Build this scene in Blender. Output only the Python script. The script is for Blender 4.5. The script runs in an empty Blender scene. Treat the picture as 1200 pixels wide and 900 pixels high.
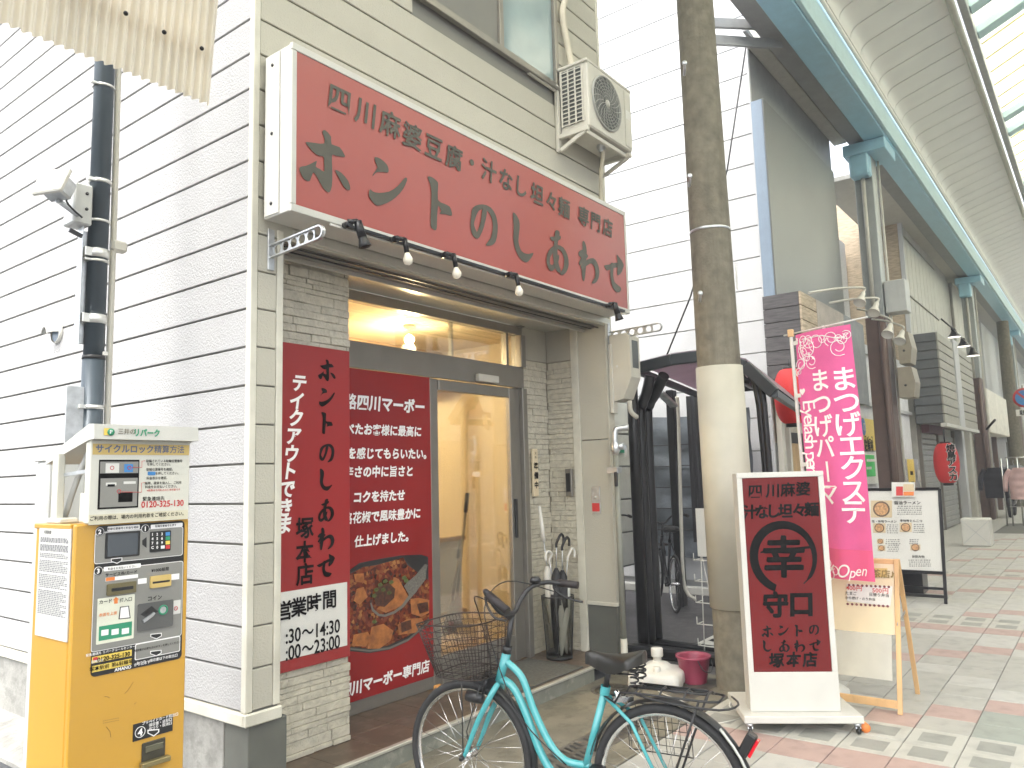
import bpy, math, random
from mathutils import Vector as V, Matrix
random.seed(7)
scn = bpy.context.scene
COL = scn.collection
# ---------------------------------------------------------------- camera (solved from the vanishing points)
FPX, CH = 908.0, 1.6
RW = Matrix(((0.60868092, -0.07825898, -0.78954611), (-0.79295098, -0.09403506, -0.60198517), (-0.02713427, 0.99248826, -0.11929288)))
cd = bpy.data.cameras.new('camera'); cd.sensor_width = 36; cd.lens = FPX/1200*36; cd.clip_start = .05; cd.clip_end = 500
cam = bpy.data.objects.new('camera', cd); COL.objects.link(cam)
cam.matrix_world = Matrix.Translation((0, 0, CH)) @ RW.to_4x4()
scn.camera = cam
# ---------------------------------------------------------------- world, sun, exposure
w = bpy.data.worlds.new("World"); scn.world = w; w.use_nodes = True
nt = w.node_tree; bg = nt.nodes['Background']
SUN_EL, SUN_AZ = 58, 262            # degrees; azimuth of the sun's position, clockwise from +Y
sky = nt.nodes.new('ShaderNodeTexSky'); sky.sky_type = 'NISHITA'; sky.sun_disc = False
sky.sun_elevation = math.radians(SUN_EL); sky.sun_rotation = math.radians(SUN_AZ); sky.dust_density = 4; sky.air_density = 1
hs = nt.nodes.new('ShaderNodeHueSaturation'); hs.inputs['Saturation'].default_value = .28
hs.inputs['Value'].default_value = 1.25
nt.links.new(sky.outputs[0], hs.inputs['Color']); nt.links.new(hs.outputs[0], bg.inputs['Color'])
bg.inputs['Strength'].default_value = .15
sl = bpy.data.lights.new('sun', 'SUN'); sl.energy = .5; sl.angle = math.radians(25); sl.color = (1, .97, .92)
so = bpy.data.objects.new('sun', sl); COL.objects.link(so)
a, e = math.radians(SUN_AZ), math.radians(SUN_EL)
sd = V((math.sin(a)*math.cos(e), math.cos(a)*math.cos(e), math.sin(e)))
so.rotation_euler = sd.to_track_quat('Z', 'Y').to_euler()
scn.view_settings.view_transform = 'Standard'; scn.view_settings.look = 'None'
scn.view_settings.exposure = 1.97; scn.view_settings.gamma = 1
scn.cycles.max_bounces = 8; scn.cycles.transparent_max_bounces = 12
scn.cycles.sample_clamp_indirect = 6
# ---------------------------------------------------------------- pixel rays onto real planes (photo is 1200 x 900)
CP = V((0, 0, CH))
def ray(px, py): return RW @ V(((px-600)/FPX, -(py-450)/FPX, -1))
def PY(px, py, y): d = ray(px, py); return CP + d*(y/d.y)
def PX(px, py, x): d = ray(px, py); return CP + d*(x/d.x)
def PZ(px, py, z=0): d = ray(px, py); return CP + d*((z-CH)/d.z)
def AT(px, py, dist): return CP + ray(px, py)*dist
# ---------------------------------------------------------------- materials
MATS = {}
def mat(name, col, rough=.6, metal=0, var=.12, scale=6, bump=0, bscale=60, streak=0, stc=(.12, .11, .09), coat=0, spec=.5, vz=1.0, wear=0, wearc=(.3, .25, .2)):
    m = bpy.data.materials.new(name); m.use_nodes = True; MATS[name] = m
    n, l = m.node_tree.nodes, m.node_tree.links; b = n['Principled BSDF']
    b.inputs['Roughness'].default_value = rough; b.inputs['Metallic'].default_value = metal
    b.inputs['Coat Weight'].default_value = coat; b.inputs['Specular IOR Level'].default_value = spec
    g = n.new('ShaderNodeNewGeometry')
    mp = n.new('ShaderNodeMapping'); mp.inputs['Scale'].default_value = (1, 1, vz); l.new(g.outputs['Position'], mp.inputs[0])
    no = n.new('ShaderNodeTexNoise'); no.inputs['Scale'].default_value = scale; no.inputs['Detail'].default_value = 6
    l.new(mp.outputs[0], no.inputs['Vector'])
    mr = n.new('ShaderNodeMapRange'); mr.inputs['From Min'].default_value = .3; mr.inputs['From Max'].default_value = .7
    mr.inputs['To Min'].default_value = 1-var; mr.inputs['To Max'].default_value = 1+var; l.new(no.outputs[0], mr.inputs[0])
    vm = n.new('ShaderNodeVectorMath'); vm.operation = 'SCALE'; vm.inputs[0].default_value = col; l.new(mr.outputs[0], vm.inputs['Scale'])
    out = vm.outputs[0]
    def over(out, sc, vec_scale, lo, hi, c, amt):
        m2 = n.new('ShaderNodeMapping'); m2.inputs['Scale'].default_value = vec_scale; l.new(g.outputs['Position'], m2.inputs[0])
        n2 = n.new('ShaderNodeTexNoise'); n2.inputs['Scale'].default_value = sc; n2.inputs['Detail'].default_value = 8; n2.inputs['Roughness'].default_value = .65
        l.new(m2.outputs[0], n2.inputs['Vector'])
        r2 = n.new('ShaderNodeMapRange'); r2.inputs['From Min'].default_value = lo; r2.inputs['From Max'].default_value = hi
        r2.inputs['To Min'].default_value = 0; r2.inputs['To Max'].default_value = amt; l.new(n2.outputs[0], r2.inputs[0])
        mx = n.new('ShaderNodeMix'); mx.data_type = 'RGBA'; l.new(r2.outputs[0], mx.inputs['Factor']); l.new(out, mx.inputs[6]); mx.inputs[7].default_value = (*c, 1)
        return mx.outputs[2]
    if streak: out = over(out, 14, (1, 1, .06), .5, .8, stc, streak)
    if wear: out = over(out, 9, (1, 1, 1), .5, .62, wearc, wear)
    l.new(out, b.inputs['Base Color'])
    if bump:
        n3 = n.new('ShaderNodeTexNoise'); n3.inputs['Scale'].default_value = bscale; n3.inputs['Detail'].default_value = 4; l.new(g.outputs['Position'], n3.inputs['Vector'])
        bp = n.new('ShaderNodeBump'); bp.inputs['Strength'].default_value = 1; bp.inputs['Distance'].default_value = bump
        l.new(n3.outputs[0], bp.inputs['Height']); l.new(bp.outputs[0], b.inputs['Normal'])
    return m
def plain(name, col, rough=.6, metal=0, spec=.5):
    return mat(name, col, rough, metal, var=.05, scale=3, spec=spec)
def emit(name, col, s):
    m = bpy.data.materials.new(name); m.use_nodes = True; b = m.node_tree.nodes['Principled BSDF']
    b.inputs['Base Color'].default_value = (*col, 1); b.inputs['Emission Color'].default_value = (*col, 1); b.inputs['Emission Strength'].default_value = s
    MATS[name] = m; return m
def glass(name, col=(1, 1, 1), refl=.12, rough=.02, mixw=.25):
    m = bpy.data.materials.new(name); m.use_nodes = True; n, l = m.node_tree.nodes, m.node_tree.links
    n.remove(n['Principled BSDF']); o = n['Material Output']
    t = n.new('ShaderNodeBsdfTransparent'); t.inputs[0].default_value = (*col, 1)
    gl = n.new('ShaderNodeBsdfGlossy'); gl.inputs['Roughness'].default_value = rough
    fr = n.new('ShaderNodeLayerWeight'); fr.inputs[0].default_value = mixw
    mm = n.new('ShaderNodeMath'); mm.operation = 'MULTIPLY_ADD'; mm.inputs[1].default_value = .7; mm.inputs[2].default_value = refl*.3; l.new(fr.outputs['Fresnel'], mm.inputs[0])
    mx = n.new('ShaderNodeMixShader'); l.new(mm.outputs[0], mx.inputs[0]); l.new(t.outputs[0], mx.inputs[1]); l.new(gl.outputs[0], mx.inputs[2]); l.new(mx.outputs[0], o.inputs[0])
    MATS[name] = m; return m
def translucent(name, col, tr=.6, rough=.4, streak=0):
    m = mat(name, col, rough, var=.08, scale=5, streak=streak); n, l = m.node_tree.nodes, m.node_tree.links
    b = n['Principled BSDF']; o = n['Material Output']; t = n.new('ShaderNodeBsdfTranslucent'); t.inputs[0].default_value = (*col, 1)
    l.new(b.inputs['Base Color'].links[0].from_socket, t.inputs[0])
    mx = n.new('ShaderNodeMixShader'); mx.inputs[0].default_value = tr; l.new(b.outputs[0], mx.inputs[1]); l.new(t.outputs[0], mx.inputs[2]); l.new(mx.outputs[0], o.inputs[0])
    return m
siding = mat('siding', (.455, .435, .36), .75, var=.04, scale=2, bump=.003, bscale=110, streak=.18, stc=(.42, .38, .30))
siding_side = mat('siding_side', (.39, .385, .375), .75, var=.04, scale=2, bump=.006, bscale=95, streak=.2, stc=(.32, .30, .26))  # same siding as the facade, its colour shifted for the light on this side
seam = plain('seam_backing', (.20, .195, .17), .8)
trim = mat('cream_trim', (.58, .56, .47), .5, streak=.25, stc=(.4, .37, .28))
concrete = mat('concrete', (.27, .265, .24), .85, var=.2, scale=5, bump=.004, bscale=40, streak=.5, stc=(.13, .12, .11), wear=.45, wearc=(.12, .12, .105))
greenbase = mat('grey_green_base', (.11, .113, .095), .7, streak=.3)
stone = mat('ledge_stone', (.50, .465, .37), .85, var=.16, scale=18, bump=.012, bscale=45, wear=.25, wearc=(.42, .38, .30))
mortar = plain('stone_mortar', (.30, .27, .21), .9)
alu = mat('aluminium_frame', (.24, .225, .195), .38, .55, var=.06, streak=.2, stc=(.18, .17, .14))
alulight = mat('pale_aluminium', (.55, .54, .48), .35, .5, var=.06)
chrome = plain('bright_steel', (.75, .75, .74), .18, 1)
galv = mat('galvanised_steel', (.55, .57, .58), .35, .8, var=.2, scale=20)
brown_tile = mat('brown_floor_tile', (.10, .068, .045), .38, var=.25, scale=5, wear=.3, wearc=(.26, .20, .15))
matgrey = mat('door_mat', (.09, .09, .08), .95, var=.3, scale=40, bump=.004, bscale=300)
riser = mat('painted_riser', (.17, .175, .145), .7, var=.15, wear=.6, wearc=(.34, .33, .27), bump=.002)
asphalt = mat('asphalt', (.05, .053, .057), .85, var=.3, scale=4, bump=.006, bscale=220, wear=.3, wearc=(.08, .08, .08))
alleyfloor = mat('alley_floor', (.085, .08, .082), .7, var=.3, scale=1.5, bump=.004, bscale=150, wear=.5, wearc=(.13, .125, .12))
apron = mat('worn_concrete_apron', (.17, .155, .115), .75, var=.25, scale=3, bump=.003, bscale=90, wear=.6, wearc=(.09, .08, .055))
def tilemat(name, c, white=0):
    m = mat(name, c, .55, var=.16, scale=9, bump=.002, bscale=260, wear=.3, wearc=tuple(x*.78 for x in c)); return m
T_GREY = tilemat('paver_grey', (.375, .365, .33)); T_DARK = tilemat('paver_dark_grey', (.28, .28, .25)); T_RED = tilemat('paver_red', (.40, .285, .25))
T_GREEN = tilemat('paver_green', (.28, .30, .265)); T_WHITE = tilemat('paver_white', (.45, .44, .39)); T_PALE = tilemat('paver_pale', (.44, .43, .395))
grout = mat('paver_joint', (.16, .155, .135), .9, var=.2, scale=20)
red_acryl = mat('red_acrylic', (.34, .068, .050), .35, var=.05, scale=1, spec=.6)
red_dark = mat('dark_red_print', (.13, .010, .010), .25, var=.12, scale=1.5, spec=.3)
red_poster = mat('red_poster_print', (.24, .011, .011), .25, var=.12, scale=1.5, spec=.35)
red_board = mat('red_board', (.28, .018, .018), .28, var=.05, scale=1.5)
ink = plain('lettering_grey', (.085, .08, .062), .5, 0, .3)
ink2 = plain('lettering_black', (.006, .0055, .005), .6, 0, .10)
black = plain('black_plastic', (.014, .014, .014), .38)
blackmetal = mat('black_metal', (.016, .016, .017), .3, .3, var=.2, scale=10)
rubber = mat('tyre_rubber', (.02, .02, .02), .75, var=.2, scale=30)
white = mat('white_paint', (.54, .53, .48), .4, var=.04, streak=.12, stc=(.5, .47, .4))
whitepl = mat('white_plastic', (.62, .61, .56), .45, var=.04, wear=.15, wearc=(.6, .57, .48))
cream = mat('cream_plastic', (.53, .51, .44), .45, var=.05, streak=.12)
paper = plain('white_paper', (.64, .63, .58), .6)
yellow = mat('yellow_enamel', (.55, .30, .035), .32, var=.05, scale=2, wear=.18, wearc=(.55, .30, .05), coat=.2)
yellow2 = plain('yellow_print', (.75, .55, .10), .5)
gold = plain('gold_band', (.58, .42, .14), .5)
panelgrey = plain('panel_grey', (.24, .235, .21), .5)
green = plain('green_print', (.03, .27, .14), .5)
orange = plain('orange_print', (.75, .22, .05), .5)
bluep = plain('blue_print', (.05, .22, .50), .5)
redp = plain('red_print', (.55, .04, .04), .5)
screenm = plain('lcd_screen', (.055, .065, .075), .15)
poledark = mat('slate_pole_paint', (.055, .072, .085), .35, .2, var=.1, streak=.2, stc=(.10, .11, .12))
teal = mat('turquoise_paint', (.065, .33, .345), .22, var=.04, coat=.5)
pinkcl = translucent('pink_cloth', (.80, .14, .36), .4, .7)
pinkdk = plain('deep_pink_print', (.72, .10, .24), .6)
whiteprint = plain('white_print', (.85, .83, .80), .6)
polecon = mat('weathered_pole_concrete', (.165, .15, .11), .9, var=.25, scale=12, bump=.006, bscale=60, streak=.75, stc=(.10, .09, .065))
poleslv = mat('pole_sleeve', (.42, .40, .325), .6, var=.06, streak=.25, stc=(.42, .38, .3))
poledirt = mat('pole_foot', (.17, .155, .115), .9, var=.25, scale=14, bump=.004, streak=.5)
b2wall = mat('pale_wall_panel', (.52, .525, .525), .7, var=.03, scale=3, bump=.003, bscale=50, streak=.1, stc=(.65, .63, .6))
bluegrey = mat('blue_grey_panel', (.22, .28, .35), .4, var=.06, streak=.15)
screengrey = mat('billboard_grey', (.13, .135, .125), .35, var=.12, scale=1)
soffitgrey = mat('soffit_grey', (.26, .265, .26), .5, var=.1, streak=.1)
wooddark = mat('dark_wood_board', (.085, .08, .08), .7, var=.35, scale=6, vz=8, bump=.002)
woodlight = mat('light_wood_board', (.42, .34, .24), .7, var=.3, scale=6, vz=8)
wood = mat('pine_wood', (.60, .38, .18), .5, var=.15, scale=12, vz=.3)
plywood = mat('plywood', (.68, .57, .38), .5, var=.06, scale=4)
beamblue = mat('sky_blue_paint', (.36, .61, .73), .28, var=.06, streak=.12, stc=(.15, .3, .38))
beampale = mat('pale_blue_paint', (.50, .68, .70), .4, var=.05)
colgrey = mat('column_grey', (.33, .35, .34), .4, .1, var=.08, streak=.2)
colbrown = mat('column_brown', (.13, .085, .07), .5, .1, var=.12, streak=.2)
soffit = mat('vault_panel', (.83, .82, .76), .33, var=.04, scale=2, streak=0)
polycarb = translucent('skylight_sheet', (.94, .90, .68), .94, .35)
corr = translucent('corrugated_sheet', (.72, .66, .53), .45, .5, streak=.35)
facadegrey = mat('grey_facade_panel', (.50, .49, .44), .6, var=.06, streak=.3, stc=(.2, .19, .16))
shutterm = mat('shutter_grey', (.40, .40, .38), .4, .4, var=.08, streak=.2)
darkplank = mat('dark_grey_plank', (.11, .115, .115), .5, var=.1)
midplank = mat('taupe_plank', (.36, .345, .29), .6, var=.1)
tanbox = mat('tan_box', (.30, .265, .20), .5, .1, var=.08)
coverm = mat('grey_cover_sheet', (.10, .115, .13), .45, var=.25, scale=5, bump=.01, bscale=12)
pinkroof = translucent('pinkish_roof_sheet', (.50, .40, .45), .5, .3)
roomwall = mat('warm_room_wall', (.72, .62, .42), .7, var=.05)
roomwood = mat('interior_wood', (.42, .28, .14), .6, var=.2, vz=.3)
bucketm = mat('pink_bucket_plastic', (.30, .045, .085), .4, var=.08)
lantern = translucent('red_lantern_paper', (.75, .05, .05), .35, .55)
bulbm = emit('bulb_glass', (.62, .58, .48), .06)  # unlit bulbs; a faint glow is added so the glass looks pale
lampglow = emit('lit_lamp', (1, .72, .35), 30)
flood = emit('lit_flood', (1, .95, .85), .6)
glassm = glass('clear_glass', (.97, .97, .95), .2, .03, .28)
winfrost = mat('frosted_window', (.26, .33, .33), .12, var=.15, scale=2)
wintan = mat('curtained_window', (.20, .17, .11), .15, var=.2)
steelgrate = mat('drain_steel', (.12, .11, .09), .6, .3, var=.3, scale=12, wear=.4, wearc=(.12, .1, .07))
skin_cloth = [mat('grey_puffer', (.28, .29, .30), .7, var=.3), mat('dark_coat', (.03, .03, .035), .8), mat('pink_coat', (.62, .42, .40), .8)]
# ---------------------------------------------------------------- mesh builder
def frame_of(n):
    n = n.normalized(); t = V((0, 0, 1)) if abs(n.z) < .9 else V((1, 0, 0)); u = t.cross(n).normalized(); return u, n.cross(u).normalized()
def smooth_path(P, k=4, closed=False):
    P = [V(p) for p in P]; out = []; N = len(P)
    for i in range(N if closed else N-1):
        g = (lambda j: P[j % N]) if closed else (lambda j: P[max(0, min(N-1, j))])
        p0, p1, p2, p3 = g(i-1), g(i), g(i+1), g(i+2)
        for s in range(k):
            t = s/k; out.append(.5*((2*p1)+(-p0+p2)*t+(2*p0-5*p1+4*p2-p3)*t*t+(-p0+3*p1-3*p2+p3)*t**3))
    if not closed: out.append(P[-1])
    return out
class MB:
    def __init__(s): s.v = []; s.f = []; s.m = []; s.cm = 0; s.sm = []
    def add(s, vs, fs, smooth=False):
        o = len(s.v); s.v += [V(x) for x in vs]
        for f in fs: s.f.append(tuple(i+o for i in f)); s.m.append(s.cm); s.sm.append(smooth)
        return s
    def obox(s, c, ax, h, ch=0):
        c = V(c); ax = [V(q) for q in ax]
        if ch <= 0:
            vs = [c+ax[0]*h[0]*x+ax[1]*h[1]*y+ax[2]*h[2]*z for x in (-1, 1) for y in (-1, 1) for z in (-1, 1)]
            return s.add(vs, [(0, 1, 3, 2), (4, 6, 7, 5), (0, 4, 5, 1), (2, 3, 7, 6), (0, 2, 6, 4), (1, 5, 7, 3)])
        ch = min(ch, min(h)*.95); vs = []; ix = {}
        for x in (-1, 1):
            for y in (-1, 1):
                for z in (-1, 1):
                    for k in range(3):
                        q = [x*(h[0]-(ch if k != 0 else 0)), y*(h[1]-(ch if k != 1 else 0)), z*(h[2]-(ch if k != 2 else 0))]
                        ix[(x, y, z, k)] = len(vs); vs.append(c+ax[0]*q[0]+ax[1]*q[1]+ax[2]*q[2])
        fs = []
        def order(idx):   # sort round their centre so the quad is not twisted, outward
            pts = [vs[i] for i in idx]; m = sum(pts, V())/len(pts); n = (m-c).normalized(); u, w_ = frame_of(n)
            return tuple(sorted(idx, key=lambda i: math.atan2((vs[i]-m).dot(w_), (vs[i]-m).dot(u))))
        for k in range(3):
            for sg in (-1, 1): fs.append(order([i for (q, i) in ix.items() if q[3] == k and q[k] == sg]))
        for k in range(3):
            a_, b_ = [j for j in range(3) if j != k]
            for sa in (-1, 1):
                for sb in (-1, 1): fs.append(order([i for (q, i) in ix.items() if q[a_] == sa and q[b_] == sb and q[3] in (a_, b_)]))
        for x in (-1, 1):
            for y in (-1, 1):
                for z in (-1, 1): fs.append(order([ix[(x, y, z, k)] for k in range(3)]))
        return s.add(vs, fs)
    def box(s, p0, p1, ch=0):
        p0, p1 = V(p0), V(p1)
        return s.obox((p0+p1)/2, ((1, 0, 0), (0, 1, 0), (0, 0, 1)), [abs(x)/2 for x in (p1-p0)], ch)
    def bar(s, a_, b_, wx, wz=None, ch=0, up=(0, 0, 1)):
        a_, b_ = V(a_), V(b_); d = (b_-a_); L = d.length; d = d/L; up = V(up)
        if abs(d.dot(up)) > .95: up = V((0, 1, 0))
        u = d.cross(up).normalized(); w_ = u.cross(d)
        return s.obox((a_+b_)/2, (d, u, w_), (L/2, wx/2, (wz or wx)/2), ch)
    def prism(s, poly, ext):
        poly = [V(p) for p in poly]; ext = V(ext); n = len(poly)
        return s.add(poly+[p+ext for p in poly], [tuple(range(n))[::-1], tuple(range(n, 2*n))]+[(i, (i+1) % n, (i+1) % n+n, i+n) for i in range(n)])
    def poly(s, pts): return s.add(pts, [tuple(range(len(pts)))])
    def tube(s, P, r, n=8, k=0, closed=False, caps=True):
        P = smooth_path(P, k, closed) if k else [V(p) for p in P]; N = len(P)
        R = r if isinstance(r, (list, tuple)) else [r]*N
        if len(R) != N: R = [R[0]+(R[-1]-R[0])*0 if False else R[min(len(R)-1, int(i/(N-1)*(len(R)-1)+1e-6))]*(1-((i/(N-1)*(len(R)-1)) % 1))+R[min(len(R)-1, int(i/(N-1)*(len(R)-1)+1e-6)+1)]*((i/(N-1)*(len(R)-1)) % 1) for i in range(N)]
        vs = []; u = None
        for i in range(N):
            d = (P[(i+1) % N]-P[i-1]) if closed else (P[min(N-1, i+1)]-P[max(0, i-1)])
            if d.length < 1e-9: d = V((0, 0, 1))
            d.normalize()
            if u is None: u, w_ = frame_of(d)
            else: u = (u-d*u.dot(d)).normalized(); w_ = d.cross(u)
            vs += [P[i]+(u*math.cos(2*math.pi*j/n)+w_*math.sin(2*math.pi*j/n))*R[i] for j in range(n)]
        fs = [(i*n+j, i*n+(j+1) % n, ((i+1) % N)*n+(j+1) % n, ((i+1) % N)*n+j) for i in range(N if closed else N-1) for j in range(n)]
        s.add(vs, fs, True)
        if caps and not closed: o = len(s.v)-len(vs); s.f += [tuple(o+j for j in range(n))[::-1], tuple(o+(N-1)*n+j for j in range(n))]; s.m += [s.cm]*2; s.sm += [False]*2
        return s
    def cyl(s, a_, b_, r, r2=None, n=16): return s.tube([a_, b_], [r, r if r2 is None else r2], n)
    def lathe(s, c, prof, ax=(0, 0, 1), n=20):
        c = V(c); ax = V(ax).normalized(); u, w_ = frame_of(ax); vs = []
        for r, z in prof: vs += [c+ax*z+(u*math.cos(2*math.pi*j/n)+w_*math.sin(2*math.pi*j/n))*r for j in range(n)]
        fs = [(i*n+j, i*n+(j+1) % n, (i+1)*n+(j+1) % n, (i+1)*n+j) for i in range(len(prof)-1) for j in range(n)]
        return s.add(vs, fs, True)
    def sheet(s, fn, nu, nv, smooth=True):
        return s.add([fn(i/nu, j/nv) for i in range(nu+1) for j in range(nv+1)], [(i*(nv+1)+j, (i+1)*(nv+1)+j, (i+1)*(nv+1)+j+1, i*(nv+1)+j+1) for i in range(nu) for j in range(nv)], smooth)
    def build(s, name, mt, parent=None, loc=None, **props):
        off = WL.get(parent.name, V()) if parent else (V(loc) if loc is not None else V())
        me = bpy.data.meshes.new(name); me.from_pydata([tuple(p-off) for p in s.v], [], s.f)
        for m_ in (mt if isinstance(mt, (list, tuple)) else [mt]): me.materials.append(m_)
        me.polygons.foreach_set('material_index', s.m); me.polygons.foreach_set('use_smooth', s.sm); me.update()
        o = bpy.data.objects.new(name, me); COL.objects.link(o)
        if parent: o.parent = parent; WL[o.name] = off
        else: o.location = off; WL[o.name] = off
        for k_, v_ in props.items(): o[k_] = v_
        return o
WL = {}
def thing(name, label, cat, loc=(0, 0, 0), group=None):
    o = bpy.data.objects.new(name, None); COL.objects.link(o); o.location = loc; o.empty_display_size = .1
    o['label'] = label; o['category'] = cat
    if group: o['group'] = group
    WL[o.name] = V(loc); return o
def tag(o, label, cat, group=None):
    o['label'] = label; o['category'] = cat
    if group: o['group'] = group
    return o
def copy_tree(o, parent=None):
    c = o.copy(); COL.objects.link(c)
    if parent: c.parent = parent
    for ch in o.children: copy_tree(ch, c)
    return c
def bx(name, mt, parent, p0, p1, ch=.003, **k): return MB().box(p0, p1, ch).build(name, mt, parent, **k)
# ---------------------------------------------------------------- text
GC = {}
def glyph(body, bold=0, res=3, shear=0):
    key = (body, bold, res, shear)
    if key in GC: return GC[key]
    c = bpy.data.curves.new('t', 'FONT'); c.body = body; c.resolution_u = res; c.fill_mode = 'FRONT'; c.offset = bold; c.shear = shear
    o = bpy.data.objects.new('t', c); me = bpy.data.meshes.new_from_object(o)
    vs = [(q.co.x, q.co.y) for q in me.vertices]; fs = [tuple(p.vertices) for p in me.polygons]
    bpy.data.objects.remove(o); bpy.data.curves.remove(c); bpy.data.meshes.remove(me)
    GC[key] = (vs, fs); return GC[key]
UX, UZ, UY = V((1, 0, 0)), V((0, 0, 1)), V((0, -1, 0))   # facing -Y: U=+X ; facing -X: U=-Y
SIMPLE = set('四川本口中上円大小')
def layout(body, bold, res, shear):
    cj = lambda c: ord(c) > 0x2E80
    if not any(cj(c) for c in body): return glyph(body, bold, res, shear)
    if len(body) == 1:
        kj = 0x4E00 <= ord(body) <= 0x9FFF and body not in SIMPLE
        return glyph(body, min(bold, .009) if kj else bold, res, shear)
    x = 0; VS, FS = [], []; i = 0
    while i < len(body):
        if cj(body[i]): vs, fs = layout(body[i], bold, res, shear); adv = 1; i += 1
        else:
            j = i
            while j < len(body) and not cj(body[j]): j += 1
            run = body[i:j]; i = j; vs, fs = glyph(run, bold, res, shear) if run.strip() else ([], []); adv = max([p[0] for p in vs], default=.3)+.06
        o = len(VS); VS += [(p[0]+x, p[1]) for p in vs]; FS += [tuple(k+o for k in f) for f in fs]; x += adv
    return VS, FS
def put(mb, body, o, U, Vv, size, bold=0, align='C', eps=.002, res=3, fn=None, sx=1, shear=0, rot=0):
    vs, fs = layout(body, bold, res, shear)
    if not vs: return
    x0, x1 = min(p[0] for p in vs), max(p[0] for p in vs)
    cx = {'C': (x0+x1)/2, 'L': 0, 'R': x1}[align]; cy = .36 if align == 'C' else 0
    N = U.cross(Vv).normalized(); cr, sr = math.cos(rot), math.sin(rot)
    out = []
    for x, y in vs:
        x, y = (x-cx)*size*sx, (y-cy)*size; x, y = x*cr-y*sr, x*sr+y*cr
        out.append(V(o)+U*x+Vv*y+N*eps)
    kjb = bold > .012 and size > .05 and any(0x4E00 <= ord(q) <= 0x9FFF and q not in SIMPLE for q in body)
    sh = [(0, 0)]+([(bold*size*.75*math.cos(q), bold*size*.75*math.sin(q)) for q in (.4, 1.97, 3.54, 5.11)] if kjb else [])
    for i_, (dx_, dy_) in enumerate(sh):
        o2 = [p+U*dx_+Vv*dy_+N*(.0004*i_) for p in out]
        mb.add([fn(p) for p in o2] if fn else o2, fs)
def text(name, body, o, U, Vv, size, mt, parent, bold=0, align='C', eps=.002, res=3, sx=1, **k):
    mb = MB(); put(mb, body, o, U, Vv, size, bold, align, eps, res, sx=sx); return mb.build(name, mt, parent)
def vtext(mb, body, o, U, Vv, size, step, bold=0, eps=.002, slant=0, fn=None, res=3):
    for i, ch in enumerate(body):
        rot = 0
        if ch == ' ': continue
        p = V(o)-Vv*step*i+U*slant*i
        if ch == 'ー': put(mb, ch, p, U, Vv, size, bold, eps=eps, fn=fn, res=res, rot=-math.pi/2)
        else: put(mb, ch, p, U, Vv, size, bold, eps=eps, fn=fn, res=res)
# brush kana traced as outlines; (offset x, y, scale) give their place in the photograph
BR = {
 'ホ': (1, [[(188,322),(205,312),(240,350),(243,395),(290,412),(318,455),(318,470),(265,462),(245,460),(248,560),(245,640),(232,675),(215,672),(190,645),(160,590),(135,560),(118,608),(95,608),(75,590),(58,555),(58,528),(90,522),(130,505),(158,492),(150,525),(175,540),(200,555),(198,500),(195,468),(165,462),(135,440),(110,410),(90,385),(105,382),(150,388),(200,390),(198,350)], [(265,545),(300,562),(340,610),(353,655),(340,665),(315,645),(290,600),(268,560)]]),
 'ン': (1, [[(495,470),(530,480),(568,515),(578,548),(570,562),(540,558),(505,560),(487,580),(483,575),(497,555),(512,530),(500,500)], [(460,690),(468,658),(485,672),(520,680),(580,672),(630,640),(668,595),(682,592),(685,608),(660,660),(620,705),(570,738),(515,755),(490,740),(470,715)]]),
 'ト': (1, [[(805,588),(825,585),(860,610),(868,635),(866,720),(900,742),(935,760),(948,795),(945,815),(910,805),(875,803),(885,785),(868,755),(862,820),(860,885),(850,900),(835,890),(823,870),(825,780),(828,680),(820,625)]]),
 'の': (2, [[(65,380),(85,355),(130,347),(175,365),(205,410),(217,470),(212,540),(195,580),(165,590),(145,583),(175,545),(188,480),(180,425),(160,390),(135,376),(105,385),(85,430),(78,470),(92,505),(98,548),(75,535),(60,500),(57,450),(62,410)], [(125,378),(150,380),(150,415),(135,480),(115,530),(98,548),(88,520),(100,500),(118,440)]]),
 'し': (2, [[(305,400),(320,402),(342,440),(345,490),(338,560),(350,610),(370,632),(400,638),(425,630),(420,650),(395,682),(375,685),(345,660),(320,610),(308,550),(310,480)]]),
 'あ': (2, [[(522,538),(552,537),(584,530),(584,552),(560,562),(535,560)], [(552,505),(568,499),(580,515),(570,560),(566,620),(572,690),(585,735),(578,748),(560,735),(545,690),(540,620),(548,560)], [(505,640),(530,600),(565,585),(600,600),(625,645),(632,700),(620,740),(600,760),(578,755),(600,720),(605,670),(590,625),(565,610),(545,625),(525,655),(522,695),(540,700),(560,660),(575,640),(575,670),(560,710),(535,738),(515,725),(502,690)]]),
 'わ': (2, [[(717,560),(730,575),(738,620),(735,680),(730,760),(724,795),(714,790),(708,740),(712,690),(715,620),(712,580)], [(690,628),(715,612),(740,640),(745,655),(720,680),(700,705),(690,690),(705,660),(692,650)], [(705,700),(740,672),(775,662),(800,690),(812,740),(805,785),(785,810),(765,808),(785,775),(787,735),(775,700),(755,695),(720,720),(705,722)]]),
 'せ': (2, [[(840,705),(870,700),(900,690),(945,690),(955,705),(945,735),(930,745),(925,720),(895,720),(860,735),(845,720)], [(912,640),(930,660),(950,690),(945,740),(920,765),(915,740),(920,700)], [(880,690),(895,700),(893,760),(900,800),(920,820),(940,840),(930,862),(910,860),(890,835),(878,790),(875,740)]]),
}
SY = 3.12            # plane of the big sign
KANA = {}            # char -> (list of 2D outlines in metres about their centre, centre)
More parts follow.
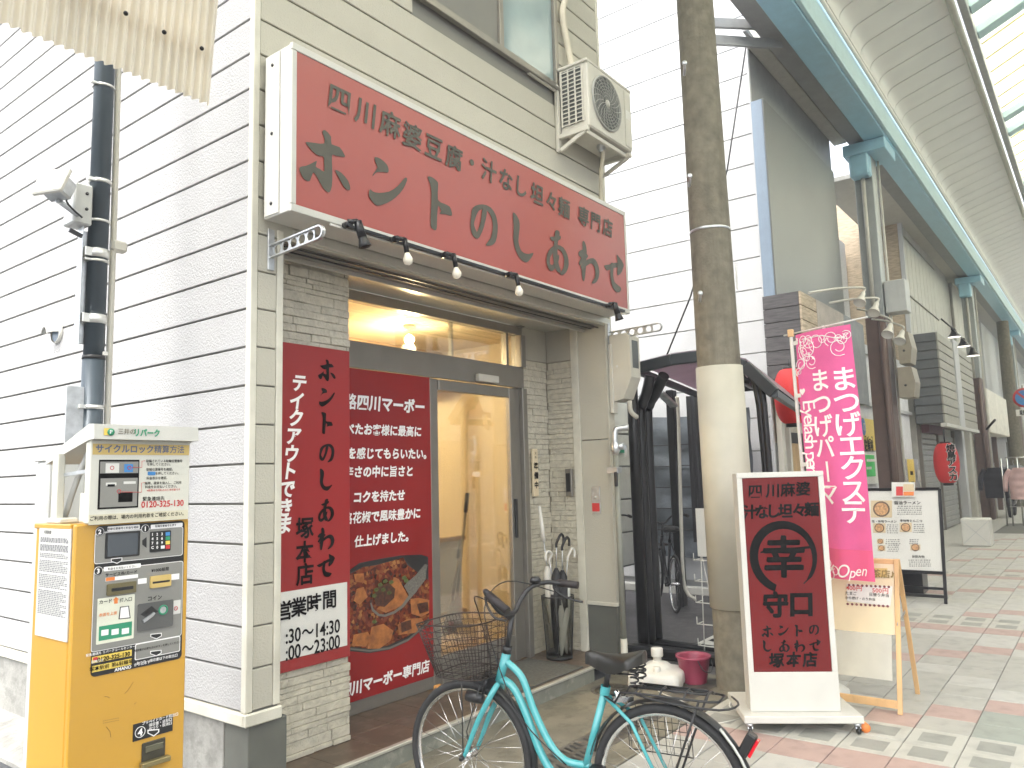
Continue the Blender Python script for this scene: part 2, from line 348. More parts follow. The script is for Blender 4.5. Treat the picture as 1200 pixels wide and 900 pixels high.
for ch_, (z_, polys) in BR.items():
    ox, oy = ((340, 90), (540, 170))[z_-1]; P_ = [[PY(ox+a_/5, oy+b_/5, SY) for a_, b_ in pl] for pl in polys]
    P_ = [smooth_path(pl, 2, True) for pl in P_]
    al = [p for pl in P_ for p in pl]; x0, x1 = min(p.x for p in al), max(p.x for p in al); z0, z1 = min(p.z for p in al), max(p.z for p in al)
    c_ = V(((x0+x1)/2, SY, (z0+z1)/2)); KANA[ch_] = ([[((p-c_).x, (p-c_).z) for p in pl] for pl in P_], c_, max(x1-x0, z1-z0))
def kana(mb, ch, o, U, Vv, size=None, eps=.002, fn=None):
    polys, c_, ext = KANA[ch]; s_ = 1 if size is None else size/.40; N = U.cross(Vv)
    for i, pl in enumerate(polys): 
        q = [V(o)+U*x*s_+Vv*z*s_+N*(eps+i*.0006) for x, z in pl]
        mb.poly([fn(t) for t in q] if fn else q)
# ================================================================ SETTING
def struct(mb, name, mt): return mb.build(name, mt, kind='structure')
struct(MB().box((-250, -250, -.3), (400, 400, -.012)), 'ground', asphalt)
struct(MB().box((2.06, -8, -.2), (120, 2.32, -.008)), 'arcade_pavement', grout)
PAVE = bpy.data.objects['arcade_pavement']
struct(MB().box((2.06, 2.325, -.2), (6.02, 3.36, 0), .004), 'shop_apron', apron)
struct(MB().box((6.025, 2.325, -.2), (13.9, 14, -.004)), 'alley_ground', alleyfloor)
struct(MB().prism([(1.98, 3.372, -.15), (1.98, 3.372, .012), (2.08, 3.372, .05), (2.28, 3.372, .10), (2.28, 3.372, -.15)], (0, 12, 0)), 'concrete_kerb', concrete)
# pavers 0.3 m
def tile_kind(i, j):
    k = i % 14
    if k in (9, 10): return 'F'
    if k == 8: return 'R'
    d = (i-j) % 14
    if k in (11, 12, 13) and j <= 9: 
        return {11: T_GREEN, 12: T_DARK, 13: T_RED}[k] if (i+j) % 3 else T_GREEN
    if (i+j) % 7 == 1: return T_RED
    if i > 20: return T_PALE if (i*3+j) % 4 else T_WHITE
    return T_GREY if (i*7+j*3) % 5 else T_PALE
def add_tile(mb, i, j, border=.004):
    x, y = 4.85+.3*(i-9), .81+.3*(j-10); kd = tile_kind(i, j); r = random.uniform(-.0012, .0012)
    return x, y, kd, r
cnt = 0; far = {}
for i in range(0, 64):
    for j in range(-16, 15):
        x, y = 4.85+.3*(i-9), .81+.3*(j-10); xc, yc = x+.15, y+.15
        if yc+.15 > 2.325: continue
        q = RW.transposed() @ (V((xc, yc, 0))-CP)
        vis = q.z < -.5 and -40 < 600+FPX*q.x/-q.z < 1240 and 450-FPX*q.y/-q.z < 940
        kd = tile_kind(i, j); h_ = random.uniform(-.0015, .0015); g_ = .003
        if vis and cnt < 296 and xc < 13.5:
            cnt += 1; mb = MB()
            if kd == 'F':
                mb.box((x+g_, y+g_, -.02), (x+.3-g_, y+.3-g_, h_), .002); mb.cm = 1
                mb.box((x+.06, y+.06, -.01), (x+.24, y+.24, h_+.0012)); mb.build('paving_tile', [T_WHITE, T_DARK], PAVE)
            else: mb.box((x+g_, y+g_, -.02), (x+.3-g_, y+.3-g_, h_), .002).build('paving_tile', T_RED if kd == 'R' else kd, PAVE)
        elif vis or (abs(yc) < 4 and xc < 8):
            m_ = T_WHITE if kd == 'F' else T_RED if kd == 'R' else kd
            far.setdefault(m_.name, (m_, MB()))[1].box((x+g_, y+g_, -.02), (x+.3-g_, y+.3-g_, h_))
allm = MB(); ml = []
for k_, (m_, mb_) in far.items():
    allm.cm = len(ml); ml.append(m_); allm.add(mb_.v, mb_.f)
allm.build('paving_tile', ml, PAVE, kind='stuff')
struct(MB().box((13.6, -8, -.1), (120, -4.05, -.004)).box((25, -4.05, -.1), (120, 2.32, -.004)).box((13.901, 2.325, -.1), (120, 4.5, -.0042)), 'far_pavement', T_PALE)
# drain channel and manholes
dr = thing('drain_channel', 'slotted steel drain cover running along the kerb strip behind the turquoise bicycle', 'drain', (4, 2.62, 0))
for i in range(6):
    x = 2.3+i*.6; mb = MB().box((x, 2.5, -.02), (x+.594, 2.74, .003), .002); mb.cm = 1
    for k in range(11):
        xx = x+.05+k*.05
        mb.add([(xx-.010, 2.53, .0045), (xx+.010, 2.53, .0045), (xx+.034, 2.605, .0045), (xx+.014, 2.605, .0045)], [(0, 1, 2, 3)])
        mb.add([(xx-.010, 2.64, .0045), (xx+.010, 2.64, .0045), (xx+.034, 2.71, .0045), (xx+.014, 2.71, .0045)], [(0, 1, 2, 3)])
    mb.build('drain_cover', [steelgrate, black], dr)
def manhole(p, r, lab):
    t = thing('manhole_cover', lab, 'manhole cover', (p.x, p.y, 0))
    MB().lathe((p.x, p.y, 0), [(r*1.18, -.01), (r*1.18, .004), (r*1.04, .004), (r*1.04, -.01)], n=32).build('ring', steelgrate, t)
    mb = MB().lathe((p.x, p.y, 0), [(r, -.01), (r, .003), (r*.82, .003), (r*.8, .006), (r*.6, .006), (r*.58, .003), (r*.3, .003), (r*.28, .006), (.001, .006)], n=32)
    for k in range(8):
        an = k*math.pi/4; mb.bar((p.x+r*.3*math.cos(an), p.y+r*.3*math.sin(an), .005), (p.x+r*.8*math.cos(an), p.y+r*.8*math.sin(an), .005), .012, .005)
    mb.build('cover', mat('cast_iron', (.06, .055, .043), .6, .3, var=.3), t)
manhole(PZ(722, 809), .16, 'round cast iron manhole cover set in the ground behind the bicycle saddle')
manhole(PZ(815, 767), .20, 'pale round manhole cover on the alley floor beside the white wire rack')
# ================================================================ RESTAURANT BUILDING
FY, SX, RX, DY, PYY = 3.37, 2.26, 5.87, 4.0, 3.65
shop = thing('restaurant_building', 'two storey restaurant with cream horizontal siding and recessed stone clad entrance', 'building', (SX, FY, 0))
RH = .197; Z0 = .518; NR = 33; TOP = Z0+RH*NR
# wall body (backing) pieces
bd = MB(); bd.box((SX+.024, FY+.30, .47), (SX+.12, 12, TOP)); bd.box((SX+.016, FY+.016, 2.93), (RX-.012, FY+.12, TOP))
bd.box((SX+.016, FY+.016, .47), (2.45, FY+.30, 2.93)); bd.box((RX-.08, FY+.13, .5), (RX-.012, 12, TOP)); bd.build('wall_core', seam, shop)
for i in range(NR):
    z = Z0+i*RH
    bx('wall_plank', siding_side, shop, (SX, FY+.035, z+.0055), (SX+.02, 12, z+RH-.0055), .003)
    if z+RH < 2.96: bx('wall_plank', siding, shop, (SX+.035, FY, z+.0035), (2.411, FY+.02, z+RH-.0035), .004)
    elif z > 2.7:
        wx0, wx1, wz0 = 3.45, 5.17, 4.80
        if z+RH < wz0: bx('wall_plank', siding, shop, (SX+.035, FY, z+.0045), (RX-.03, FY+.02, z+RH-.006), .004)
        else:
            bx('wall_plank', siding, shop, (SX+.035, FY, z+.0045), (wx0-.0, FY+.02, z+RH-.006), .004)
            bx('wall_plank', siding, shop, (wx1+.0, FY, z+.006), (RX-.03, FY+.02, z+RH-.006), .004)
bx('corner_trim', trim, shop, (SX-.006, FY-.006, .517), (SX+.034, FY+.034, TOP), .004)
bx('corner_trim', trim, shop, (RX-.03, FY-.008, 2.5), (RX+.002, FY+.03, TOP), .004)
bx('opening_trim', trim, shop, (2.413, FY-.004, .52), (2.453, FY+.10, 2.93), .004)
bx('base_trim', trim, shop, (SX-.015, FY-.0, .455), (SX+.02, 12, .515), .006)
bx('base_trim', trim, shop, (SX-.015, FY-.02, .455), (2.456, FY-.001, .515), .006)
bx('foundation', concrete, shop, (SX+.012, FY+.20, -.1), (SX+.2, 12, .454), .004)
bx('foundation', greenbase, shop, (SX+.018, FY+.004, -.1), (2.50, FY+.199, .454), .004)
# window upstairs
wf = MB()
x0, x1, z0, z1 = 3.45, 5.17, 4.80, 6.3
for p0, p1 in (((x0, FY-.02, z0), (x1, FY+.05, z0+.05)), ((x1-.05, FY-.02, z0+.05), (x1, FY+.05, z1)), ((x0, FY-.02, z0+.05), (x0+.05, FY+.05, z1)), ((4.38, FY-.01, z0+.05), (4.43, FY+.05, z1))): wf.box(p0, p1, .004)
wf.box((x0-.01, FY-.045, z0-.03), (x1+.01, FY-.001, z0-.002), .004)
win = wf.build('window', alu, shop)
bx('pane', wintan, win, (x0+.05, FY+.02, z0+.05), (4.38, FY+.03, z1)); bx('pane', winfrost, win, (4.43, FY+.01, z0+.05), (x1-.05, FY+.02, z1))
# entrance step
bx('step', riser, shop, (2.502, 3.352, -.05), (5.36, 3.66, .104), .004); bx('step', riser, shop, (5.361, 3.66, -.05), (5.775, 3.80, .102), .004)
bx('nosing', alulight, shop, (2.502, 3.34, .096), (5.362, 3.375, .114), .003)
for i in range(10):
    for j in range(2):
        bx('floor_tile', brown_tile, shop, (2.505+i*.327+.001, 3.376+j*.312, .1), (2.505+(i+1)*.327-.002, min(3.376+(j+1)*.312-.002, 3.999), .111), .001)
bx('interior_floor', roomwood, shop, (2.45, 4.0, .05), (5.73, 8.5, .1))
# stone piers
def stones(x0, x1, y, zr, face):
    for (za, zb) in zr:
        z = za
        while z < zb-.02:
            h_ = random.choice((.03, .045, .045, .06)); h_ = min(h_, zb-z); u = x0 - random.uniform(0, .1)
            while u < x1:
                L = random.uniform(.13, .34); a_, b_ = max(u, x0), min(u+L, x1); u += L
                if b_-a_ < .02: continue
                pr = random.uniform(.004, .02)
                if face == 'Y': MB().box((a_+.001, y-pr, z+.001), (b_-.001, y+.02, z+h_-.0012), .003).build('stone', stone, shop)
                else: MB().box((y-pr, a_+.001, z+.001), (y+.02, b_-.001, z+h_-.0012), .003).build('stone', stone, shop)
            z += h_
bx('pier', mortar, shop, (2.452, PYY+.01, .111), (3.14, DY+.1, 2.93))
stones(2.46, 3.145, PYY+.01, [(.112, .66), (2.36, 2.93)], 'Y')
IX = 5.765
bx('entrance_wall', mortar, shop, (5.40, DY+.01, .111), (IX+.1, DY+.1, 2.93)); bx('entrance_wall', mortar, shop, (IX+.012, 3.72, .111), (IX+.1, DY+.009, 2.93))
stones(5.405, IX, DY+.01, [(.112, 2.62)], 'Y'); stones(3.73, DY, IX+.012, [(.112, 2.62)], 'X')
hp_ = mat('header_panel_paint', (.36, .34, .28), .6, var=.05)
bx('header_panel', hp_, shop, (5.40, DY-.008, 2.625), (IX, DY+.009, 2.93), .003); bx('header_panel', hp_, shop, (IX-.002, 3.73, 2.625), (IX+.011, DY-.009, 2.93), .003)
# right reveal pillar
bx('reveal_trim', trim, shop, (IX-.006, 3.655, .111), (IX+.05, 3.729, 2.93), .003)
bx('reveal_panel', siding, shop, (IX+.004, FY+.012, 1.905), (RX-.02, 3.654, 2.93), .003); bx('reveal_panel', siding, shop, (IX+.004, FY+.012, .52), (RX-.02, 3.654, 1.897), .003)
bx('reveal_panel', siding, shop, (IX+.002, FY-.005, .52), (RX, FY+.011, 2.93), .003)
bx('reveal_base', greenbase, shop, (IX+.01, FY+.004, -.05), (RX-.01, 3.654, .515), .003)
bx('reveal_trim', trim, shop, (IX-.008, FY-.012, .505), (RX+.004, 3.65, .535), .003)
# lintel, shutter box, ceiling of recess
bx('lintel', alulight, shop, (SX+.25, FY-.01, 2.90), (RX, FY+.1, 2.955), .004)
bx('shutter_box', alu, shop, (SX+.25, FY+.101, 2.875), (IX, FY+.20, 2.945), .004)
bx('shutter_box', alu, shop, (SX+.25, FY+.212, 2.895), (IX, FY+.28, 2.945), .004)
for yy_ in (3.42, 3.49, 3.62): bx('shutter_rail', black, shop, (2.5, yy_, 2.868), (5.75, yy_+.012, 2.874), 0)
bx('shutter_rail', alulight, shop, (2.5, 3.57, 2.85), (5.76, 3.585, 2.895), .003)
bx('entrance_ceiling', alulight, shop, (3.1, FY+.29, 2.91), (5.8, DY+.01, 2.96), .004)
# door set
D0, D1 = 3.14, 5.38
dz = [(.111, .17), (2.36, 2.545), (2.83, 2.885)]
fr = MB()
fr.box((D0, DY-.03, 2.36), (D1, DY+.07, 2.545), .004); fr.box((D0, DY-.02, 2.83), (D1, DY+.06, 2.90), .004)
fr.box((5.335, DY-.045, .111), (D1+.02, DY+.07, 2.359), .004); fr.box((5.335, DY-.045, 2.546), (D1+.02, DY+.07, 2.829), .004); fr.box((5.335, DY-.045, 2.901), (D1+.02, DY+.07, 2.96), .004)
door = fr.build('door_frame', alu, shop)
bx('door_sensor', cream, door, (4.72, DY-.075, 2.37), (4.98, DY-.031, 2.43), .006)
bx('door_sash', alu, shop, (4.215, DY-.01, .13), (4.30, DY+.03, 2.355), .004); bx('door_sash', alu, shop, (D0, DY-.01, .112), (4.214, DY+.03, .30), .004)
sl_ = bx('door_sash', alu, shop, (5.17, DY-.025, .115), (5.25, DY+.015, 2.35), .004); bx('door_sash', alu, shop, (4.301, DY-.024, 2.27), (5.169, DY+.014, 2.352), .004)
bx('door_sash', alu, shop, (4.301, DY-.024, .115), (5.169, DY+.014, .32), .004); bx('door_sash', alu, shop, (5.251, DY-.005, .115), (5.334, DY+.03, 2.355), .004)
bx('door_handle', blackmetal, sl_, (5.195, DY-.045, 1.10), (5.225, DY-.026, 1.42), .004)
bx('glass_pane', glassm, shop, (4.301, DY, .32), (5.169, DY+.005, 2.27), 0)
bx('glass_pane', glassm, shop, (D0, DY+.01, 2.546), (5.334, DY+.016, 2.829), 0); bx('transom_mullion', alu, shop, (5.17, DY-.01, 2.55), (5.20, DY+.05, 2.828), .003)
bx('transom_mullion', alulight, shop, (4.50, DY+.018, 2.55), (4.525, DY+.05, 2.828), .003)
# room
rm = MB(); rm.box((2.45, 8.4, .1), (5.74, 8.5, 2.9)); rm.box((2.4, 4.11, .1), (2.449, 8.4, 2.9)); rm.box((5.70, 4.11, .1), (5.74, 8.4, 2.9)); rm.build('room_wall', roomwall, shop)
bx('room_ceiling', roomwall, shop, (2.45, 4.08, 2.86), (5.7, 8.4, 2.895)); bx('room_counter', roomwood, shop, (4.9, 5.6, .1), (5.69, 8, 1.05), .01)
bx('ceiling_beam', roomwood, shop, (3.2, 5.2, 2.62), (5.69, 5.3, 2.859), .004)
bx('wall_shelf', roomwood, shop, (5.35, 4.9, 2.45), (5.699, 6.8, 2.50), .004)
for x, y, e_ in ((4.47, 4.45, 17), (4.6, 5.9, 42), (3.4, 6.8, 36)):
    t = thing('ceiling_lamp', {4.47: 'bright warm lamp seen through the transom glass above the door poster', 4.6: 'warm ceiling lamp deeper inside the restaurant behind the glass door', 3.4: 'warm ceiling lamp at the back of the dining room behind the poster'}[x], 'lamp', (x, y, 2.86), 'lamps inside the restaurant')
    MB().lathe((x, y, 2.86), [(.05, 0), (.05, -.03), (.012, -.035), (.012, -.08)]).build('lamp_base', white, t)
    MB().lathe((x, y, 2.86), [(.015, -.08), (.035, -.10), (.04, -.125), (.03, -.15), (.001, -.165)]).build('bulb', lampglow, t)
    l_ = bpy.data.lights.new('lamp_light', 'POINT'); l_.energy = e_; l_.color = (1, .80, .48); l_.shadow_soft_size = .06
    lo = bpy.data.objects.new('lamp_light', l_); COL.objects.link(lo); lo.location = (0, 0, -.2); lo.parent = t
greyb_ = mat('mop_yarn', (.34, .31, .25), .9)
# interior things seen through the door
t = thing('framed_board', 'pale wood framed board leaning inside the glass door', 'board', (4.9, 4.7, .1))
bx('board', cream, t, (4.68, 4.70, .45), (5.35, 4.715, 1.05)); 
for p0, p1 in (((4.64, 4.68, 1.05), (5.39, 4.73, 1.09)), ((4.64, 4.68, .41), (5.39, 4.73, .45)), ((4.64, 4.68, .1), (4.68, 4.73, 1.3))): bx('rail', roomwood, t, p0, p1, .003)
mopm = mat('mop_pole_grey', (.16, .14, .11), .4, .5)
for (tp, bt, lb) in (((548, 578), (532, 735), 'tall black handled mop leaning inside the glass door'), ((541, 632), (524, 742), 'short mop leaning beside the tall mop inside the glass door')):
    p_, q_ = PY(*tp, 4.45), PY(*bt, 4.35); q_.z = max(q_.z, .13); d_ = (q_-p_).normalized()
    t = thing('mop', lb, 'mop', (q_.x, q_.y, .1)); MB().tube([q_, p_], .011).build('pole', mopm, t); MB().tube([p_, p_+d_*.17], .019).build('grip', black, t)
    mb = MB()
    for s_ in range(9): mb.tube([q_-d_*.30, q_+V((-.09+s_*.022, -.02, .0))], .007, 5)
    mb.build('mop_head', greyb_, t)
bx('white_panel', paper, shop, (4.62, 6.2, .9), (4.95, 6.23, 2.1), .004); bx('interior_shelf_post', roomwood, shop, (5.25, 5.2, .1), (5.32, 5.27, 2.6), .004)
t = thing('step_ladder', 'thin white folding rack standing behind the glass door', 'ladder', (4.6, 4.6, .1))
for xx in (4.42, 4.72):
    MB().tube([(xx, 4.62, .1), (xx+.1, 4.7, 1.0)], .008).build('rail', white, t)
for q in range(4): MB().tube([(4.42+q*.022, 4.62+q*.018, .25+q*.2), (4.72+q*.022, 4.62+q*.018, .25+q*.2)], .006).build('rung', white, t)
t = thing('storage_box', 'dark grey storage tub with papers on the floor inside the door', 'box', (4.25, 4.6, .1))
bx('tub', mat('tub_grey', (.07, .08, .09), .5), t, (4.18, 4.45, .1), (4.55, 4.75, .75), .01); bx('lid', mat('tub_lid', (.12, .13, .14), .5), t, (4.16, 4.43, .75), (4.57, 4.77, .80), .01); bx('label_sheet', paper, t, (4.25, 4.445, .35), (4.42, 4.449, .6), 0)
t = thing('wall_poster', 'pale poster with a striped band on the wall inside the door', 'poster', (4.0, 8.36, 1))
bx('sheet', paper, t, (4.4, 6.98, .9), (4.75, 7.0, 2.0), 0)
mb = MB()
for q in range(9): mb.poly([(4.78, 6.985, .95+q*.12), (4.88, 6.985, 1.0+q*.12), (4.88, 6.985, 1.06+q*.12), (4.78, 6.985, 1.01+q*.12)])
mb.build('stripe', gold, t)
tag(bx('door_mat', matgrey, None, (4.35, 3.40, .112), (5.28, 3.93, .122), .003), 'dark grey door mat lying on the brown tiled step', 'door mat')
# ================================================================ BIG SIGN
sx0, sx1, sz0, sz1 = 2.316, 5.775, 2.955, 3.845
sg = thing('shop_sign', 'large red signboard with grey brush lettering above the entrance', 'sign', (4, SY, 3.4))
cs = MB(); cs.box((sx0, SY+.012, sz0), (sx1, FY-.02, sz1), .004)
cs.build('casing', white, sg)
for p0, p1 in (((sx0-.003, SY-.002, sz1-.035), (sx1, SY+.02, sz1+.004)), ((sx0-.003, SY-.002, sz0-.004), (sx1, SY+.02, sz0+.035)), ((sx0-.003, SY-.0015, sz0+.036), (sx0+.028, SY+.02, sz1-.036)), ((sx1-.028, SY-.0015, sz0+.036), (sx1, SY+.02, sz1-.036))): bx('frame_rail', white, sg, p0, p1, .003)
bx('side_panel', white, sg, (sx0-.006, SY+.10, sz0+.01), (sx0-.001, FY-.03, sz1-.01), .001)
for z in (sz0+.07, (sz0+sz1)/2, sz1-.07):
    MB().lathe((sx0-.006, FY-.09, z), [(.009, 0), (.009, .004), (.001, .005)], (-1, 0, 0), 10).build('screw', blackmetal, sg)
pan = bx('sign_panel', red_acryl, sg, (sx0+.028, SY+.004, sz0+.035), (sx1-.028, SY+.012, sz1-.035), 0)
for ch in 'ホントのしあわせ':
    mb = MB(); kana(mb, ch, KANA[ch][1], UX, UZ, eps=0); mb.build('character', ink, sg)
row = '四川麻婆豆腐・汁なし坦々麺専門店'
cen = [(398, 117), (428, 132), (457, 146), (483, 160), (508, 173), (532, 185), (553, 191), (573, 201), (593, 211), (611, 219), (629, 228), (646, 236), (661, 244), (684, 254), (698, 260.5), (712, 267)]
for ch, (a_, b_) in zip(row, cen):
    mb = MB(); put(mb, ch, PY(a_, b_, SY), UX, UZ, .165, .024, eps=.001, res=4, shear=.12); mb.build('character', ink, sg)
# laundry pole brackets
def bracket(X, Y0, z, L, lab, px_tip, rise):
    t = thing('pole_bracket', lab, 'bracket', (X, Y0, z), 'perforated pole brackets beside the big sign')
    bx('mounting_plate', galv, t, (X-.02, Y0-.012, z-.10), (X+.02, Y0-.002, z+.12), .003)
    mb = MB(); hh = .032; d = V((0, -1, rise)).normalized(); n_ = V((0, rise, 1)).normalized(); c0 = V((X, Y0-.01, z))
    for s_ in (1, -1):
        mb.bar(c0+n_*hh*s_, c0+d*(L-hh)+n_*hh*s_, .022, .008)
    pts = [c0+d*(L-hh)+(d*math.cos(q)+n_*math.sin(q))*hh for q in [math.pi/2-i*math.pi/8 for i in range(9)]]
    for i in range(8): mb.bar(pts[i], pts[i+1], .022, .008)
    nh = 6; st = (L-.02)/nh
    for i in range(nh):      # webs between round holes: ring of short bars approximated by plate with octagonal hole
        c1 = c0+d*(.02+st*(i+.5)); r_ = min(st*.42, hh*.82); ring = []
        for q in range(12):
            an = q*math.pi/6; ring.append((c1+(d*math.cos(an)+n_*math.sin(an))*r_))
        rect = []
        for q in range(12):
            an = q*math.pi/6; cx, sy = math.cos(an), math.sin(an); m_ = max(abs(cx)/(st*.5), abs(sy)/(hh)); rect.append(c1+(d*cx+n_*sy)*(1/m_))
        if i == nh-1: continue
        mb.add(ring+rect, [(q, (q+1) % 12, 12+(q+1) % 12, 12+q) for q in range(12)])
        mb.add([p+V((.004, 0, 0)) for p in ring+rect], [(12+q, 12+(q+1) % 12, (q+1) % 12, q) for q in range(12)])
        mb.add(ring+[p+V((.004, 0, 0)) for p in ring], [(q, (q+1) % 12, 12+(q+1) % 12, 12+q) for q in range(12)])
    mb.build('arm', galv, t)
p = PY(312, 287, FY); bracket(2.37, FY, 2.80, .42, 'perforated steel pole bracket under the left end of the red sign', None, .05)
bracket(5.83, FY, 2.80, .50, 'perforated steel pole bracket right of the red sign above the white box', None, .03)
# light rail and lamps
LY, LZ = SY-.03, sz0-.012
lr = thing('lamp_rail', 'thin black rail with pale edge carrying lamps under the red sign', 'light rail', (4, LY, LZ))
bx('rail', blackmetal, lr, (2.62, LY-.012, LZ-.006), (5.62, LY+.012, LZ+.014), .002); bx('edge_strip', whitepl, lr, (2.55, LY+.014, LZ-.014), (5.7, LY+.024, LZ-.002), .001)
def lampat(px, py, kind, lab, lbulb=None):
    p = PY(px, py, LY-.03); x = p.x
    t = thing('sign_lamp', lab, 'lamp', (x, LY-.02, LZ), 'lamps on the rail under the sign')
    MB().tube([(x-.03, LY-.005, LZ), (x-.03, LY-.05, LZ)], .018, 12).build('mount', blackmetal, t)
    if kind == 'bulb':
        MB().tube([(x-.05, LY-.04, LZ), (x+.02, LY-.05, LZ+.005)], .014, 10).tube([(x+.02, LY-.05, LZ+.012), (x+.035, LY-.055, LZ-.07)], .015, 12).build('socket', blackmetal, t)
        MB().lathe((x+.035, LY-.055, LZ-.07), [(.013, 0), (.018, .012), (.027, .032), (.028, .045), (.022, .062), (.001, .072)], (.12, -.05, -1)).build('bulb', bulbm, t)
    else:
        ax = V((.25, -.15, -1)).normalized(); c0 = V((x+.01, LY-.06, LZ+.02))
        MB().tube([(x-.04, LY-.04, LZ+.01), c0], .014, 10).tube([c0, c0+ax*.09], [.022, .024], 14).lathe(c0+ax*.09, [(.022, 0), (.030, .03), (.036, .05), (.033, .052), (.001, .03)], ax).build('lamp_head', blackmetal, t)
lampat(413, 262, 'spot', 'black spotlight at the left end of the rail under the sign')
lampat(468, 285, 'bulb', 'leftmost bare bulb lamp under the sign beside the black spotlight')
lampat(526, 304, 'bulb', 'middle one of the three bare bulb lamps under the sign')
lampat(600, 326, 'bulb', 'rightmost of the three bare bulb lamps under the sign')
lampat(716, 366, 'spot', 'small black spotlight at the right end of the rail below the sign')
# ================================================================ AIR CONDITIONER
ax0, ax1, ay0, ay1, az0, az1 = 5.14, 5.87, 3.07, 3.35, 4.40, 4.97
ac = thing('air_conditioner', 'cream outdoor air conditioning unit with round fan grille above the sign', 'air conditioner', (5.5, 3.2, az0))
MB().box((ax0+.01, ay0, az0), (ax1, ay1, az1), .012).build('casing', cream, ac)
bx('top_lid', cream, ac, (ax0-.004, ay0-.006, az1-.02), (ax1+.004, ay1+.004, az1+.008), .006)
mb = MB()
for k in range(4): yy = ay0+.05+k*.067; mb.box((ax0-.004, yy-.006, az0+.05), (ax0+.009, yy+.006, az1-.03))
for k in range(14): zz = az0+.06+k*.035; mb.box((ax0-.002, ay0+.05, zz-.004), (ax0+.009, ay0+.252, zz+.004))
mb.build('side_grille', cream, ac); bx('coil', mat('coil_dark', (.07, .075, .07), .5, .3), ac, (ax0+.004, ay0+.05, az0+.055), (ax0+.0095, ay1-.03, az1-.04), 0)
fcx, fcz = ax0+.30, (az0+az1)/2+.005; fc = V((fcx, ay0, fcz))
MB().lathe(fc, [(.235, 0), (.235, .014), (.222, .016), (.215, .002)], (0, -1, 0), 36).build('fan_ring', mat('grille_grey', (.30, .30, .27), .5), ac)
MB().lathe(fc, [(.214, .001), (.001, .002)], (0, -1, 0), 36).build('fan_recess', mat('fan_dark', (.10, .105, .10), .6), ac)
mb = MB()
for k in range(7): rr = .04+k*.026; mb.tube([fc+V((rr*math.cos(q), -.012, rr*math.sin(q))) for q in [i*math.pi/14 for i in range(28)]], .0022, 4, closed=True)
for k in range(20):
    an = k*math.pi/10; mb.tube([fc+V((r_*math.cos(an+r_*3), -.013, r_*math.sin(an+r_*3))) for r_ in (.03, .08, .13, .18, .215)], .0028, 4)
mb.build('fan_guard', mat('guard_grey', (.42, .42, .38), .5), ac); MB().lathe(fc, [(.032, .012), (.030, .018), (.001, .021)], (0, -1, 0), 20).build('fan_badge', cream, ac)
bx('service_panel', cream, ac, (ax1-.12, ay0-.005, az0+.03), (ax1-.01, ay0-.001, az1-.03), .002); bx('rating_label', paper, ac, (ax1-.11, ay0-.008, az0+.28), (ax1-.03, ay0-.006, az0+.36), 0)
# handle recess, bracket frame
t = thing('unit_bracket', 'cream steel wall bracket carrying the air conditioner', 'bracket', (5.3, FY, 4.3))
bx('wall_rail', cream, t, (4.72, FY-.03, 4.76), (5.12, FY-.003, 4.79), .003)
for x in (5.10, 5.80):
    bx('upright', cream, t, (x, FY-.035, 4.24), (x+.035, FY-.003, 4.82), .003); bx('support_arm', cream, t, (x, ay0-.01, 4.345), (x+.035, FY-.036, 4.385), .003)
    MB().bar((x+.017, FY-.04, 4.25), (x+.017, ay0+.02, 4.35), .02, .03).build('brace', cream, t)
bx('cross_rail', cream, t, (5.136, ay0+.03, 4.35), (5.799, ay0+.06, 4.384), .003)
pipem = mat('taped_pipe', (.50, .46, .36), .8, var=.1, bump=.002, bscale=80)
t = thing('coolant_pipe', 'taped cream pipe running up the wall beside the upstairs window', 'pipe', (5.3, FY, 5))
MB().tube([(5.27, 3.28, 4.98), (5.27, 3.31, 5.15), (5.22, 3.33, 5.5), (5.30, 3.33, 5.8), (5.29, 3.33, 6.6)], .028, 10, 4).build('pipe', pipem, t)
t = thing('drain_hose', 'white hose hanging under the air conditioner behind the sign corner', 'hose', (5.6, 3.2, 4.3))
MB().tube([(5.55, 3.2, 4.40), (5.56, 3.19, 4.32), (5.60, 3.24, 4.20), (5.68, 3.3, 4.0), (5.72, 3.33, 3.8)], .018, 8, 4).build('hose', pipem, t); MB().lathe((5.55, 3.2, 4.40), [(.04, 0), (.04, -.02), (.02, -.06)]).build('nozzle', galv, t)
# ================================================================ VERTICAL BOARD AND DOOR POSTER
vb = thing('vertical_signboard', 'red vertical board with opening hours fixed on the stone pier', 'sign', (2.85, PYY, 1.5))
BY = PYY-.03; bx0, bx1, bz0, bz1 = 2.50, 3.12, .59, 2.39
bx('board', red_board, vb, (bx0, BY, bz0), (bx1, BY+.02, bz1), .002); bx('hours_panel', paper, vb, (bx0+.001, BY-.003, .655), (bx1-.025, BY-.0005, 1.015), 0)
mb = MB()
for i, ch in enumerate('ホントのしあわせ'):
    a_, b_ = [(383, 434), (383, 466), (383, 496), (383, 531), (382, 562), (382, 598), (382, 631), (382, 663)][i]
    mb = MB(); kana(mb, ch, PY(a_, b_, BY-.002), UX, UZ, .155, .001); mb.build('character', ink2, vb)
mb = MB(); 
for ch, a_, b_ in (('塚', 357, 619), ('本', 357, 647), ('店', 357, 673)): put(mb, ch, PY(a_, b_, BY-.002), UX, UZ, .125, .022, res=4)
mb.build('branch_lettering', ink2, vb)
mb = MB()
for ch, a_, b_ in (('テ', 351, 449), ('イ', 348, 470), ('ク', 347, 490), ('ア', 344.5, 511), ('ウ', 342, 532), ('ト', 340, 552), ('で', 337, 573), ('き', 334.5, 595), ('ま', 333.5, 615)): put(mb, ch, PY(a_, b_, BY-.002), UX, UZ, .105, .036, res=4, shear=.15)
mb.build('takeout_lettering', whiteprint, vb)
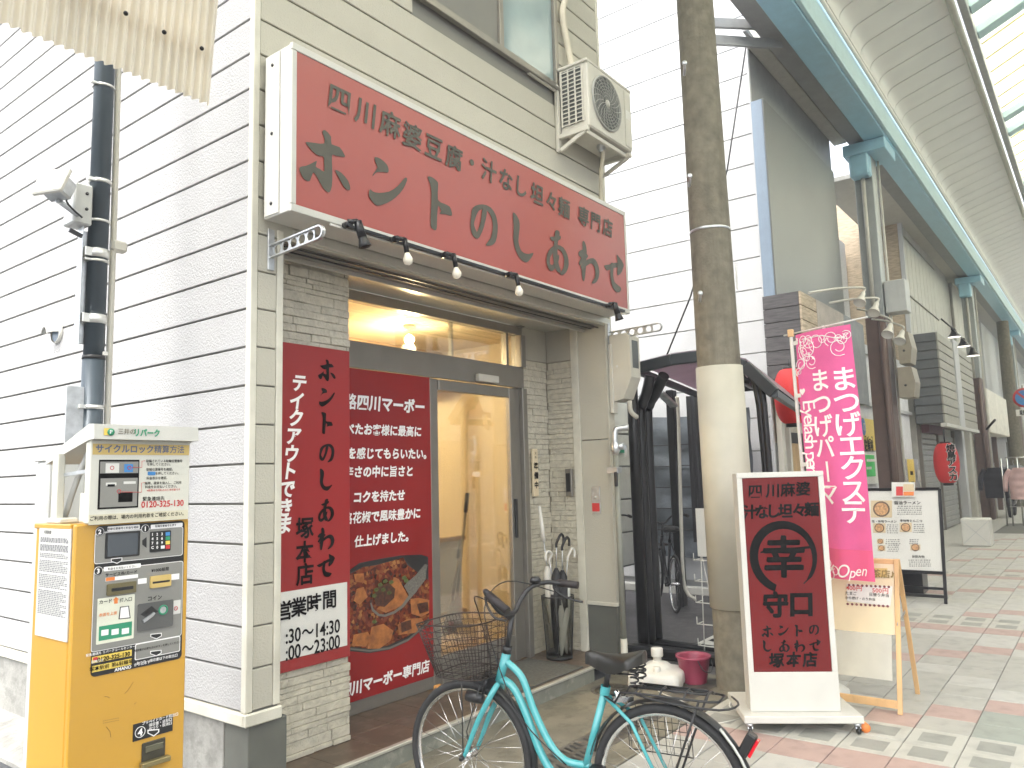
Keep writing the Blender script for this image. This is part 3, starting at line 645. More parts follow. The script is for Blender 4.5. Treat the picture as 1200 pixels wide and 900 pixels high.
mb = MB()
for ch, a_, b_ in (('営', 333, 716), ('業', 350, 711.5), ('時', 368, 707), ('間', 386, 702.5)): put(mb, ch, PY(a_, b_, BY-.004), UX, UZ, .108, .022, res=4)
mb.build('heading_lettering', ink2, vb); mb = MB()
for s_, a_, b_ in ((':30～14:30', 367.5, 739), (':00～23:00', 367.5, 758)): mb = MB(); put(mb, s_, PY(a_, b_, BY-.004), UX, UZ, .105, .016, res=4, sx=.80); mb.build('hours_lettering', ink2, vb)
# food print material: procedural mapo tofu
def foodmat():
    m = bpy.data.materials.new('food_photo_print'); m.use_nodes = True; n, l = m.node_tree.nodes, m.node_tree.links; b = n['Principled BSDF']; b.inputs['Roughness'].default_value = .25
    g = n.new('ShaderNodeNewGeometry'); v = n.new('ShaderNodeTexVoronoi'); v.inputs['Scale'].default_value = 48; n1 = n.new('ShaderNodeTexNoise'); n1.inputs['Scale'].default_value = 9; n1.inputs['Detail'].default_value = 5
    l.new(g.outputs['Position'], v.inputs['Vector']); l.new(g.outputs['Position'], n1.inputs['Vector'])
    r = n.new('ShaderNodeValToRGB'); cr = r.color_ramp; cr.elements[0].position = .25; cr.elements[0].color = (.018, .003, .002, 1); cr.elements[1].position = .75; cr.elements[1].color = (.34, .15, .04, 1)
    for p_, c_ in ((.42, (.07, .008, .003, 1)), (.55, (.16, .022, .006, 1)), (.64, (.20, .065, .018, 1))): q = cr.elements.new(p_); q.color = c_
    mx = n.new('ShaderNodeMix'); mx.data_type = 'FLOAT'; mx.inputs[0].default_value = .45; l.new(n1.outputs[0], mx.inputs[2]); l.new(v.outputs['Color'], mx.inputs[3])
    l.new(mx.outputs[0], r.inputs[0]); l.new(r.outputs[0], b.inputs['Base Color']); return m
food = foodmat(); tofu = mat('tofu_print', (.34, .12, .03), .3, var=.35, scale=24, wear=.4, wearc=(.12, .03, .01)); mince = mat('mince_print', (.06, .017, .008), .35, var=.7, scale=50); greenoni = mat('spring_onion_print', (.07, .10, .02), .4, var=.5, scale=60)
dp = thing('door_poster', 'dark red poster with white text and spicy tofu on the left door', 'poster', (3.7, DY, 1.2))
QY = DY-.018
bx('sheet', red_poster, dp, (D0-.02, QY, .20), (4.205, QY+.006, 2.358), 0)
def bowl_pt(a_, b_): return PY(400+a_/4.28, 620+b_/4.28, QY-.001)
def polyp(mb, pts, e_=0): mb.poly([bowl_pt(*p)+V((0, -e_, 0)) for p in pts])
mb = MB(); polyp(mb, [(42, 205), (90, 170), (200, 148), (300, 132), (400, 128), (435, 140), (440, 470), (400, 510), (330, 565), (240, 605), (140, 622), (42, 612)], .001); mb.build('pan_print', black, dp)
mb = MB(); polyp(mb, [(42, 225), (110, 190), (170, 182), (250, 160), (310, 142), (330, 180), (400, 230), (440, 260), (440, 440), (395, 490), (320, 545), (230, 585), (140, 600), (42, 590)], .002); mb.build('stew_print', food, dp)
mb = MB()
for k, pl in enumerate(([(345, 350), (390, 345), (440, 355), (438, 420), (400, 440), (350, 425)], [(150, 490), (210, 475), (260, 510), (245, 560), (190, 600), (130, 600)], [(60, 530), (130, 515), (150, 545), (120, 590), (50, 585)], [(280, 480), (330, 450), (400, 445), (415, 470), (370, 520), (290, 530)], [(75, 300), (110, 290), (130, 340), (90, 380), (60, 360)], [(60, 225), (110, 222), (115, 270), (70, 265)], [(260, 240), (285, 250), (335, 340), (300, 385), (220, 420), (175, 400), (230, 350)])): polyp(mb, smooth_list(pl) if False else pl, .003+k*.0003)
mb.build('tofu_print', tofu, dp)
mb = MB(); polyp(mb, [(160, 330), (185, 285), (235, 270), (268, 300), (262, 345), (215, 390), (170, 385)], .0056)
mb.build('mince_print', mince, dp); mb = MB(); polyp(mb, [(375, 375), (430, 365), (436, 410), (390, 425)], .0058); mb.build('mince_print', mince, dp); mb = MB(); polyp(mb, [(295, 470), (345, 455), (350, 500), (300, 520)], .006); mb.build('mince_print', mince, dp)
mb = MB()
for k, (a_, b_) in enumerate(((180, 275), (205, 258), (235, 262), (160, 300), (150, 330), (195, 300), (225, 315), (300, 240), (310, 255), (150, 460))): polyp(mb, [(a_, b_), (a_+16, b_-8), (a_+26, b_+4), (a_+14, b_+14), (a_+2, b_+12)], .0065+k*.0001)
mb.build('onion_print', greenoni, dp)
spm = plain('spoon_print', (.14, .13, .11), .3)
mb = MB(); O_ = [(140, 370), (150, 410), (180, 435), (215, 440), (265, 422), (310, 390), (340, 350), (372, 315), (400, 270), (430, 180), (415, 175), (370, 230), (325, 268), (310, 285), (335, 330), (300, 380), (262, 410), (215, 428), (185, 424), (158, 400), (148, 368)]; polyp(mb, O_, .0078)
mb.cm = 1; polyp(mb, [(325, 275), (370, 235), (425, 180), (420, 250), (372, 312), (345, 335)], .0083); mb.cm = 0
polyp(mb, [(42, 596), (140, 606), (240, 590), (330, 550), (400, 492), (440, 455), (440, 463), (402, 500), (332, 560), (242, 600), (140, 616), (42, 605)], .0074); mb.build('spoon_print', [spm, mat('spoon_dark', (.14, .13, .11), .3, var=.4, scale=80)], dp)
lines = [('路四川マーボー', 453, 473, .110), ('食べたお客様に最高に', 450, 506, .080), ('美を感じてもらいたい。', 450, 530, .080), ('辛さの中に旨さと', 448, 554, .080), ('コクを持たせ', 447.5, 579, .080), ('路花椒で風味豊かに', 449.5, 606, .080), ('仕上げました。', 447, 630, .078), ('路四川マーボー専門店', 449, 795-5, .090)]
ends = [(497, 478), (493, 505), (499, 531), (483, 551), (474, 579), (492, 600), (478, 627), (503, 779)]
for (s_, a_, b_, sz), (ea, eb) in zip(lines, ends):
    mb = MB(); pr_ = PY(ea, eb, QY)
    put(mb, s_, (pr_.x, QY, pr_.z-.036), UX, UZ, sz, .024, align='R', eps=.003, shear=.10)
    # keep only what is on the visible sheet
    keep = [i for i, f in enumerate(mb.f) if min(mb.v[k].x for k in f) > D0-.015]
    mb.f = [mb.f[i] for i in keep]; mb.m = [0]*len(keep); mb.sm = [False]*len(keep)
    mb.build('white_lettering', whiteprint, dp)
# ================================================================ SMALL WALL THINGS RIGHT OF THE DOOR
t = thing('hanging_nameplate', 'small wooden plaque with vertical lettering on the stone wall by the door', 'plaque', (5.50, DY, 1.7))
bx('plate', plywood, t, (5.47, DY-.035, 1.43), (5.545, DY-.015, 1.84), .003); mb = MB(); vtext(mb, '準備中', (5.508, DY-.036, 1.69), UX, UZ, .062, .082, .035); vtext(mb, '只今', (5.508, DY-.036, 1.80), UX, UZ, .028, .036, .03); mb.build('lettering', ink2, t)
t = thing('wall_socket_box', 'small grey box with dark cover at the edge of the stone wall', 'box', (5.75, 3.75, 1.5))
bx('housing', alu, t, (IX-.05, 3.735, 1.42), (IX-.015, 3.80, 1.66), .004); bx('cover', black, t, (IX-.055, 3.745, 1.46), (IX-.051, 3.79, 1.62), .002)
p = PX(697, 597, IX); t = thing('alarm_plate', 'steel plate with red lower label on the cream pillar', 'plate', tuple(p))
a_, b_ = PX(693, 570, IX), PX(704, 602, IX); bx('plate', galv, t, (IX-.006, b_.y, b_.z), (IX+.003, a_.y, a_.z), .002); bx('red_label', redp, t, (IX-.008, b_.y+.005, b_.z+.02), (IX-.0065, a_.y-.005, b_.z+.09), 0)
MB().lathe(((IX-.006), (a_.y+b_.y)/2, a_.z-.09), [(.014, 0), (.014, .01), (.001, .012)], (-1, 0, 0), 12).build('button', white, t)
# umbrella stand + umbrellas
ux, uy, uz = 5.45, 3.74, .112
us = thing('umbrella_stand', 'black framed cylindrical umbrella stand with clear sides on the step', 'umbrella stand', (ux, uy, uz))
MB().lathe((ux, uy, uz), [(.001, .012), (.105, .012), (.11, .03), (.11, .0), (.10, 0)], n=24).build('base', black, us)
MB().lathe((ux, uy, uz), [(.10, .03), (.132, .50)], n=28).build('clear_body', glass('smoky_plastic', (.62, .62, .58)), us)
MB().tube([(ux+.133*math.cos(q), uy+.133*math.sin(q), uz+.50) for q in [i*math.pi/12 for i in range(24)]], .006, 6, closed=True).build('rim', black, us)
for k in range(4):
    an = .5+k*math.pi/2; MB().tube([(ux+.102*math.cos(an), uy+.102*math.sin(an), uz+.02), (ux+.134*math.cos(an), uy+.134*math.sin(an), uz+.5)], .005, 6).build('rod', black, us)
blackcloth = mat('black_umbrella_cloth', (.02, .02, .022), .7, bump=.004, bscale=40); clearumb = mat('translucent_umbrella_film', (.55, .55, .50), .25, var=.15)
def umbrella(bxp, byp, tx, ty, H, col, hcol, lab, hook):
    t = thing('umbrella', lab, 'umbrella', (bxp, byp, uz+.03), 'umbrellas in the stand by the door'); b_ = V((bxp, byp, uz+.03)); tp = V((tx, ty, uz+H))
    d = (tp-b_); MB().tube([b_, b_+d*.12, b_+d*.45, b_+d*.72, b_+d*.78], [.008, .026, .052, .040, .012], 9).build('canopy', col, t)
    MB().tube([b_+d*.77, tp], .006, 6).build('shaft', galv, t)
    if hook: MB().tube([tp-d.normalized()*.03, tp, tp+V((.01, -.02, .05)), tp+V((.045*hook, -.02, .075)), tp+V((.075*hook, -.02, .05)), tp+V((.075*hook, -.02, .0))], .011, 8, 4).build('handle', hcol, t)
    else: MB().tube([tp, tp+d.normalized()*.12, tp+d.normalized()*.30], [.014, .018, .012], 8).build('handle', hcol, t)
umbrella(5.43, 3.76, 5.40, 3.70, .93, blackcloth, black, 'black umbrella with a black hooked handle at the back left of the stand', 1)
umbrella(5.47, 3.72, 5.47, 3.69, .90, blackcloth, black, 'black umbrella in the middle of the umbrella stand', 1)
umbrella(5.50, 3.70, 5.36, 3.75, .80, clearumb, whitepl, 'clear umbrella with white hooked handle at the left of the stand', -1)
umbrella(5.42, 3.70, 5.56, 3.70, .80, clearumb, whitepl, 'clear umbrella with white hooked handle at the right of the stand', 1)
umbrella(5.46, 3.76, 5.42, 3.84, .94, whitepl, whitepl, 'tall folded white umbrella standing highest in the stand', 0)
# meter box, conduit, water pipe
t = thing('meter_box', 'cream electric meter box with dark window right of the cream pillar', 'meter box', (5.9, 3.25, 2.5))
mbx0, mby0 = 5.80, 3.15
MB().prism([(mbx0, FY-.02, 2.25), (mbx0, FY-.02, 2.80), (mbx0, mby0+.03, 2.80), (mbx0, mby0, 2.77), (mbx0, mby0, 2.42), (mbx0, mby0+.08, 2.24), (mbx0, FY-.05, 2.22)], (.17, 0, 0)).build('cover', cream, t)
bx('window_pane', mat('meter_window', (.12, .13, .13), .1), t, (mbx0+.035, mby0-.004, 2.50), (mbx0+.14, mby0-.001, 2.74), .001); MB().cyl((mbx0-.004, 3.28, 2.52), (mbx0, 3.28, 2.52), .01).build('screw', galv, t)
t = thing('cable_duct', 'cream upright cable duct on the wall edge behind the meter box', 'duct', (5.85, FY, 2.4)); bx('duct', cream, t, (5.79, FY-.045, 2.12), (5.86, FY-.009, 2.72), .004); MB().tube([(5.85, 3.2, 2.22), (5.86, 3.2, 2.13), (5.93, 3.18, 2.08)], .02, 8, 3).build('elbow', cream, t)
t = thing('water_pipe', 'grey vertical water pipe with valve standing beside the cream pillar', 'pipe', (5.66, 3.28, 0))
pxx, pyy = 5.66, 3.25
MB().tube([(pxx, pyy, .28), (pxx, pyy, 1.76)], .024, 12).build('riser_pipe', mat('pipe_grey', (.25, .255, .215), .6, .2, streak=.3), t); MB().tube([(pxx, pyy, -.02), (pxx, pyy, .28)], .028, 12).build('lower_sleeve', cream, t)
MB().tube([(pxx, pyy, 1.76), (pxx, pyy, 1.95), (pxx+.02, pyy-.03, 1.98), (pxx+.06, pyy-.10, 1.985)], .026, 10, 3).lathe((pxx, pyy, 1.78), [(.032, 0), (.04, .02), (.04, .06), (.032, .08)]).build('valve_body', galv, t)
MB().cyl((pxx, pyy, 1.83), (pxx+.02, pyy-.07, 1.83), .03).bar((pxx+.03, pyy-.08, 1.84), (pxx+.03, pyy-.08, 1.74), .012, .02).build('valve_handle', galv, t); bx('strap', galv, t, (pxx-.04, pyy-.03, 1.61), (pxx+.04, pyy+.07, 1.66), .003)
bx('hanging_tag', black, t, (pxx-.05, pyy-.03, 1.5), (pxx-.028, pyy-.0, 1.62), .006)
# ================================================================ SIDE WALL FITTINGS, STEEL POLE
p = PX(68, 390, SX-.002)
t = thing('vent_hood', 'small white hooded vent cap on the white side wall left of the pole', 'vent', tuple(p))
MB().lathe(p, [(.075, 0), (.078, .006), (.07, .02), (.066, .022)], (-1, 0, 0), 24).build('flange', whitepl, t)
def hood(u, v):
    an = math.pi*(u)-.0; r = .064*(1-.15*v); return p+V((-.02-.07*math.sin(v*math.pi/2), r*math.cos(an)*(1-.25*v), r*math.sin(an)*(1-.1*v)-.02*v))
MB().sheet(hood, 14, 6).build('hood', whitepl, t); MB().lathe(p, [(.062, .012), (.001, .013)], (-1, 0, 0), 20).build('louvre', bluegrey, t)
px0 = PY(115, 280, 3.98); PXX, PYV = px0.x, 3.98
t = thing('steel_pole', 'dark slate blue steel pole rising behind the yellow machine by the side wall', 'pole', (PXX, PYV, 0))
zc = PY(110, 417, 3.98).z
MB().cyl((PXX, PYV, -.02), (PXX, PYV, zc-.02), .052, n=24).build('lower_tube', poledark, t); MB().cyl((PXX, PYV, zc), (PXX, PYV, 6.2), .048, n=24).build('upper_tube', poledark, t)
MB().cyl((PXX, PYV, zc-.02), (PXX, PYV, zc), .0535, n=24).build('joint_ring', black, t)
whiteband = plain('steel_band_metal', (.68, .68, .64), .3, .6)
for k, (yy, hh) in enumerate(((100, .012), (213, .018), (260, .012), (298, .045), (307, .012), (375, .045), (478, .02))):
    z = PY(113, yy, 3.98).z; MB().cyl((PXX, PYV, z-hh/2), (PXX, PYV, z+hh/2), .0545, n=24).box((PXX-.075, PYV-.035, z-hh/2), (PXX-.04, PYV-.01, z+hh/2), .002).build('steel_band', whiteband, t)
bx('band_label', whitepl, t, (PXX+.02, PYV-.06, zc+.0), (PXX+.042, PYV-.048, zc+.018), 0)
t = thing('cable_conduit', 'thin beige conduit tied along the right side of the dark pole', 'conduit', (PXX+.07, PYV, 0))
MB().tube([(PXX+.075, PYV, .1), (PXX+.075, PYV, 3.0), (PXX+.062, PYV+.02, 6)], .016, 10, 3).build('conduit', cream, t); bx('clip', cream, t, (PXX+.06, PYV-.03, PY(140, 290, 3.98).z-.03), (PXX+.14, PYV+.02, PY(140, 290, 3.98).z+.03), .012)
a_, b_ = PY(88, 212, 3.93), PY(108, 265, 3.93); t = thing('junction_box', 'grey junction box strapped to the dark pole beside the floodlight', 'box', tuple(a_))
greyb = mat('box_grey', (.50, .51, .49), .5, var=.05, streak=.2)
bx('box', greyb, t, (a_.x, 3.93, b_.z), (b_.x, 4.05, a_.z), .008)
for z in (b_.z+.08, b_.z+.16): MB().lathe((b_.x-.03, 3.93, z), [(.008, 0), (.008, .005), (.001, .006)], (0, -1, 0), 10).build('bolt', black, t)
a_, b_ = PY(97, 265, 3.95), PY(106, 405, 3.95); t = thing('mounting_channel', 'galvanised steel channel strapped to the left side of the dark pole', 'bracket', tuple(a_))
MB().box((a_.x, 3.95, b_.z), (a_.x+.006, 4.0, a_.z), .001).box((a_.x+.007, 3.99, b_.z+.01), (b_.x-.003, 3.996, a_.z-.01), .001).box((b_.x-.002, 3.95, b_.z+.02), (b_.x+.003, 4.0, a_.z-.02), .001).build('channel', galv, t)
MB().bar((a_.x-.01, 3.93, a_.z-.06), (a_.x-.07, 3.93, a_.z-.04), .012, .02).build('clamp', black, t)
a_, b_ = PY(78, 452, 3.96), PY(103, 512, 3.96); t = thing('back_plate', 'perforated grey mounting plate on the pole above the yellow machine', 'plate', tuple(a_))
bx('plate', galv, t, (a_.x, 3.96, b_.z-.1), (b_.x, 3.965, a_.z), .002)
c_ = PY(70, 222, 3.9); t = thing('floodlight', 'small white square floodlight tilted upward on the dark pole', 'floodlight', tuple(c_))
ax_ = V((-.75, -.3, .35)).normalized(); u_, w_ = frame_of(ax_)
MB().obox(c_+ax_*.05, (ax_, u_, w_), (.012, .085, .07), .006).build('lamp_frame', whitepl, t); MB().obox(c_+ax_*.0665, (ax_, u_, w_), (.002, .074, .06)).build('lens', flood, t)
MB().obox(c_-ax_*.0, (ax_, u_, w_), (.035, .06, .05), .01).build('heat_sink', galv, t); MB().bar(c_+V((.0, 0, -.06)), c_+V((.10, .02, -.10)), .03, .012).bar(c_+V((0, .01, 0)), c_+V((0, 0, -.07)), .03, .01).build('bracket', galv, t)
MB().tube([c_+V((.02, 0, .05)), c_+V((.05, -.03, .02)), c_+V((.02, -.03, -.06)), c_+V((.10, -.02, -.12))], .005, 6, 5).build('cable', black, t)
# ================================================================ CORRUGATED SHEET
t = thing('corrugated_awning', 'yellowed translucent corrugated plastic sheet hanging at the top left', 'awning', (1, 2.6, 3.2))
A_ = PY(246, 123, 2.6); def_ = None
def cs_(u, v): x = A_.x-1.9*(1-u); amp = .012*math.sin(u*1.9/.032*2*math.pi); return V((x+v*.02, 2.6-.10*v+amp, A_.z+1.1*v))
MB().sheet(cs_, 60*8, 3).build('sheet', corr, t)
for k in range(5):
    q = [PY(236, 57, 2.56), PY(192, 38, 2.56), PY(147, 16, 2.56), PY(100, -6, 2.56), PY(53, -28, 2.56)][k]; MB().lathe(q, [(.008, 0), (.008, .006), (.004, .010), (.001, .012)], (0, -1, 0), 10).build('screw', blackmetal, t)
q0, q1 = PY(236, 64, 2.62), PY(-40, -52, 2.62); MB().bar((q0.x, 2.64, q0.z), (q0.x-1.9, 2.64, q0.z), .03, .04).build('batten', wood, t)
# ================================================================ PAYMENT MACHINE
MY, mx0, mx1, md = 2.6, 1.125, 1.505, .30; MT = 1.487
pm = thing('payment_machine', 'yellow bicycle parking payment machine with white instruction header', 'machine', (1.3, MY, 0))
MB().box((mx0, MY, -.02), (mx1, MY+.022, MT), .004).build('door', yellow, pm); MB().box((mx0+.002, MY+.026, -.02), (mx1-.002, MY+md, MT-.002), .008).build('cabinet', yellow, pm)
def M(a_, b_, e_=.002): return PY(90+a_/4.5, 600+b_/4.5, MY-e_)
def mq(name, mt, a0, b0, a1, b1, e0=.0, e1=.003, ch=0):   # a rectangle of the front, from its photo corners
    c0, c1 = M((a0+a1)/2, b0, e1), M((a0+a1)/2, b1, e1); l, r = M(a0, (b0+b1)/2, e1).x, M(a1, (b0+b1)/2, e1).x
    return bx(name, mt, pm, (l, MY-e1, c1.z), (r, MY-e0, c0.z), ch)
def bent(x0, x1, z0, z1, e0, e1, name, mt, parent, rad=.012, sag=0, n=5):
    P_ = []
    for cx, cz, a0 in ((x1-rad, z1-rad, 0), (x0+rad, z1-rad, 90), (x0+rad, z0+rad, 180), (x1-rad, z0+rad+sag, 270)):
        for k in range(n): an = math.radians(a0+90*k/(n-1)); P_.append(V((cx+rad*math.cos(an), MY-e1, cz+rad*math.sin(an))))
    if sag:
        l_, r_ = P_[-n-1], P_[-n]; ins = [V((x0+(x1-x0)*q, MY-e1, z0+sag*q**1.8)) for q in (.3, .45, .6, .75, .88)]; P_ = P_[:-n]+ins+P_[-n+2:]
    return MB().prism(P_[::-1], (0, e1-e0, 0)).build(name, mt, parent)
zt = M(300, 55).z
pl_ = bent(M(90, 400).x, M(560, 400).x, M(180, 850).z, M(300, 62).z, .0, .003, 'control_panel', black, pm, .014)
X0, X1 = M(92, 200).x, M(557, 200).x
def rc(name, mt, u0, w0, u1, w1, e0, e1, rad=.006, par=None):   # u across panel 0..1, w metres below top of the machine
    return bent(X0+(X1-X0)*u0, X0+(X1-X0)*u1, MT-w1, MT-w0, e0, e1, name, mt, par or pm, rad)
def M2(a_, b_): q = M(a_, b_); return (q.x-X0)/(X1-X0), MT-q.z
def mr_(name, mt, a0, b0, a1, b1, e0, e1, rad=.004, par=None):
    (u0, _), (u1, _) = M2(a0, (b0+b1)/2), M2(a1, (b0+b1)/2); w0 = M2((a0+a1)/2, b0)[1]; w1 = M2((a0+a1)/2, b1)[1]
    return rc(name, mt, u0, w0, u1, w1, e0, e1, rad, par)
mr_('upper_plate', whiteprint, 93, 92, 558, 252, .003, .0036, .008); mr_('upper_plate', panelgrey, 96, 95, 555, 249, .0036, .0042, .007)
mr_('lower_plate', whiteprint, 82, 283, 555, 695, .003, .0036, .008); mr_('lower_plate', panelgrey, 85, 286, 552, 692, .0036, .0042, .007)
mr_('title_strip', whiteprint, 160, 62+10, 330, 92+4, .0042, .0046, .003); mr_('title_strip', whiteprint, 388, 62, 556, 82, .0042, .0046, .003); mr_('title_strip', whiteprint, 140, 280, 335, 303, .0044, .0049, .003)
mr_('screen_bezel', black, 147, 105, 330, 238, .0042, .006, .004); mr_('screen', screenm, 160, 115, 318, 228, .006, .0066, .002)
mr_('keypad', black, 383, 100, 492, 208, .0042, .007, .004)
def mt_(name, s_, a_, b_, size, mt, bold=.02, e_=.005, par=None, sx=1):
    q = M(a_, b_, e_); return text(name, s_, q, UX, UZ, size, mt, par or pm, bold, 'C', 0.0004, 2, sx)
for r_ in range(4):
    for c2 in range(4):
        a_, b_ = 399+c2*25, 118+r_*23-c2*1.2
        if c2 == 3: mr_('key', [bluep, green, yellow2, redp][r_], a_-10, b_-9, a_+12, b_+10, .007, .009, .001)
        else:
            s_ = ['123', '456', '789', 'C0'][r_]
            if c2 < len(s_): mt_('key_number', s_[c2], a_, b_, .0125, whiteprint, .03, .0074)
            else: mr_('key', whiteprint, a_-10, b_-8, a_+9, b_+8, .007, .009, .001)
for s_, a_, b_ in (('2', 121, 104), ('1', 361, 88), ('3', 113, 311)):
    q = M(a_, b_, .005); MB().lathe(q, [(.0135, 0), (.0135, .001), (.001, .0011)], (0, -1, 0), 24).build('number_disc', whiteprint, pm); MB().lathe(q+V((0, -.0013, 0)), [(.0122, 0), (.001, .0005)], (0, -1, 0), 24).build('number_disc', black, pm); mt_('number', s_, a_, b_, .021, whiteprint, .03, .0072)
for a_, b_ in ((210, 257), (418, 655), (417, 745)):
    mb = MB(); q = [M(a_+dx, b_+dy, .0052) for dx, dy in ((-30, -12), (30, -18), (30, 0), (2, 16), (-30, 4))]; mb.poly(q); mb.build('arrow_mark', whiteprint, pm)
    mb = MB(); q = [M(a_+dx, b_+dy, .0058) for dx, dy in ((-26, -8), (26, -14), (26, -2), (2, 11), (-26, 2))]; mb.poly(q); mb.build('arrow_mark', black, pm)
MB().poly([M(*q, .0052) for q in ((368, 132), (368, 190), (345, 172), (345, 150))]).build('arrow_mark', black, pm)
mr_('card_slot', mat('slot_brown', (.13, .11, .05), .5), 155, 372, 306, 432, .0042, .012, .003); mr_('card_mouth', black, 175, 395, 290, 412, .012, .0125, .002)
mr_('strip', whiteprint, 150, 337, 320, 356, .0042, .0052, .001); mr_('strip', orange, 151, 344, 198, 362, .0052, .0056, .001)
mr_('note_slot', gold, 383, 333, 490, 395, .0042, .012, .003); mr_('note_mouth', black, 392, 362, 482, 372, .012, .0125, .001)
mt_('caption', 'サービス券/カード', 235, 324, .0125, ink2, .02); mt_('caption', '¥1000紙幣', 440, 304, .0135, ink2, .02); mt_('caption', 'コイン', 412, 453, .017, ink2, .025)
mt_('caption', '料金をお支払いください', 240, 293, .0085, ink2, .01, .0052); mt_('caption', '駐輪位置番号と料金を確認', 245, 85, .0085, ink2, .01, .005); mt_('caption', '駐輪位置番号を押す', 470, 72, .0085, ink2, .01, .005)
mr_('note_icon', whiteprint, 320, 350, 366, 378, .0042, .005, .001); mr_('note_icon', whiteprint, 496, 326, 538, 356, .0042, .005, .001)
mr_('card_notice', mat('notice_cream', (.72, .72, .58), .5), 104, 445, 300, 682, .0042, .005, .003); mr_('card_notice_green', green, 114, 590, 287, 665, .0052, .0056, .001)
mt_('caption', 'カード', 152, 472, .014, ink2, .02, .006); mt_('caption', '挿入口', 258, 462, .014, ink2, .01, .006)
MB().poly([M(*q, .0057) for q in ((190, 465), (206, 448), (224, 460), (216, 462), (216, 482), (197, 484), (197, 466))]).build('orange_arrow', orange, pm)
mt_('caption', '表面を上面', 165, 538, .0115, orange, .02, .006); MB().poly([M(*q, .0057) for q in ((228, 500), (275, 494), (284, 560), (220, 566))]).build('card_icon', ink2, pm); MB().poly([M(*q, .0062) for q in ((232, 504), (271, 498), (279, 556), (226, 562))]).build('card_icon', whiteprint, pm)
for k in range(3): mr_('green_icon', whiteprint, 126+k*54, 620-k*4, 164+k*54, 650-k*4, .0058, .0062, .001)
mr_('coin_block', mat('coin_block_grey', (.10, .10, .095), .4), 318, 472, 502, 615, .0042, .010, .006)
q = M(455, 516, .010); MB().lathe(q, [(.0165, 0), (.0165, .003), (.012, .003), (.012, .0)], (0, -1, 0), 24).build('green_ring', green, pm); MB().lathe(q, [(.011, .0005), (.001, .0006)], (0, -1, 0), 20).build('coin_button', galv, pm)
MB().prism([M(*q, .0101) for q in ((345, 570), (402, 527), (410, 532), (400, 548), (352, 583))], (0, -.006, 0)).build('coin_lever', galv, pm); MB().poly([M(*q, .0103) for q in ((335, 540), (395, 495), (428, 525), (372, 560))]).build('coin_shade', black, pm)
mr_('sticker', paper, 504, 465, 545, 537, .0042, .0048, .001); q = M(523, 508, .0052); MB().tube([q+V((.006*math.cos(i*.5236), 0, .006*math.sin(i*.5236))) for i in range(12)], .0012, 4, closed=True).bar(q+V((-.004, 0, .004)), q+V((.004, 0, -.004)), .001).build('sticker_mark', redp, pm)
mr_('receipt_bar', whiteprint, 306, 675, 543, 758, .0032, .0038, .005); mr_('receipt_bar', panelgrey, 310, 679, 539, 754, .0038, .0043, .004); mt_('caption', '領収書が必要な方はボタンを押してください', 428, 708, .008, ink2, .01, .005)
mr_('phone_strip', yellow2, 80, 745, 288, 778, .0032, .0038, .001); mr_('phone_strip', yellow2, 80, 792, 288, 825, .0032, .0038, .001); mr_('phone_mark', redp, 84, 765, 108, 782, .004, .0044, .001)
mt_('phone_number', '0120-325-130', 196, 762, .0185, ink2, .03); mt_('place_name', '塚本駅前 第6 駐輪場', 184, 808, .0155, ink2, .02); mt_('maker_name', 'AMANO', 243, 824, .0145, whiteprint, .03)
mt_('caption', '緊急連絡先 リパークコールセンター', 180, 732, .0095, whiteprint, .01); mt_('caption', '近隣情報', 108, 790-4, .0095, whiteprint, .01)
mt_('caption', 'おつり・領収書は下の取出口', 425, 776, .011, whiteprint, .02); mt_('caption', 'から出ます', 345, 798, .011, whiteprint, .02)
def L(a_, b_, e_=.002): return PY(a_/3.75, 740+b_/3.75, MY-e_)
c0, c1 = L(673, 386), L(673, 460); bx('outlet_label', black, pm, (L(585, 440).x, MY-.003, c1.z), (L(759, 400).x, MY-.0002, c0.z), 0)
q = L(616, 442, .0035); MB().lathe(q, [(.0175, 0), (.0175, .0006), (.0155, .0006), (.0155, 0)], (0, -1, 0), 24).build('number_ring', whiteprint, pm); text('number', '4', q, UX, UZ, .030, whiteprint, pm, .04, 'C', .0005, 2)
for k, s_ in enumerate(('プリペイドカード取出口', '領収書・返却口', 'おつり・取消口')): text('caption', s_, L(705, 383+k*16-0, .0035), UX, UZ, .0115, whiteprint, pm, .02, 'C', .0004, 2)
MB().poly([L(a_, b_, .0045) for a_, b_ in ((648, 432), (700, 428), (700, 442), (676, 462), (648, 448))]).build('arrow_mark', whiteprint, pm); MB().poly([L(a_, b_, .005) for a_, b_ in ((653, 437), (695, 433), (695, 441), (676, 456), (653, 446))]).build('arrow_mark', black, pm)
c0, c1 = L(672, 478), L(672, 565); tray = mat('outlet_dark', (.045, .04, .025), .35)
bx('outlet_frame', tray, pm, (L(622, 510).x, MY-.006, c1.z), (L(725, 510).x, MY-.0005, c0.z), .004); bx('outlet_flap', mat('outlet_glass', (.10, .095, .06), .15), pm, (L(634, 510).x, MY-.010, c1.z+.03), (L(714, 510).x, MY-.0065, c0.z-.012), .003); bx('outlet_tray', mat('tray_metal', (.30, .25, .12), .35, .6), pm, (L(608, 560).x, MY-.03, c1.z-.01), (L(733, 560).x, MY-.007, c1.z+.006), .002)
mb = MB()
for i in range(8):
    for j in range(2): q = L(456+i*9, 393-i*1.8+j*10, .0006); mb.box((q.x-.001, MY-.0006, q.z-.001), (q.x+.001, MY+.0, q.z+.001))
mb.build('speaker_holes', black, pm, kind='stuff')
sc_ = mat('scratch', (.25, .13, .03), .7)
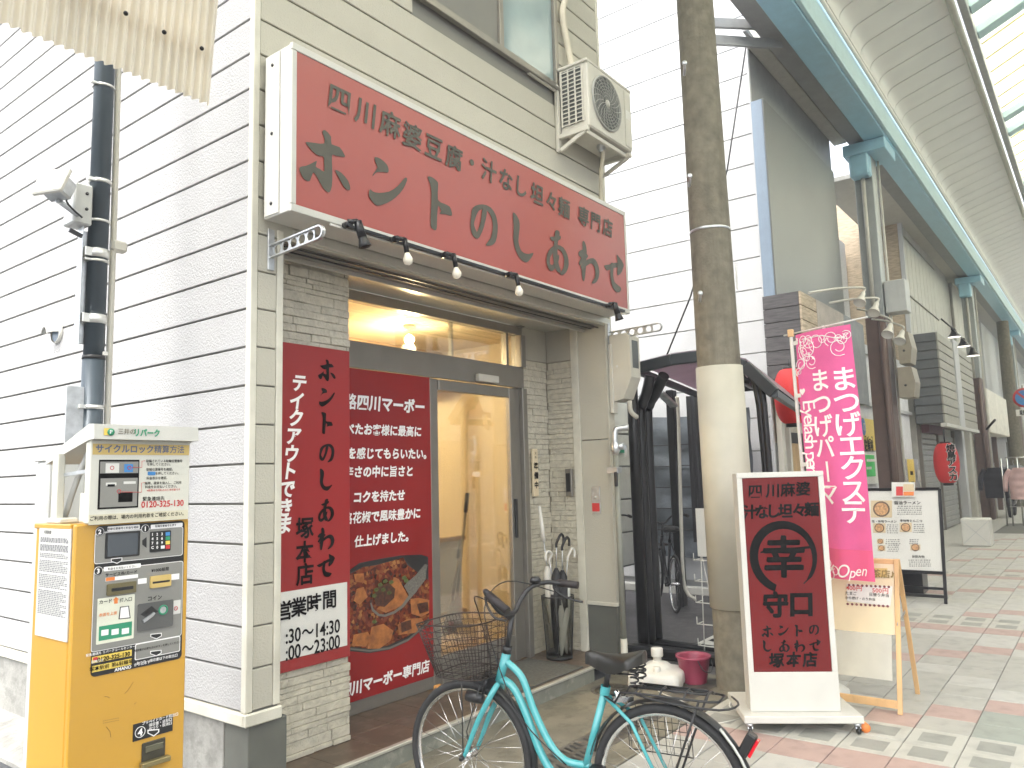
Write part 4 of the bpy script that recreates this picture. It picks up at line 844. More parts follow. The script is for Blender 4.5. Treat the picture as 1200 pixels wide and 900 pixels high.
for pl in (((548, 272), (560, 262), (586, 222)), ((460, 286), (472, 286), (482, 292)), ((468, 420), (484, 440), (487, 465)), ((590, 320), (600, 310))): MB().tube([L(*q, .0008) for q in pl], .0007, 4).build('scratch', sc_, pm)
# side notice
c0, c1 = PX(46+8, 622, mx0), PX(60, 752, mx0)
ya, yb = PX(84, 630, mx0).y, PX(47, 630, mx0).y; za, zb = PX(66, 619, mx0).z, PX(60, 748, mx0).z
bx('side_notice', paper, pm, (mx0-.003, ya, zb), (mx0+.0015, yb, za), 0)
mb = MB(); random.seed(3)
for k in range(44):
    z = za-.03-(za-zb-.10)*k/44
    if k in (3, 8, 12, 20, 29): continue
    u = yb-.012; end = ya+.012+random.uniform(0, .05)*(k % 3 == 0)
    while u > end:
        L_ = random.uniform(.006, .02); mb.add([(mx0-.0034, u, z), (mx0-.0034, max(end, u-L_), z), (mx0-.0034, max(end, u-L_), z-(.0055 if k < 8 else .0042)), (mx0-.0034, u, z-(.0055 if k < 8 else .0042))], [(0, 1, 2, 3)]); u -= L_+.003
mb.build('notice_print', plain('grey_print', (.22, .22, .22), .6), pm, kind='stuff')
text('notice_heading', '利用約款', (mx0-.003, (ya+yb)/2+.05, za-.014), UY, UZ, .014, ink2, pm, .01, 'C', .001, 2)
bx('side_lip', yellow, pm, (mx0-.004, MY+.03, MT-.015), (mx1, MY+md, MT+.002), .003)
# header
HT, HB = PY(165, 518, MY-.03).z, MT
wcream = mat('header_cream', (.60, .59, .51), .45, var=.03)
hx0, hx1 = PY(104, 570, MY-.02).x, PY(222, 570, MY-.02).x
bx('header_board', wcream, pm, (hx0, MY-.02, HB+.002), (hx1, MY+.012, HT+.01), .004); bx('header_back', wcream, pm, (hx0+.26, MY+.013, HB+.002), (hx1, MY+.20, HT-.005), .006)
def Hh(a_, b_, e_=.0215): return PY(20+a_/5.295, 490+b_/5.295, MY-e_)
def hq(name, mt, a0, b0, a1, b1, e1=.0215):
    return bx(name, mt, pm, (Hh(a0, (b0+b1)/2).x, MY-e1, Hh((a0+a1)/2, b1).z), (Hh(a1, (b0+b1)/2).x, MY-.0205, Hh((a0+a1)/2, b0).z), 0)
hq('title_band', gold, 470, 163, 1068, 228); hq('bottom_band', mat('beige_band', (.58, .54, .40), .5), 445, 585, 1060, 645)
text('title', 'サイクルロック精算方法', Hh(775, 193, .022), UX, UZ, .0282, plain('title_blue', (.10, .14, .24), .5), pm, .03, 'C', .0005, 3, .98)
text('bottom_line', 'ご利用の際は、場内の利用約款をご確認ください。', Hh(757, 607, .022), UX, UZ, .0152, ink2, pm, .015, 'C', .0005, 2, .93)
hq('diagram', ink2, 505, 258, 755, 560, .022); hq('diagram_panel', panelgrey, 515, 270, 752, 342, .0226); hq('diagram_panel', panelgrey, 515, 372, 745, 550, .0226)
hq('diagram_screen', paper, 548, 280, 632, 340, .0232); hq('diagram_keys', bluep, 664, 285, 718, 335, .0232); hq('diagram_coin', ink2, 627, 462, 715, 520, .0232); hq('diagram_slot', paper, 550, 400, 615, 418, .0232); hq('diagram_slot', paper, 660, 392, 735, 408, .0232); hq('diagram_slot', ink2, 560, 410, 605, 425, .0236); hq('button_mark', bluep, 812, 332, 858, 354, .022)
for a_, b_ in ((590, 308), (698, 308), (633, 455)):
    q = Hh(a_, b_, .0238); MB().tube([q+V((.006*math.cos(i*.628), 0, .006*math.sin(i*.628))) for i in range(10)], .001, 4, closed=True).build('pink_ring', redp, pm)
for pl in (((715, 306), (775, 306), (775, 268), (795, 264)), ((650, 458), (772, 460), (772, 402), (795, 400))): MB().tube([Hh(*q, .024) for q in pl], .0009, 4).build('leader_line', redp, pm)
for s_, a_, b_, z_ in (('駐輪されている駐輪位置番号', 915, 266, .0118), ('を押してください。', 880, 287, .0118), ('駐輪位置番号を確認。', 885, 318, .0118), ('を押してください。', 930, 342, .0118), ('料金表示を確認。', 868, 372, .0118), ('紙幣、硬貨を投入し、ご利用', 908, 402, .0118), ('料金をお支払いください。', 895, 425, .0118)): text('instruction', s_, Hh(a_, b_, .0215), UX, UZ, z_*.92, ink2, pm, .01, 'C', .0005, 2, .92)
text('instruction', '※紙幣は千円札のみ使用可能です', Hh(910, 446, .0215), UX, UZ, .0082, redp, pm, .01, 'C', .0005, 2); text('instruction', '緊急連絡先', Hh(848, 500, .0215), UX, UZ, .0155, ink2, pm, .012, 'C', .0005, 2)
text('phone_number', '0120-325-130', Hh(905, 530, .0215), UX, UZ, .029, redp, pm, .02, 'C', .0005, 3, .92)
# canopy
ct = Hh(480, 32, .06); cb = Hh(480, 130, .06); cx0, cx1 = PY(111, 500, MY-.06).x, PY(233, 505, MY-.06).x; zt_, zb_ = PY(170, 498.5, MY-.06).z, PY(170, 515.5, MY-.06).z
yb_ = MY+.29; zback = PX(75, 535, cx0-.0).z
MB().prism([(cx0, MY-.06, zb_), (cx0, MY-.055, zt_), (cx0, MY-.02, zt_+.002), (cx0, yb_, zback), (cx0, yb_, zback-.022), (cx0, MY-.02, zb_-.002)], (cx1-cx0, 0, 0)).build('canopy', white, pm)
bx('brand_mark', yellow2, pm, (Hh(540, 80, .061).x, MY-.0615, Hh(560, 106, .061).z), (Hh(578, 80, .061).x, MY-.0603, Hh(560, 62, .061).z), 0)
MB().lathe(Hh(583, 86, .0625), [(.0115, 0), (.0115, .0006), (.001, .0008)], (0, -1, 0), 20).build('brand_mark', green, pm); text('brand_mark', 'P', Hh(584, 85, .0636), UX, UZ, .017, whiteprint, pm, .02, 'C', .0005, 2)
text('brand_lettering', '三井の', Hh(680, 83, .0605), UX, UZ, .0205, plain('brown_print', (.12, .10, .06), .5), pm, .012, 'C', .0006, 2, .95); text('brand_lettering', 'リパーク', Hh(808, 92, .0605), UX, UZ, .027, green, pm, .045, 'C', .0006, 3, .85)
# frame and grey box behind header
for a_, b_ in ((86, 98),):
    x_ = mx0+.01
bx('header_post', wcream, pm, (mx0+.005, MY+.16, MT+.003), (mx0+.03, MY+.20, HT-.03), .003); bx('header_post', wcream, pm, (mx0-.0, MY+.12, MT+.0025), (mx0+.06, MY+.22, MT+.02), .004); bx('terminal_box', wcream, pm, (mx0+.06, MY+.04, MT+.003), (mx0+.14, MY+.12, MT+.10), .004)
MB().bar((mx0+.03, MY+.18, MT+.16), (hx0+.02, MY+.02, MT+.17), .012).build('stay_rod', galv, pm)
MB().tube([(mx0+.05, MY+.2, MT+.02), (mx0+.07, MY+.16, MT+.15), (mx0+.10, MY+.12, MT+.28)], .010, 8, 3).build('cable', greyb, pm)
a_, b_ = PY(57, 540, 3.35), PY(80, 620, 3.35); t = thing('control_cabinet', 'pale grey slim control box standing behind the yellow machine', 'box', (a_.x, 3.35, 0)); bx('housing', greyb, t, (a_.x, 3.35, .1), (b_.x+.06, 3.47, a_.z), .008); bx('lid', whitepl, t, (a_.x-.006, 3.345, a_.z), (b_.x+.066, 3.475, a_.z+.008), .003); MB().cyl((a_.x+.06, 3.41, -.02), (a_.x+.06, 3.41, .1), .03).build('foot', galv, t)
# ================================================================ UTILITY POLE
gp = PZ(877, 811); UPX, UPY = gp.x+.10, gp.y+.10; print('pole', gp)
up = thing('utility_pole', 'thick weathered concrete utility pole with pale sleeve in front of the white wall', 'pole', (UPX, UPY, 0))
z1_ = PY(850, 432, UPY).z; z2_ = PY(850, 715, UPY).z
UB = V((UPX, UPY, 0)); UT = PY(814, 0, UPY); UA = (UT-UB).normalized()
MB().lathe(UB, [(.172, -.05), (.170, z2_+.02)], UA, 40).build('foot', poledirt, up); MB().lathe(UB, [(.171, z2_-.0), (.184, z2_), (.178, z1_), (.168, z1_)], UA, 40).build('sleeve', poleslv, up); MB().lathe(UB, [(.165, z1_-.02), (.150, 4.5), (.128, 9)], UA, 40).build('shaft', polecon, up)
for a_, b_ in ((802, 88), (808, 218), (820, 353), (1, 1)):
    if a_ == 1: continue
    q = PY(a_, b_, UPY-.12); MB().cyl(q, q+V((-.10, -.05, .03)), .011, n=10).lathe(q+V((-.10, -.05, .03)), [(.018, 0), (.018, .012), (.001, .012)], (-.9, -.4, .2), 10).build('step_bolt', galv, up)
for a_, b_ in ((855, 285), (845, 432)):
    z = PY(a_, b_, UPY).z; MB().lathe(UB, [(.159, z-.010), (.1605, z-.009), (.1605, z+.009), (.159, z+.01)], UA, 40).build('band', blackmetal if b_ == 432 else galv, up) if b_ != 432 else None
q = PY(858, 322, UPY-.1); MB().obox(V((UPX+.06, UPY-.147, (PY(858, 305, UPY-.15).z+PY(858, 338, UPY-.15).z)/2)), (V((.94, .34, 0)), V((-.34, .94, 0)), UZ), (.022, .004, .10), .002).build('number_plate', paper, up)
mb = MB(); vtext(mb, '塚本三', V((UPX+.06, UPY-.153, PY(858, 309, UPY-.15).z)), V((.94, .34, 0)), UZ, .03, .05, .02); mb.build('plate_lettering', ink2, up)
t = thing('guy_cable', 'thin dark cable slanting across the pale wall left of the concrete pole', 'cable', (9, 4, 5)); MB().tube([PX(874, 55, 9.7), PX(852, 200, 9.7), PX(809, 348, 9.7), PX(781, 417, 9.7)], .012, 5).build('cable', black, t)
# ================================================================ BICYCLES (local: +Y forward, rear axle above the origin)
def bicycle(lab, main=True, frame=teal, grp=None):
    t = thing('bicycle', lab, 'bicycle', (0, 0, 0), grp); R = .33; YF = .955 if main else 1.05; s = YF-.0
    def wheel(y, nm='wheel', turn=0):
        c = V((0, y, R)); w_ = MB().tube([c+V((0, (R-.018)*math.cos(q), (R-.018)*math.sin(q))) for q in [i*math.pi/24 for i in range(48)]], .0185 if main else .016, 10, closed=True).build('wheel', rubber, t)
        MB().lathe(c, [(R-.036, -.012), (R-.044, -.010), (R-.050, 0), (R-.044, .010), (R-.036, .012), (R-.034, 0), (R-.036, -.012)], (1, 0, 0), 48).build('rim', chrome, w_); MB().lathe(c, [(.008, -.05), (.008, -.034), (.024, -.032), (.018, -.02), (.018, .02), (.024, .032), (.008, .034), (.008, .05)], (1, 0, 0), 14).build('hub', chrome, w_)
        n = 28 if main else 16; mb = MB(); proto = None
        for k in range(n):
            an = 2*math.pi*k/n; off = .5*(1 if (k//2) % 2 else -1); sx = .028 if k % 2 else -.028
            p0 = c+V((sx, .022*math.cos(an+off*2), .022*math.sin(an+off*2))); p1 = c+V((0, (R-.046)*math.cos(an), (R-.046)*math.sin(an)))
            if main: MB().tube([p0, p1], .0012, 4).build('spoke', chrome, w_)
            else: mb.tube([p0, p1], .0014, 3)
        if not main: mb.build('spokes', chrome, w_, kind='stuff')
        return w_
    wheel(0); wheel(YF)
    tb = lambda mb, P, r, k=6: mb.tube([V(p) for p in P], r, 12, k)
    HB_, HTp = V((0, .79, .665)), V((0, .745, .80)); BB = V((0, .395, .27)); ST = V((0, .262, .69)) if main else V((0, .285, .80)); 
    fm = MB()
    fm.tube([HB_, HTp], .021, 14); tb(fm, [HTp+V((0, .01, -.035)), (0, .67, .70), (0, .61, .56), (0, .535, .43), (0, .46, .37), (0, .345, .365)], .0165); tb(fm, [HB_+V((0, .0, .02)), (0, .72, .655), (0, .66, .56), (0, .58, .38), (0, .50, .29), BB], .0185)
    fm.tube([BB, ST], .0165, 14); fm.lathe(BB, [(.024, -.04), (.024, .04)], (1, 0, 0), 16)
    for x in (-1, 1): fm.tube([ST+V((.012*x, -.01, -.03)), (.05*x, .13, .58), (.058*x, 0, R)], [.009, .008, .007], 8); fm.tube([BB+V((.02*x, -.02, 0)), (.045*x, .25, .29), (.058*x, 0, R)], .009, 8)
    fm.build('frame', frame, t)
    fk = MB()
    for x in (-1, 1): fk.tube([HB_+V((.0, 0, .0)), HB_+V((.045*x, .012, -.04)), (.052*x, .875, .50), (.055*x, .925, .39), (.055*x, YF, R)], [.014, .014, .013, .011, .009], 10, 4)
    fk.build('fork', frame, t)
    bm = MB().tube([HTp, (0, .712, .965)], .0125, 12).tube([HTp+V((0, 0, .0)), HTp+V((0, -.006, .03))], .022, 14); bm.bar((0, .71, .955), (0, .745, .985), .035, .035, .006); bm.build('stem', black, t)
    hb = [(-.27, .595, 1.05), (-.265, .65, 1.09), (-.245, .70, 1.112), (-.17, .735, 1.08), (-.09, .725, 1.0), (-.03, .715, .982), (.03, .712, .982), (.075, .705, 1.03), (.13, .68, 1.08), (.20, .64, 1.095), (.25, .60, 1.087), (.272, .52, 1.08)]
    gl = (((-.275, .575, 1.04), (-.262, .675, 1.10)), ((.274, .50, 1.078), (.262, .60, 1.087)))
    MB().tube(hb, .0115, 10, 4).build('handlebar', black, t)
    for x in (-1, 1):
        MB().tube([V(q) for q in gl[0 if x < 0 else 1]], [.0175, .0185], 12).build('grip', mat('grip_brown', (.016, .011, .010), .6) if 'grip_brown' not in MATS else MATS['grip_brown'], t)
        if main: MB().tube([(x*.25, .66-.04*x, 1.09), (x*.25, .65-.04*x, 1.05), (x*.275, .59-.05*x, 1.01), (x*.28, .53-.05*x, 1.0)], .006, 6, 3).build('brake_lever', black, t)
    if main: MB().lathe((.15, .665, 1.10), [(.001, .028), (.018, .026), (.027, .014), (.027, 0), (.02, -.004)], (.2, .1, 1), 16).build('bell', black, t)
    # brake cables
    if main: MB().tube([(-.262, .60, 1.04), (-.2, .78, 1.08), (-.05, .86, .98), (.0, .84, .8), (.0, .83, .69)], .003, 5, 5).tube([(.262, .60, 1.04), (.15, .82, 1.10), (-.03, .84, 1.0), (-.02, .78, .75), (-.02, .66, .52), (-.02, .45, .36)], .003, 5, 5).build('brake_cable', black, t)
    MB().tube([BB+V((0, 0, 0)), ST], .001, 4).build('seat_seam', black, t) if False else None
    MB().tube([ST, (0, .235 if main else .262, .80 if main else .90)], .0125, 12).build('seat_post', black, t); zs = .80 if main else .92
    MB().lathe(ST, [(.022, -.02), (.022, .015)], (0, -.2, 1), 14).build('seat_clamp', frame, t)
    def sd(u, v):   # saddle shell from the lower left edge over the top to the lower right edge
        an = math.pi*v; cx = math.cos(an); si = max(0, math.sin(an)); y = (.345 if main else .42)-.265*u
        wdt = .026+.074*max(0, (u-.22)/.60)**1.25 if u < .82 else .100*math.sqrt(max(.02, 1-((u-.82)/.185)**2))
        if u < .06: wdt *= .55+.45*u/.06
        zt_ = zs+.052-.020*math.sin(u*math.pi)+.012*u-.012*max(0, 1-u/.08); dr = .050+.022*math.sin(min(1, u*1.25)*math.pi)
        return V((wdt*math.copysign(abs(cx)**.75, cx), y, zt_-dr*(1-si**.42)))
    sm = MB().sheet(sd, 24, 18)
    sm.sheet(lambda u, v: sd(u, 0)*(1-v)+sd(u, 1)*v+V((0, 0, .008*math.sin(v*math.pi))), 24, 4)
    for u_e in (0, 1): sm.poly([sd(u_e, q/12) for q in range(13)])
    sm.build('saddle', mat('saddle_vinyl', (.016, .015, .012), .36, bump=.0006, bscale=300) if 'saddle_vinyl' not in MATS else MATS['saddle_vinyl'], t)
    if main:
        mb = MB()
        for x in (-1, 1):
            mb.tube([(x*.02, .31, zs), (x*.03, .22, zs-.03), (x*.045, .10, zs-.025)], .004, 6, 3); P_ = [V((x*.04, .17+.0, zs-.05+.007*i)) for i in range(8)]
            mb.tube([V((x*.045+.016*math.cos(q), .11+.016*math.sin(q), zs-.065+q*.0035)) for q in [i*.6 for i in range(40)]], .0045, 5)
        mb.box((-.03, .20, zs-.04), (.03, .26, zs-.005), .006).build('saddle_springs', black, t)
        # rack
        mb = MB(); zr = .665
        mb.tube([(-.012, .26, .665), (-.05, .20, .655), (-.055, .17, .70), (-.06, .10, .705), (-.065, -.20, .705), (-.05, -.235, .705), (.05, -.235, .705), (.065, -.20, .705), (.06, .10, .705), (.055, .17, .70), (.05, .20, .655), (.012, .26, .665)], .005, 6)
        mb.tube([(-.03, .12, .722), (-.03, -.17, .722), (-.02, -.185, .722), (.02, -.185, .722), (.03, -.17, .722), (.03, .12, .722)], .005, 6)
        for y in (.10, 0, -.10, -.19): mb.tube([(-.062, y, .705), (-.03, y, .722), (.03, y, .722), (.062, y, .705)], .0045, 6)
        mb.tube([(-.06, .1, .70), (-.09, -.05, .69), (-.10, -.25, .69), (0, -.30, .69), (.10, -.25, .69)], .0045, 6, 3)
        for x in (-1, 1): mb.tube([(x*.064, -.16, .70), (x*.063, -.02, R+.01)], .005, 6)
        mb.build('rear_rack', black, t)
        # basket folding at side/rear wheel : wire side basket
        mb = MB()
        for x in (.10,):
            for i in range(9): mb.tube([(x, .20-.035*i*.9, .62), (x+.02, .20-.035*i*.9, .42)], .0016, 4)
            for i in range(7): mb.tube([(x+.003*i, .21, .62-.033*i), (x+.003*i, -.06, .62-.033*i)], .0016, 4)
            mb.tube([(x, .21, .62), (x, -.07, .62), (x+.02, -.07, .42), (x+.02, .21, .42)], .003, 5, 0, True)
        mb.build('side_wire_guard', black, t)
        mb = MB()
        for x in (-1, 1): mb.tube([(x*.06, .0, R), (x*.07, -.08, .12), (x*.08, -.10, .0)], .006, 6)
        mb.build('kickstand', galv, t)
        # mudguards
        def guard(c, a0, a1, r_, name, m_):
            def fn(u, v): an = math.radians(a0+(a1-a0)*u); ph = (v-.5)*2; rr = r_+.012*(1-ph*ph); return V((.027*ph, c[1]+rr*math.cos(an), c[2]+rr*math.sin(an)))
            MB().sheet(fn, 24, 6).build(name, m_, t)
        guard((0, 0, R), 148, -8, 0, 'x', black) if False else None
        guard((0, 0, R), 200, 30, R+.012, 'rear_mudguard', black) if False else guard((0, 0, R), 15, 205, R+.012, 'rear_mudguard', black); guard((0, YF, R), 95, 190, R+.012, 'front_mudguard', black)
        mb = MB().tube([(-.03, -.23, .60), (-.032, -.305, .50), (-.033, -.35, .38)], .006, 6, 3); mb.build('guard_stay', mat('stay_silver', (.5, .5, .45), .4, .6), t)
        MB().obox((0, -.325, .545), ((1, 0, 0), V((0, .86, .5)), V((0, -.5, .86))), (.022, .020, .05), .006).build('reflector_housing', black, t); MB().obox((0, -.35, .535), ((1, 0, 0), V((0, .86, .5)), V((0, -.5, .86))), (.018, .006, .038), .003).build('reflector', mat('red_reflector', (.55, .01, .02), .12), t)
        MB().obox((-.028, -.16, .30), ((1, 0, 0), V((0, .9, .4)), V((0, -.4, .9))), (.003, .03, .022), .002).build('spoke_reflector', whitepl, t)
        MB().tube([(0, .20, .745-.08), (0, .215, .69)], .012, 8).bar((-.03, .22, .66), (.03, .15, .655), .02, .02).build('rear_brake', chrome, t); MB().bar((0, .80, .66), (0, .86, .695), .05, .03).tube([(-.04, .83, .69), (-.045, .85, .62)], .008, 6).tube([(.04, .83, .69), (.045, .85, .62)], .008, 6).build('front_brake', blackmetal, t)
        MB().lathe((-.05, .88, .60), [(.001, .06), (.026, .05), (.026, 0), (.02, -.03), (.001, -.03)], (0, 1, .1), 14).build('dynamo_lamp', black, t)
        MB().lathe(BB, [(.085, -.05), (.085, -.046), (.001, -.046)], (1, 0, 0), 28).build('chain_ring', galv, t); mb = MB()
        for x in (-1, 1): mb.tube([BB+V((x*.055, 0, 0)), BB+V((x*.06, x*.12, -x*.12))], .009, 8).box(BB+V((x*.10-.04, x*.12-.03, -x*.12-.012)), BB+V((x*.10+.04, x*.12+.03, -x*.12+.012)), .004)
        mb.build('crank', blackmetal, t)
        MB().tube([(0, .95, R), (-.065, .93, .45), (-.07, .85, .66)], .0028, 5).tube([(-.06, YF+.0, R), (-.062, YF, .68)], .003, 5).build('basket_stay', black, t)
        MB().lathe((-.066, YF, R), [(.012, 0), (.012, .014), (.008, .02), (.001, .02)], (-1, 0, 0), 10).build('axle_nut', black, t)
    # basket
    mb = MB(); 
    def bp(u, v):  # u round 0..1, v height
        tx = .155+.03*v; ty0, ty1 = .80+.0*v-.02*v, 1.07+.10*v
        an = 2*math.pi*u; cx = math.cos(an); sy = math.sin(an); X_ = tx*math.copysign(abs(cx)**.5, cx); Y_ = (ty0+ty1)/2+(ty1-ty0)/2*math.copysign(abs(sy)**.5, sy); return V((X_, Y_, .70+.235*v-.015*math.sin(an)*v))
    nu = 44 if main else 22
    for i in range(nu): mb.tube([bp(i/nu, v/3) for v in range(4)], .0019, 4)
    for j in range(9 if main else 5): mb.tube([bp(i/40, j/(8 if main else 4)) for i in range(40)], .0038 if j in (0, 8) else .0020, 4, closed=True)
    for i in range(-4, 5): mb.tube([bp(.25, 0)+V((i*.033, -.02, 0)), bp(.75, 0)+V((i*.033, .02, 0))], .0014, 4)
    for i in range(1, 7): y = .80+.04*i; mb.tube([(-.15, y, .70), (.15, y, .70)], .0014, 4)
    mb.build('basket', mat('basket_wire', (.035, .025, .02), .4, .4) if 'basket_wire' not in MATS else MATS['basket_wire'], t)
    return t
bk = bicycle('turquoise city bicycle with a black wire basket parked in front of the entrance step', True, teal)
r_ = V((3.0, 1.5, 0)); f_ = V((2.86, 2.5, 0)); u_ = (f_-r_).normalized(); bk.location = r_+u_*.04; bk.rotation_euler = (0, 0, math.atan2(-u_.x, u_.y))
b2 = bicycle('black city bicycle parked under the shelter behind the dark post', False, blackmetal, 'bicycles in the shelter'); b2.location = (8.35, 4.10, 0); b2.rotation_euler = (0, .04, math.radians(-52))
b3 = copy_tree(b2); b3['label'] = 'black bicycle mostly hidden deeper in the shelter, only its handlebar and wheel showing'; b3.location = (7.95, 4.60, 0); b3.rotation_euler = (0, 0, math.radians(-50))
# ================================================================ SHELTER
sh = thing('bicycle_shelter', 'black framed bicycle shelter with pinkish roof sheets in the alley', 'shelter', (6.4, 3.4, 0))
SXX = 6.45
for k, (x_, r_) in enumerate(((6.45, .052), (6.585, .05), (6.72, .052))):
    P_ = [(x_, 3.5, .06), (x_, 3.5, 2.0)]+([(x_, 3.5, 2.55)] if k == 0 else [tuple(V((x_, 3.47, 2.25))), tuple(PX(762 if k == 1 else 778, 462, 6.6)*.3+V((x_, 3.44, 2.36))*.7), tuple(PX(762 if k == 1 else 778, 440, 6.58))])
    MB().tube(P_, r_, 12, 5 if k else 0).build('post', blackmetal, sh)
bx('base_rail', blackmetal, sh, (6.24, 2.2, .0), (6.40, 3.62, .09), .02); bx('base_rail', blackmetal, sh, (6.56, 2.2, .0), (6.68, 3.55, .08), .02)
roofp = [(6.5, 3.50, 2.585), (6.5, 3.10, 2.63), (6.5, 2.80, 2.63), (6.5, 2.42, 2.50), (6.5, 2.18, 2.24)]
for i in range(4): MB().bar(roofp[i], roofp[i+1], .06, .10, .006, up=(1, 0, 0) if False else (0, 0, 1)).build('roof_beam', mat('shelter_beam', (.045, .052, .058), .4, .2) if 'shelter_beam' not in MATS else MATS['shelter_beam'], sh)
dx = V((2.7, .55, -.02))
for i in (0, 2, 4): MB().bar(V(roofp[i]), V(roofp[i])+dx, .05, .07, .006).build('roof_purlin', MATS['shelter_beam'], sh)
for i in range(4):
    q0, q1 = V(roofp[i])+V((.03, 0, .062)), V(roofp[i+1])+V((.03, 0, .062)); MB().prism([q0, q1, q1+dx, q0+dx], (0, 0, .006)).build('roof_sheet', pinkroof, sh)
for q in (0, .09): MB().tube([(6.56, 2.45+q, 2.5), (6.56, 2.36+q, 2.38), (6.56, 2.30+q*.4, 2.15), (6.56, 2.28+q*.3, 0)], .03, 10, 4).build('post', blackmetal, sh)
for i in range(4): MB().bar(V(roofp[i])+dx, V(roofp[i+1])+dx, .06, .10, .005).build('roof_beam', MATS['shelter_beam'], sh)
for (x_, y_) in ((PY(791, 600, 4.25).x, 4.25),): MB().box((x_, y_-.05, 0), (x_+.12, y_+.05, 2.62), .01).build('post', blackmetal, sh)
q = PY(712, 478, 4.0); t = thing('shelter_lamp', 'slim pale batten lamp under the shelter roof', 'lamp', (7.8, 3.9, 2.4)); a_, b_ = PY(771, 462, 3.9), PY(789, 472, 3.9); MB().bar(PY(773, 460, 3.9), PY(790, 476, 3.9), .10, .035, .006).build('batten', galv, t)
t = thing('beige_hose_pipe', 'beige conduit running down the shelter post behind the black bicycle', 'pipe', (8.6, 4.1, 0)); MB().tube([PY(793, 465, 4.1), PY(795, 490, 4.1), PY(799, 640, 4.1), PY(803, 690, 4.1), PY(815, 702, 4.0)], .022, 8, 3).build('conduit', cream, t)
# grey panelled gate/partition left of the shelter and rear wall with cover sheet
t = thing('panel_partition', 'grey green panelled partition between the cream pillar and the shelter', 'partition', (7.5, 5, 0))
for k in range(5): bx('panel', mat('partition_panel', (.52, .53, .48), .6, var=.08) if 'partition_panel' not in MATS else MATS['partition_panel'], t, (6.4, 5.0, .45+k*.42), (9.6, 5.05, .45+k*.42+.395), .004)
bx('rail', blackmetal, t, (6.35, 5.051, .3), (9.6, 5.09, 2.6), 0) if False else None
for k in range(6): bx('rail', mat('partition_rail', (.13, .135, .12), .6) if 'partition_rail' not in MATS else MATS['partition_rail'], t, (6.4, 5.02, .45+k*.42-.023), (9.6, 5.06, .45+k*.42-.002), 0)
for x_ in (6.4, 8.2): bx('leg', galv, t, (x_, 5.02, 0), (x_+.04, 5.06, .426), .002)
bx('sign_panel', whitepl, t, (6.4, 4.985, 1.95), (7.35, 4.998, 2.55), .002)
q = PY(728, 526, 4.98); bx('green_label', green, t, (q.x-.06, 4.978, q.z-.05), (q.x+.10, 4.984, q.z+.05), 0)
t = thing('cover_sheet', 'dark grey quilted cover sheet hung behind the parked black bicycle', 'cover', (9, 4.9, 1))
def cv(u, v): return V((9.6-.03*math.sin(u*9)-.02*math.sin(v*22+u*3), 5.3-u*1.75, .55+v*1.85-.06*math.sin(u*3.1)))
MB().sheet(cv, 24, 40).build('sheet', coverm, t); 
for k in range(5):
    z = .85+k*.28; MB().tube([V((9.565-.03*math.sin(i*.6), 5.3-i*.115, z)) for i in range(16)], .008, 5).build('fold_line', black, t)
t = thing('dark_drape', 'black cloth hanging from the shelter beam beside the concrete pole', 'cloth', (9.3, 4.6, 1))
MB().sheet(lambda u, v: V((9.5+.04*math.sin(u*16), 4.36-u*.42, .7+v*1.9)), 24, 4).build('cloth', blackcloth, t)
# kerb line in alley
bx('alley_kerb', white, bpy.data.objects['alley_ground'], (9.70, 3.4, -.003), (9.82, 11, .10), .01)
t = thing('wire_rack', 'thin white wire display rack with a blank card beside the concrete pole', 'rack', (7.2, 3.2, 0)); RKX, RKY = 6.35, 2.78
q = PZ(826, 770); RX_, RY_ = q.x, q.y; print('rack', q)
for dx_, dy_ in ((0, 0), (.0, -.20)):
    MB().tube([(RX_+dx_, RY_+dy_, .02), (RX_+dx_+.04, RY_+dy_, 1.1)], .006, 6).build('upright', whitepl, t)
for z in (.12, .3, .48, .66, .84):
    MB().tube([(RX_, RY_, z), (RX_-.12, RY_, z), (RX_-.12, RY_-.20, z), (RX_, RY_-.20, z)], .005, 5).tube([(RX_-.12, RY_, z), (RX_-.12, RY_, z+.06)], .004, 5).tube([(RX_-.12, RY_-.20, z), (RX_-.12, RY_-.20, z+.06)], .004, 5).build('shelf_loop', whitepl, t)
MB().tube([(RX_, RY_, 1.0), (RX_+.25, RY_-.05, .02)], .005, 5).tube([(RX_, RY_-.2, 1.0), (RX_+.25, RY_-.25, .02)], .005, 5).build('rear_leg', whitepl, t); bx('blank_card', whitepl, t, (RX_-.01, RY_-.22, .86), (RX_-.004, RY_+.01, 1.28), .002)
t = thing('floor_sign', 'yellow and white sign lying flat on the alley floor behind the pole', 'sign', (6.9, 2.7, 0)); P4 = [PZ(813, 757), PZ(846, 741), PZ(870, 752), PZ(845, 762)]
P4 = [V((p.x, p.y, .012)) for p in P4]; MB().prism([p-V((0, 0, .012)) for p in P4], (0, 0, .012)).build('plate', whitepl, t)
c4 = sum(P4, V())/4; MB().prism([c4+(p-c4)*.9+V((0, 0, .0005)) for p in (P4[1], P4[2], c4, c4+(P4[0]-c4)*.2+(P4[1]-c4)*.5)], (0, 0, .001)).build('yellow_field', yellow2, t); mb = MB(); put(mb, '駐輪', c4+V((-.02, -.02, .003)), (P4[3]-P4[0]).normalized() if (P4[3]-P4[0]).length else UX, (P4[1]-P4[0]).normalized(), .12, .02, eps=0); mb.build('lettering', ink2, t)
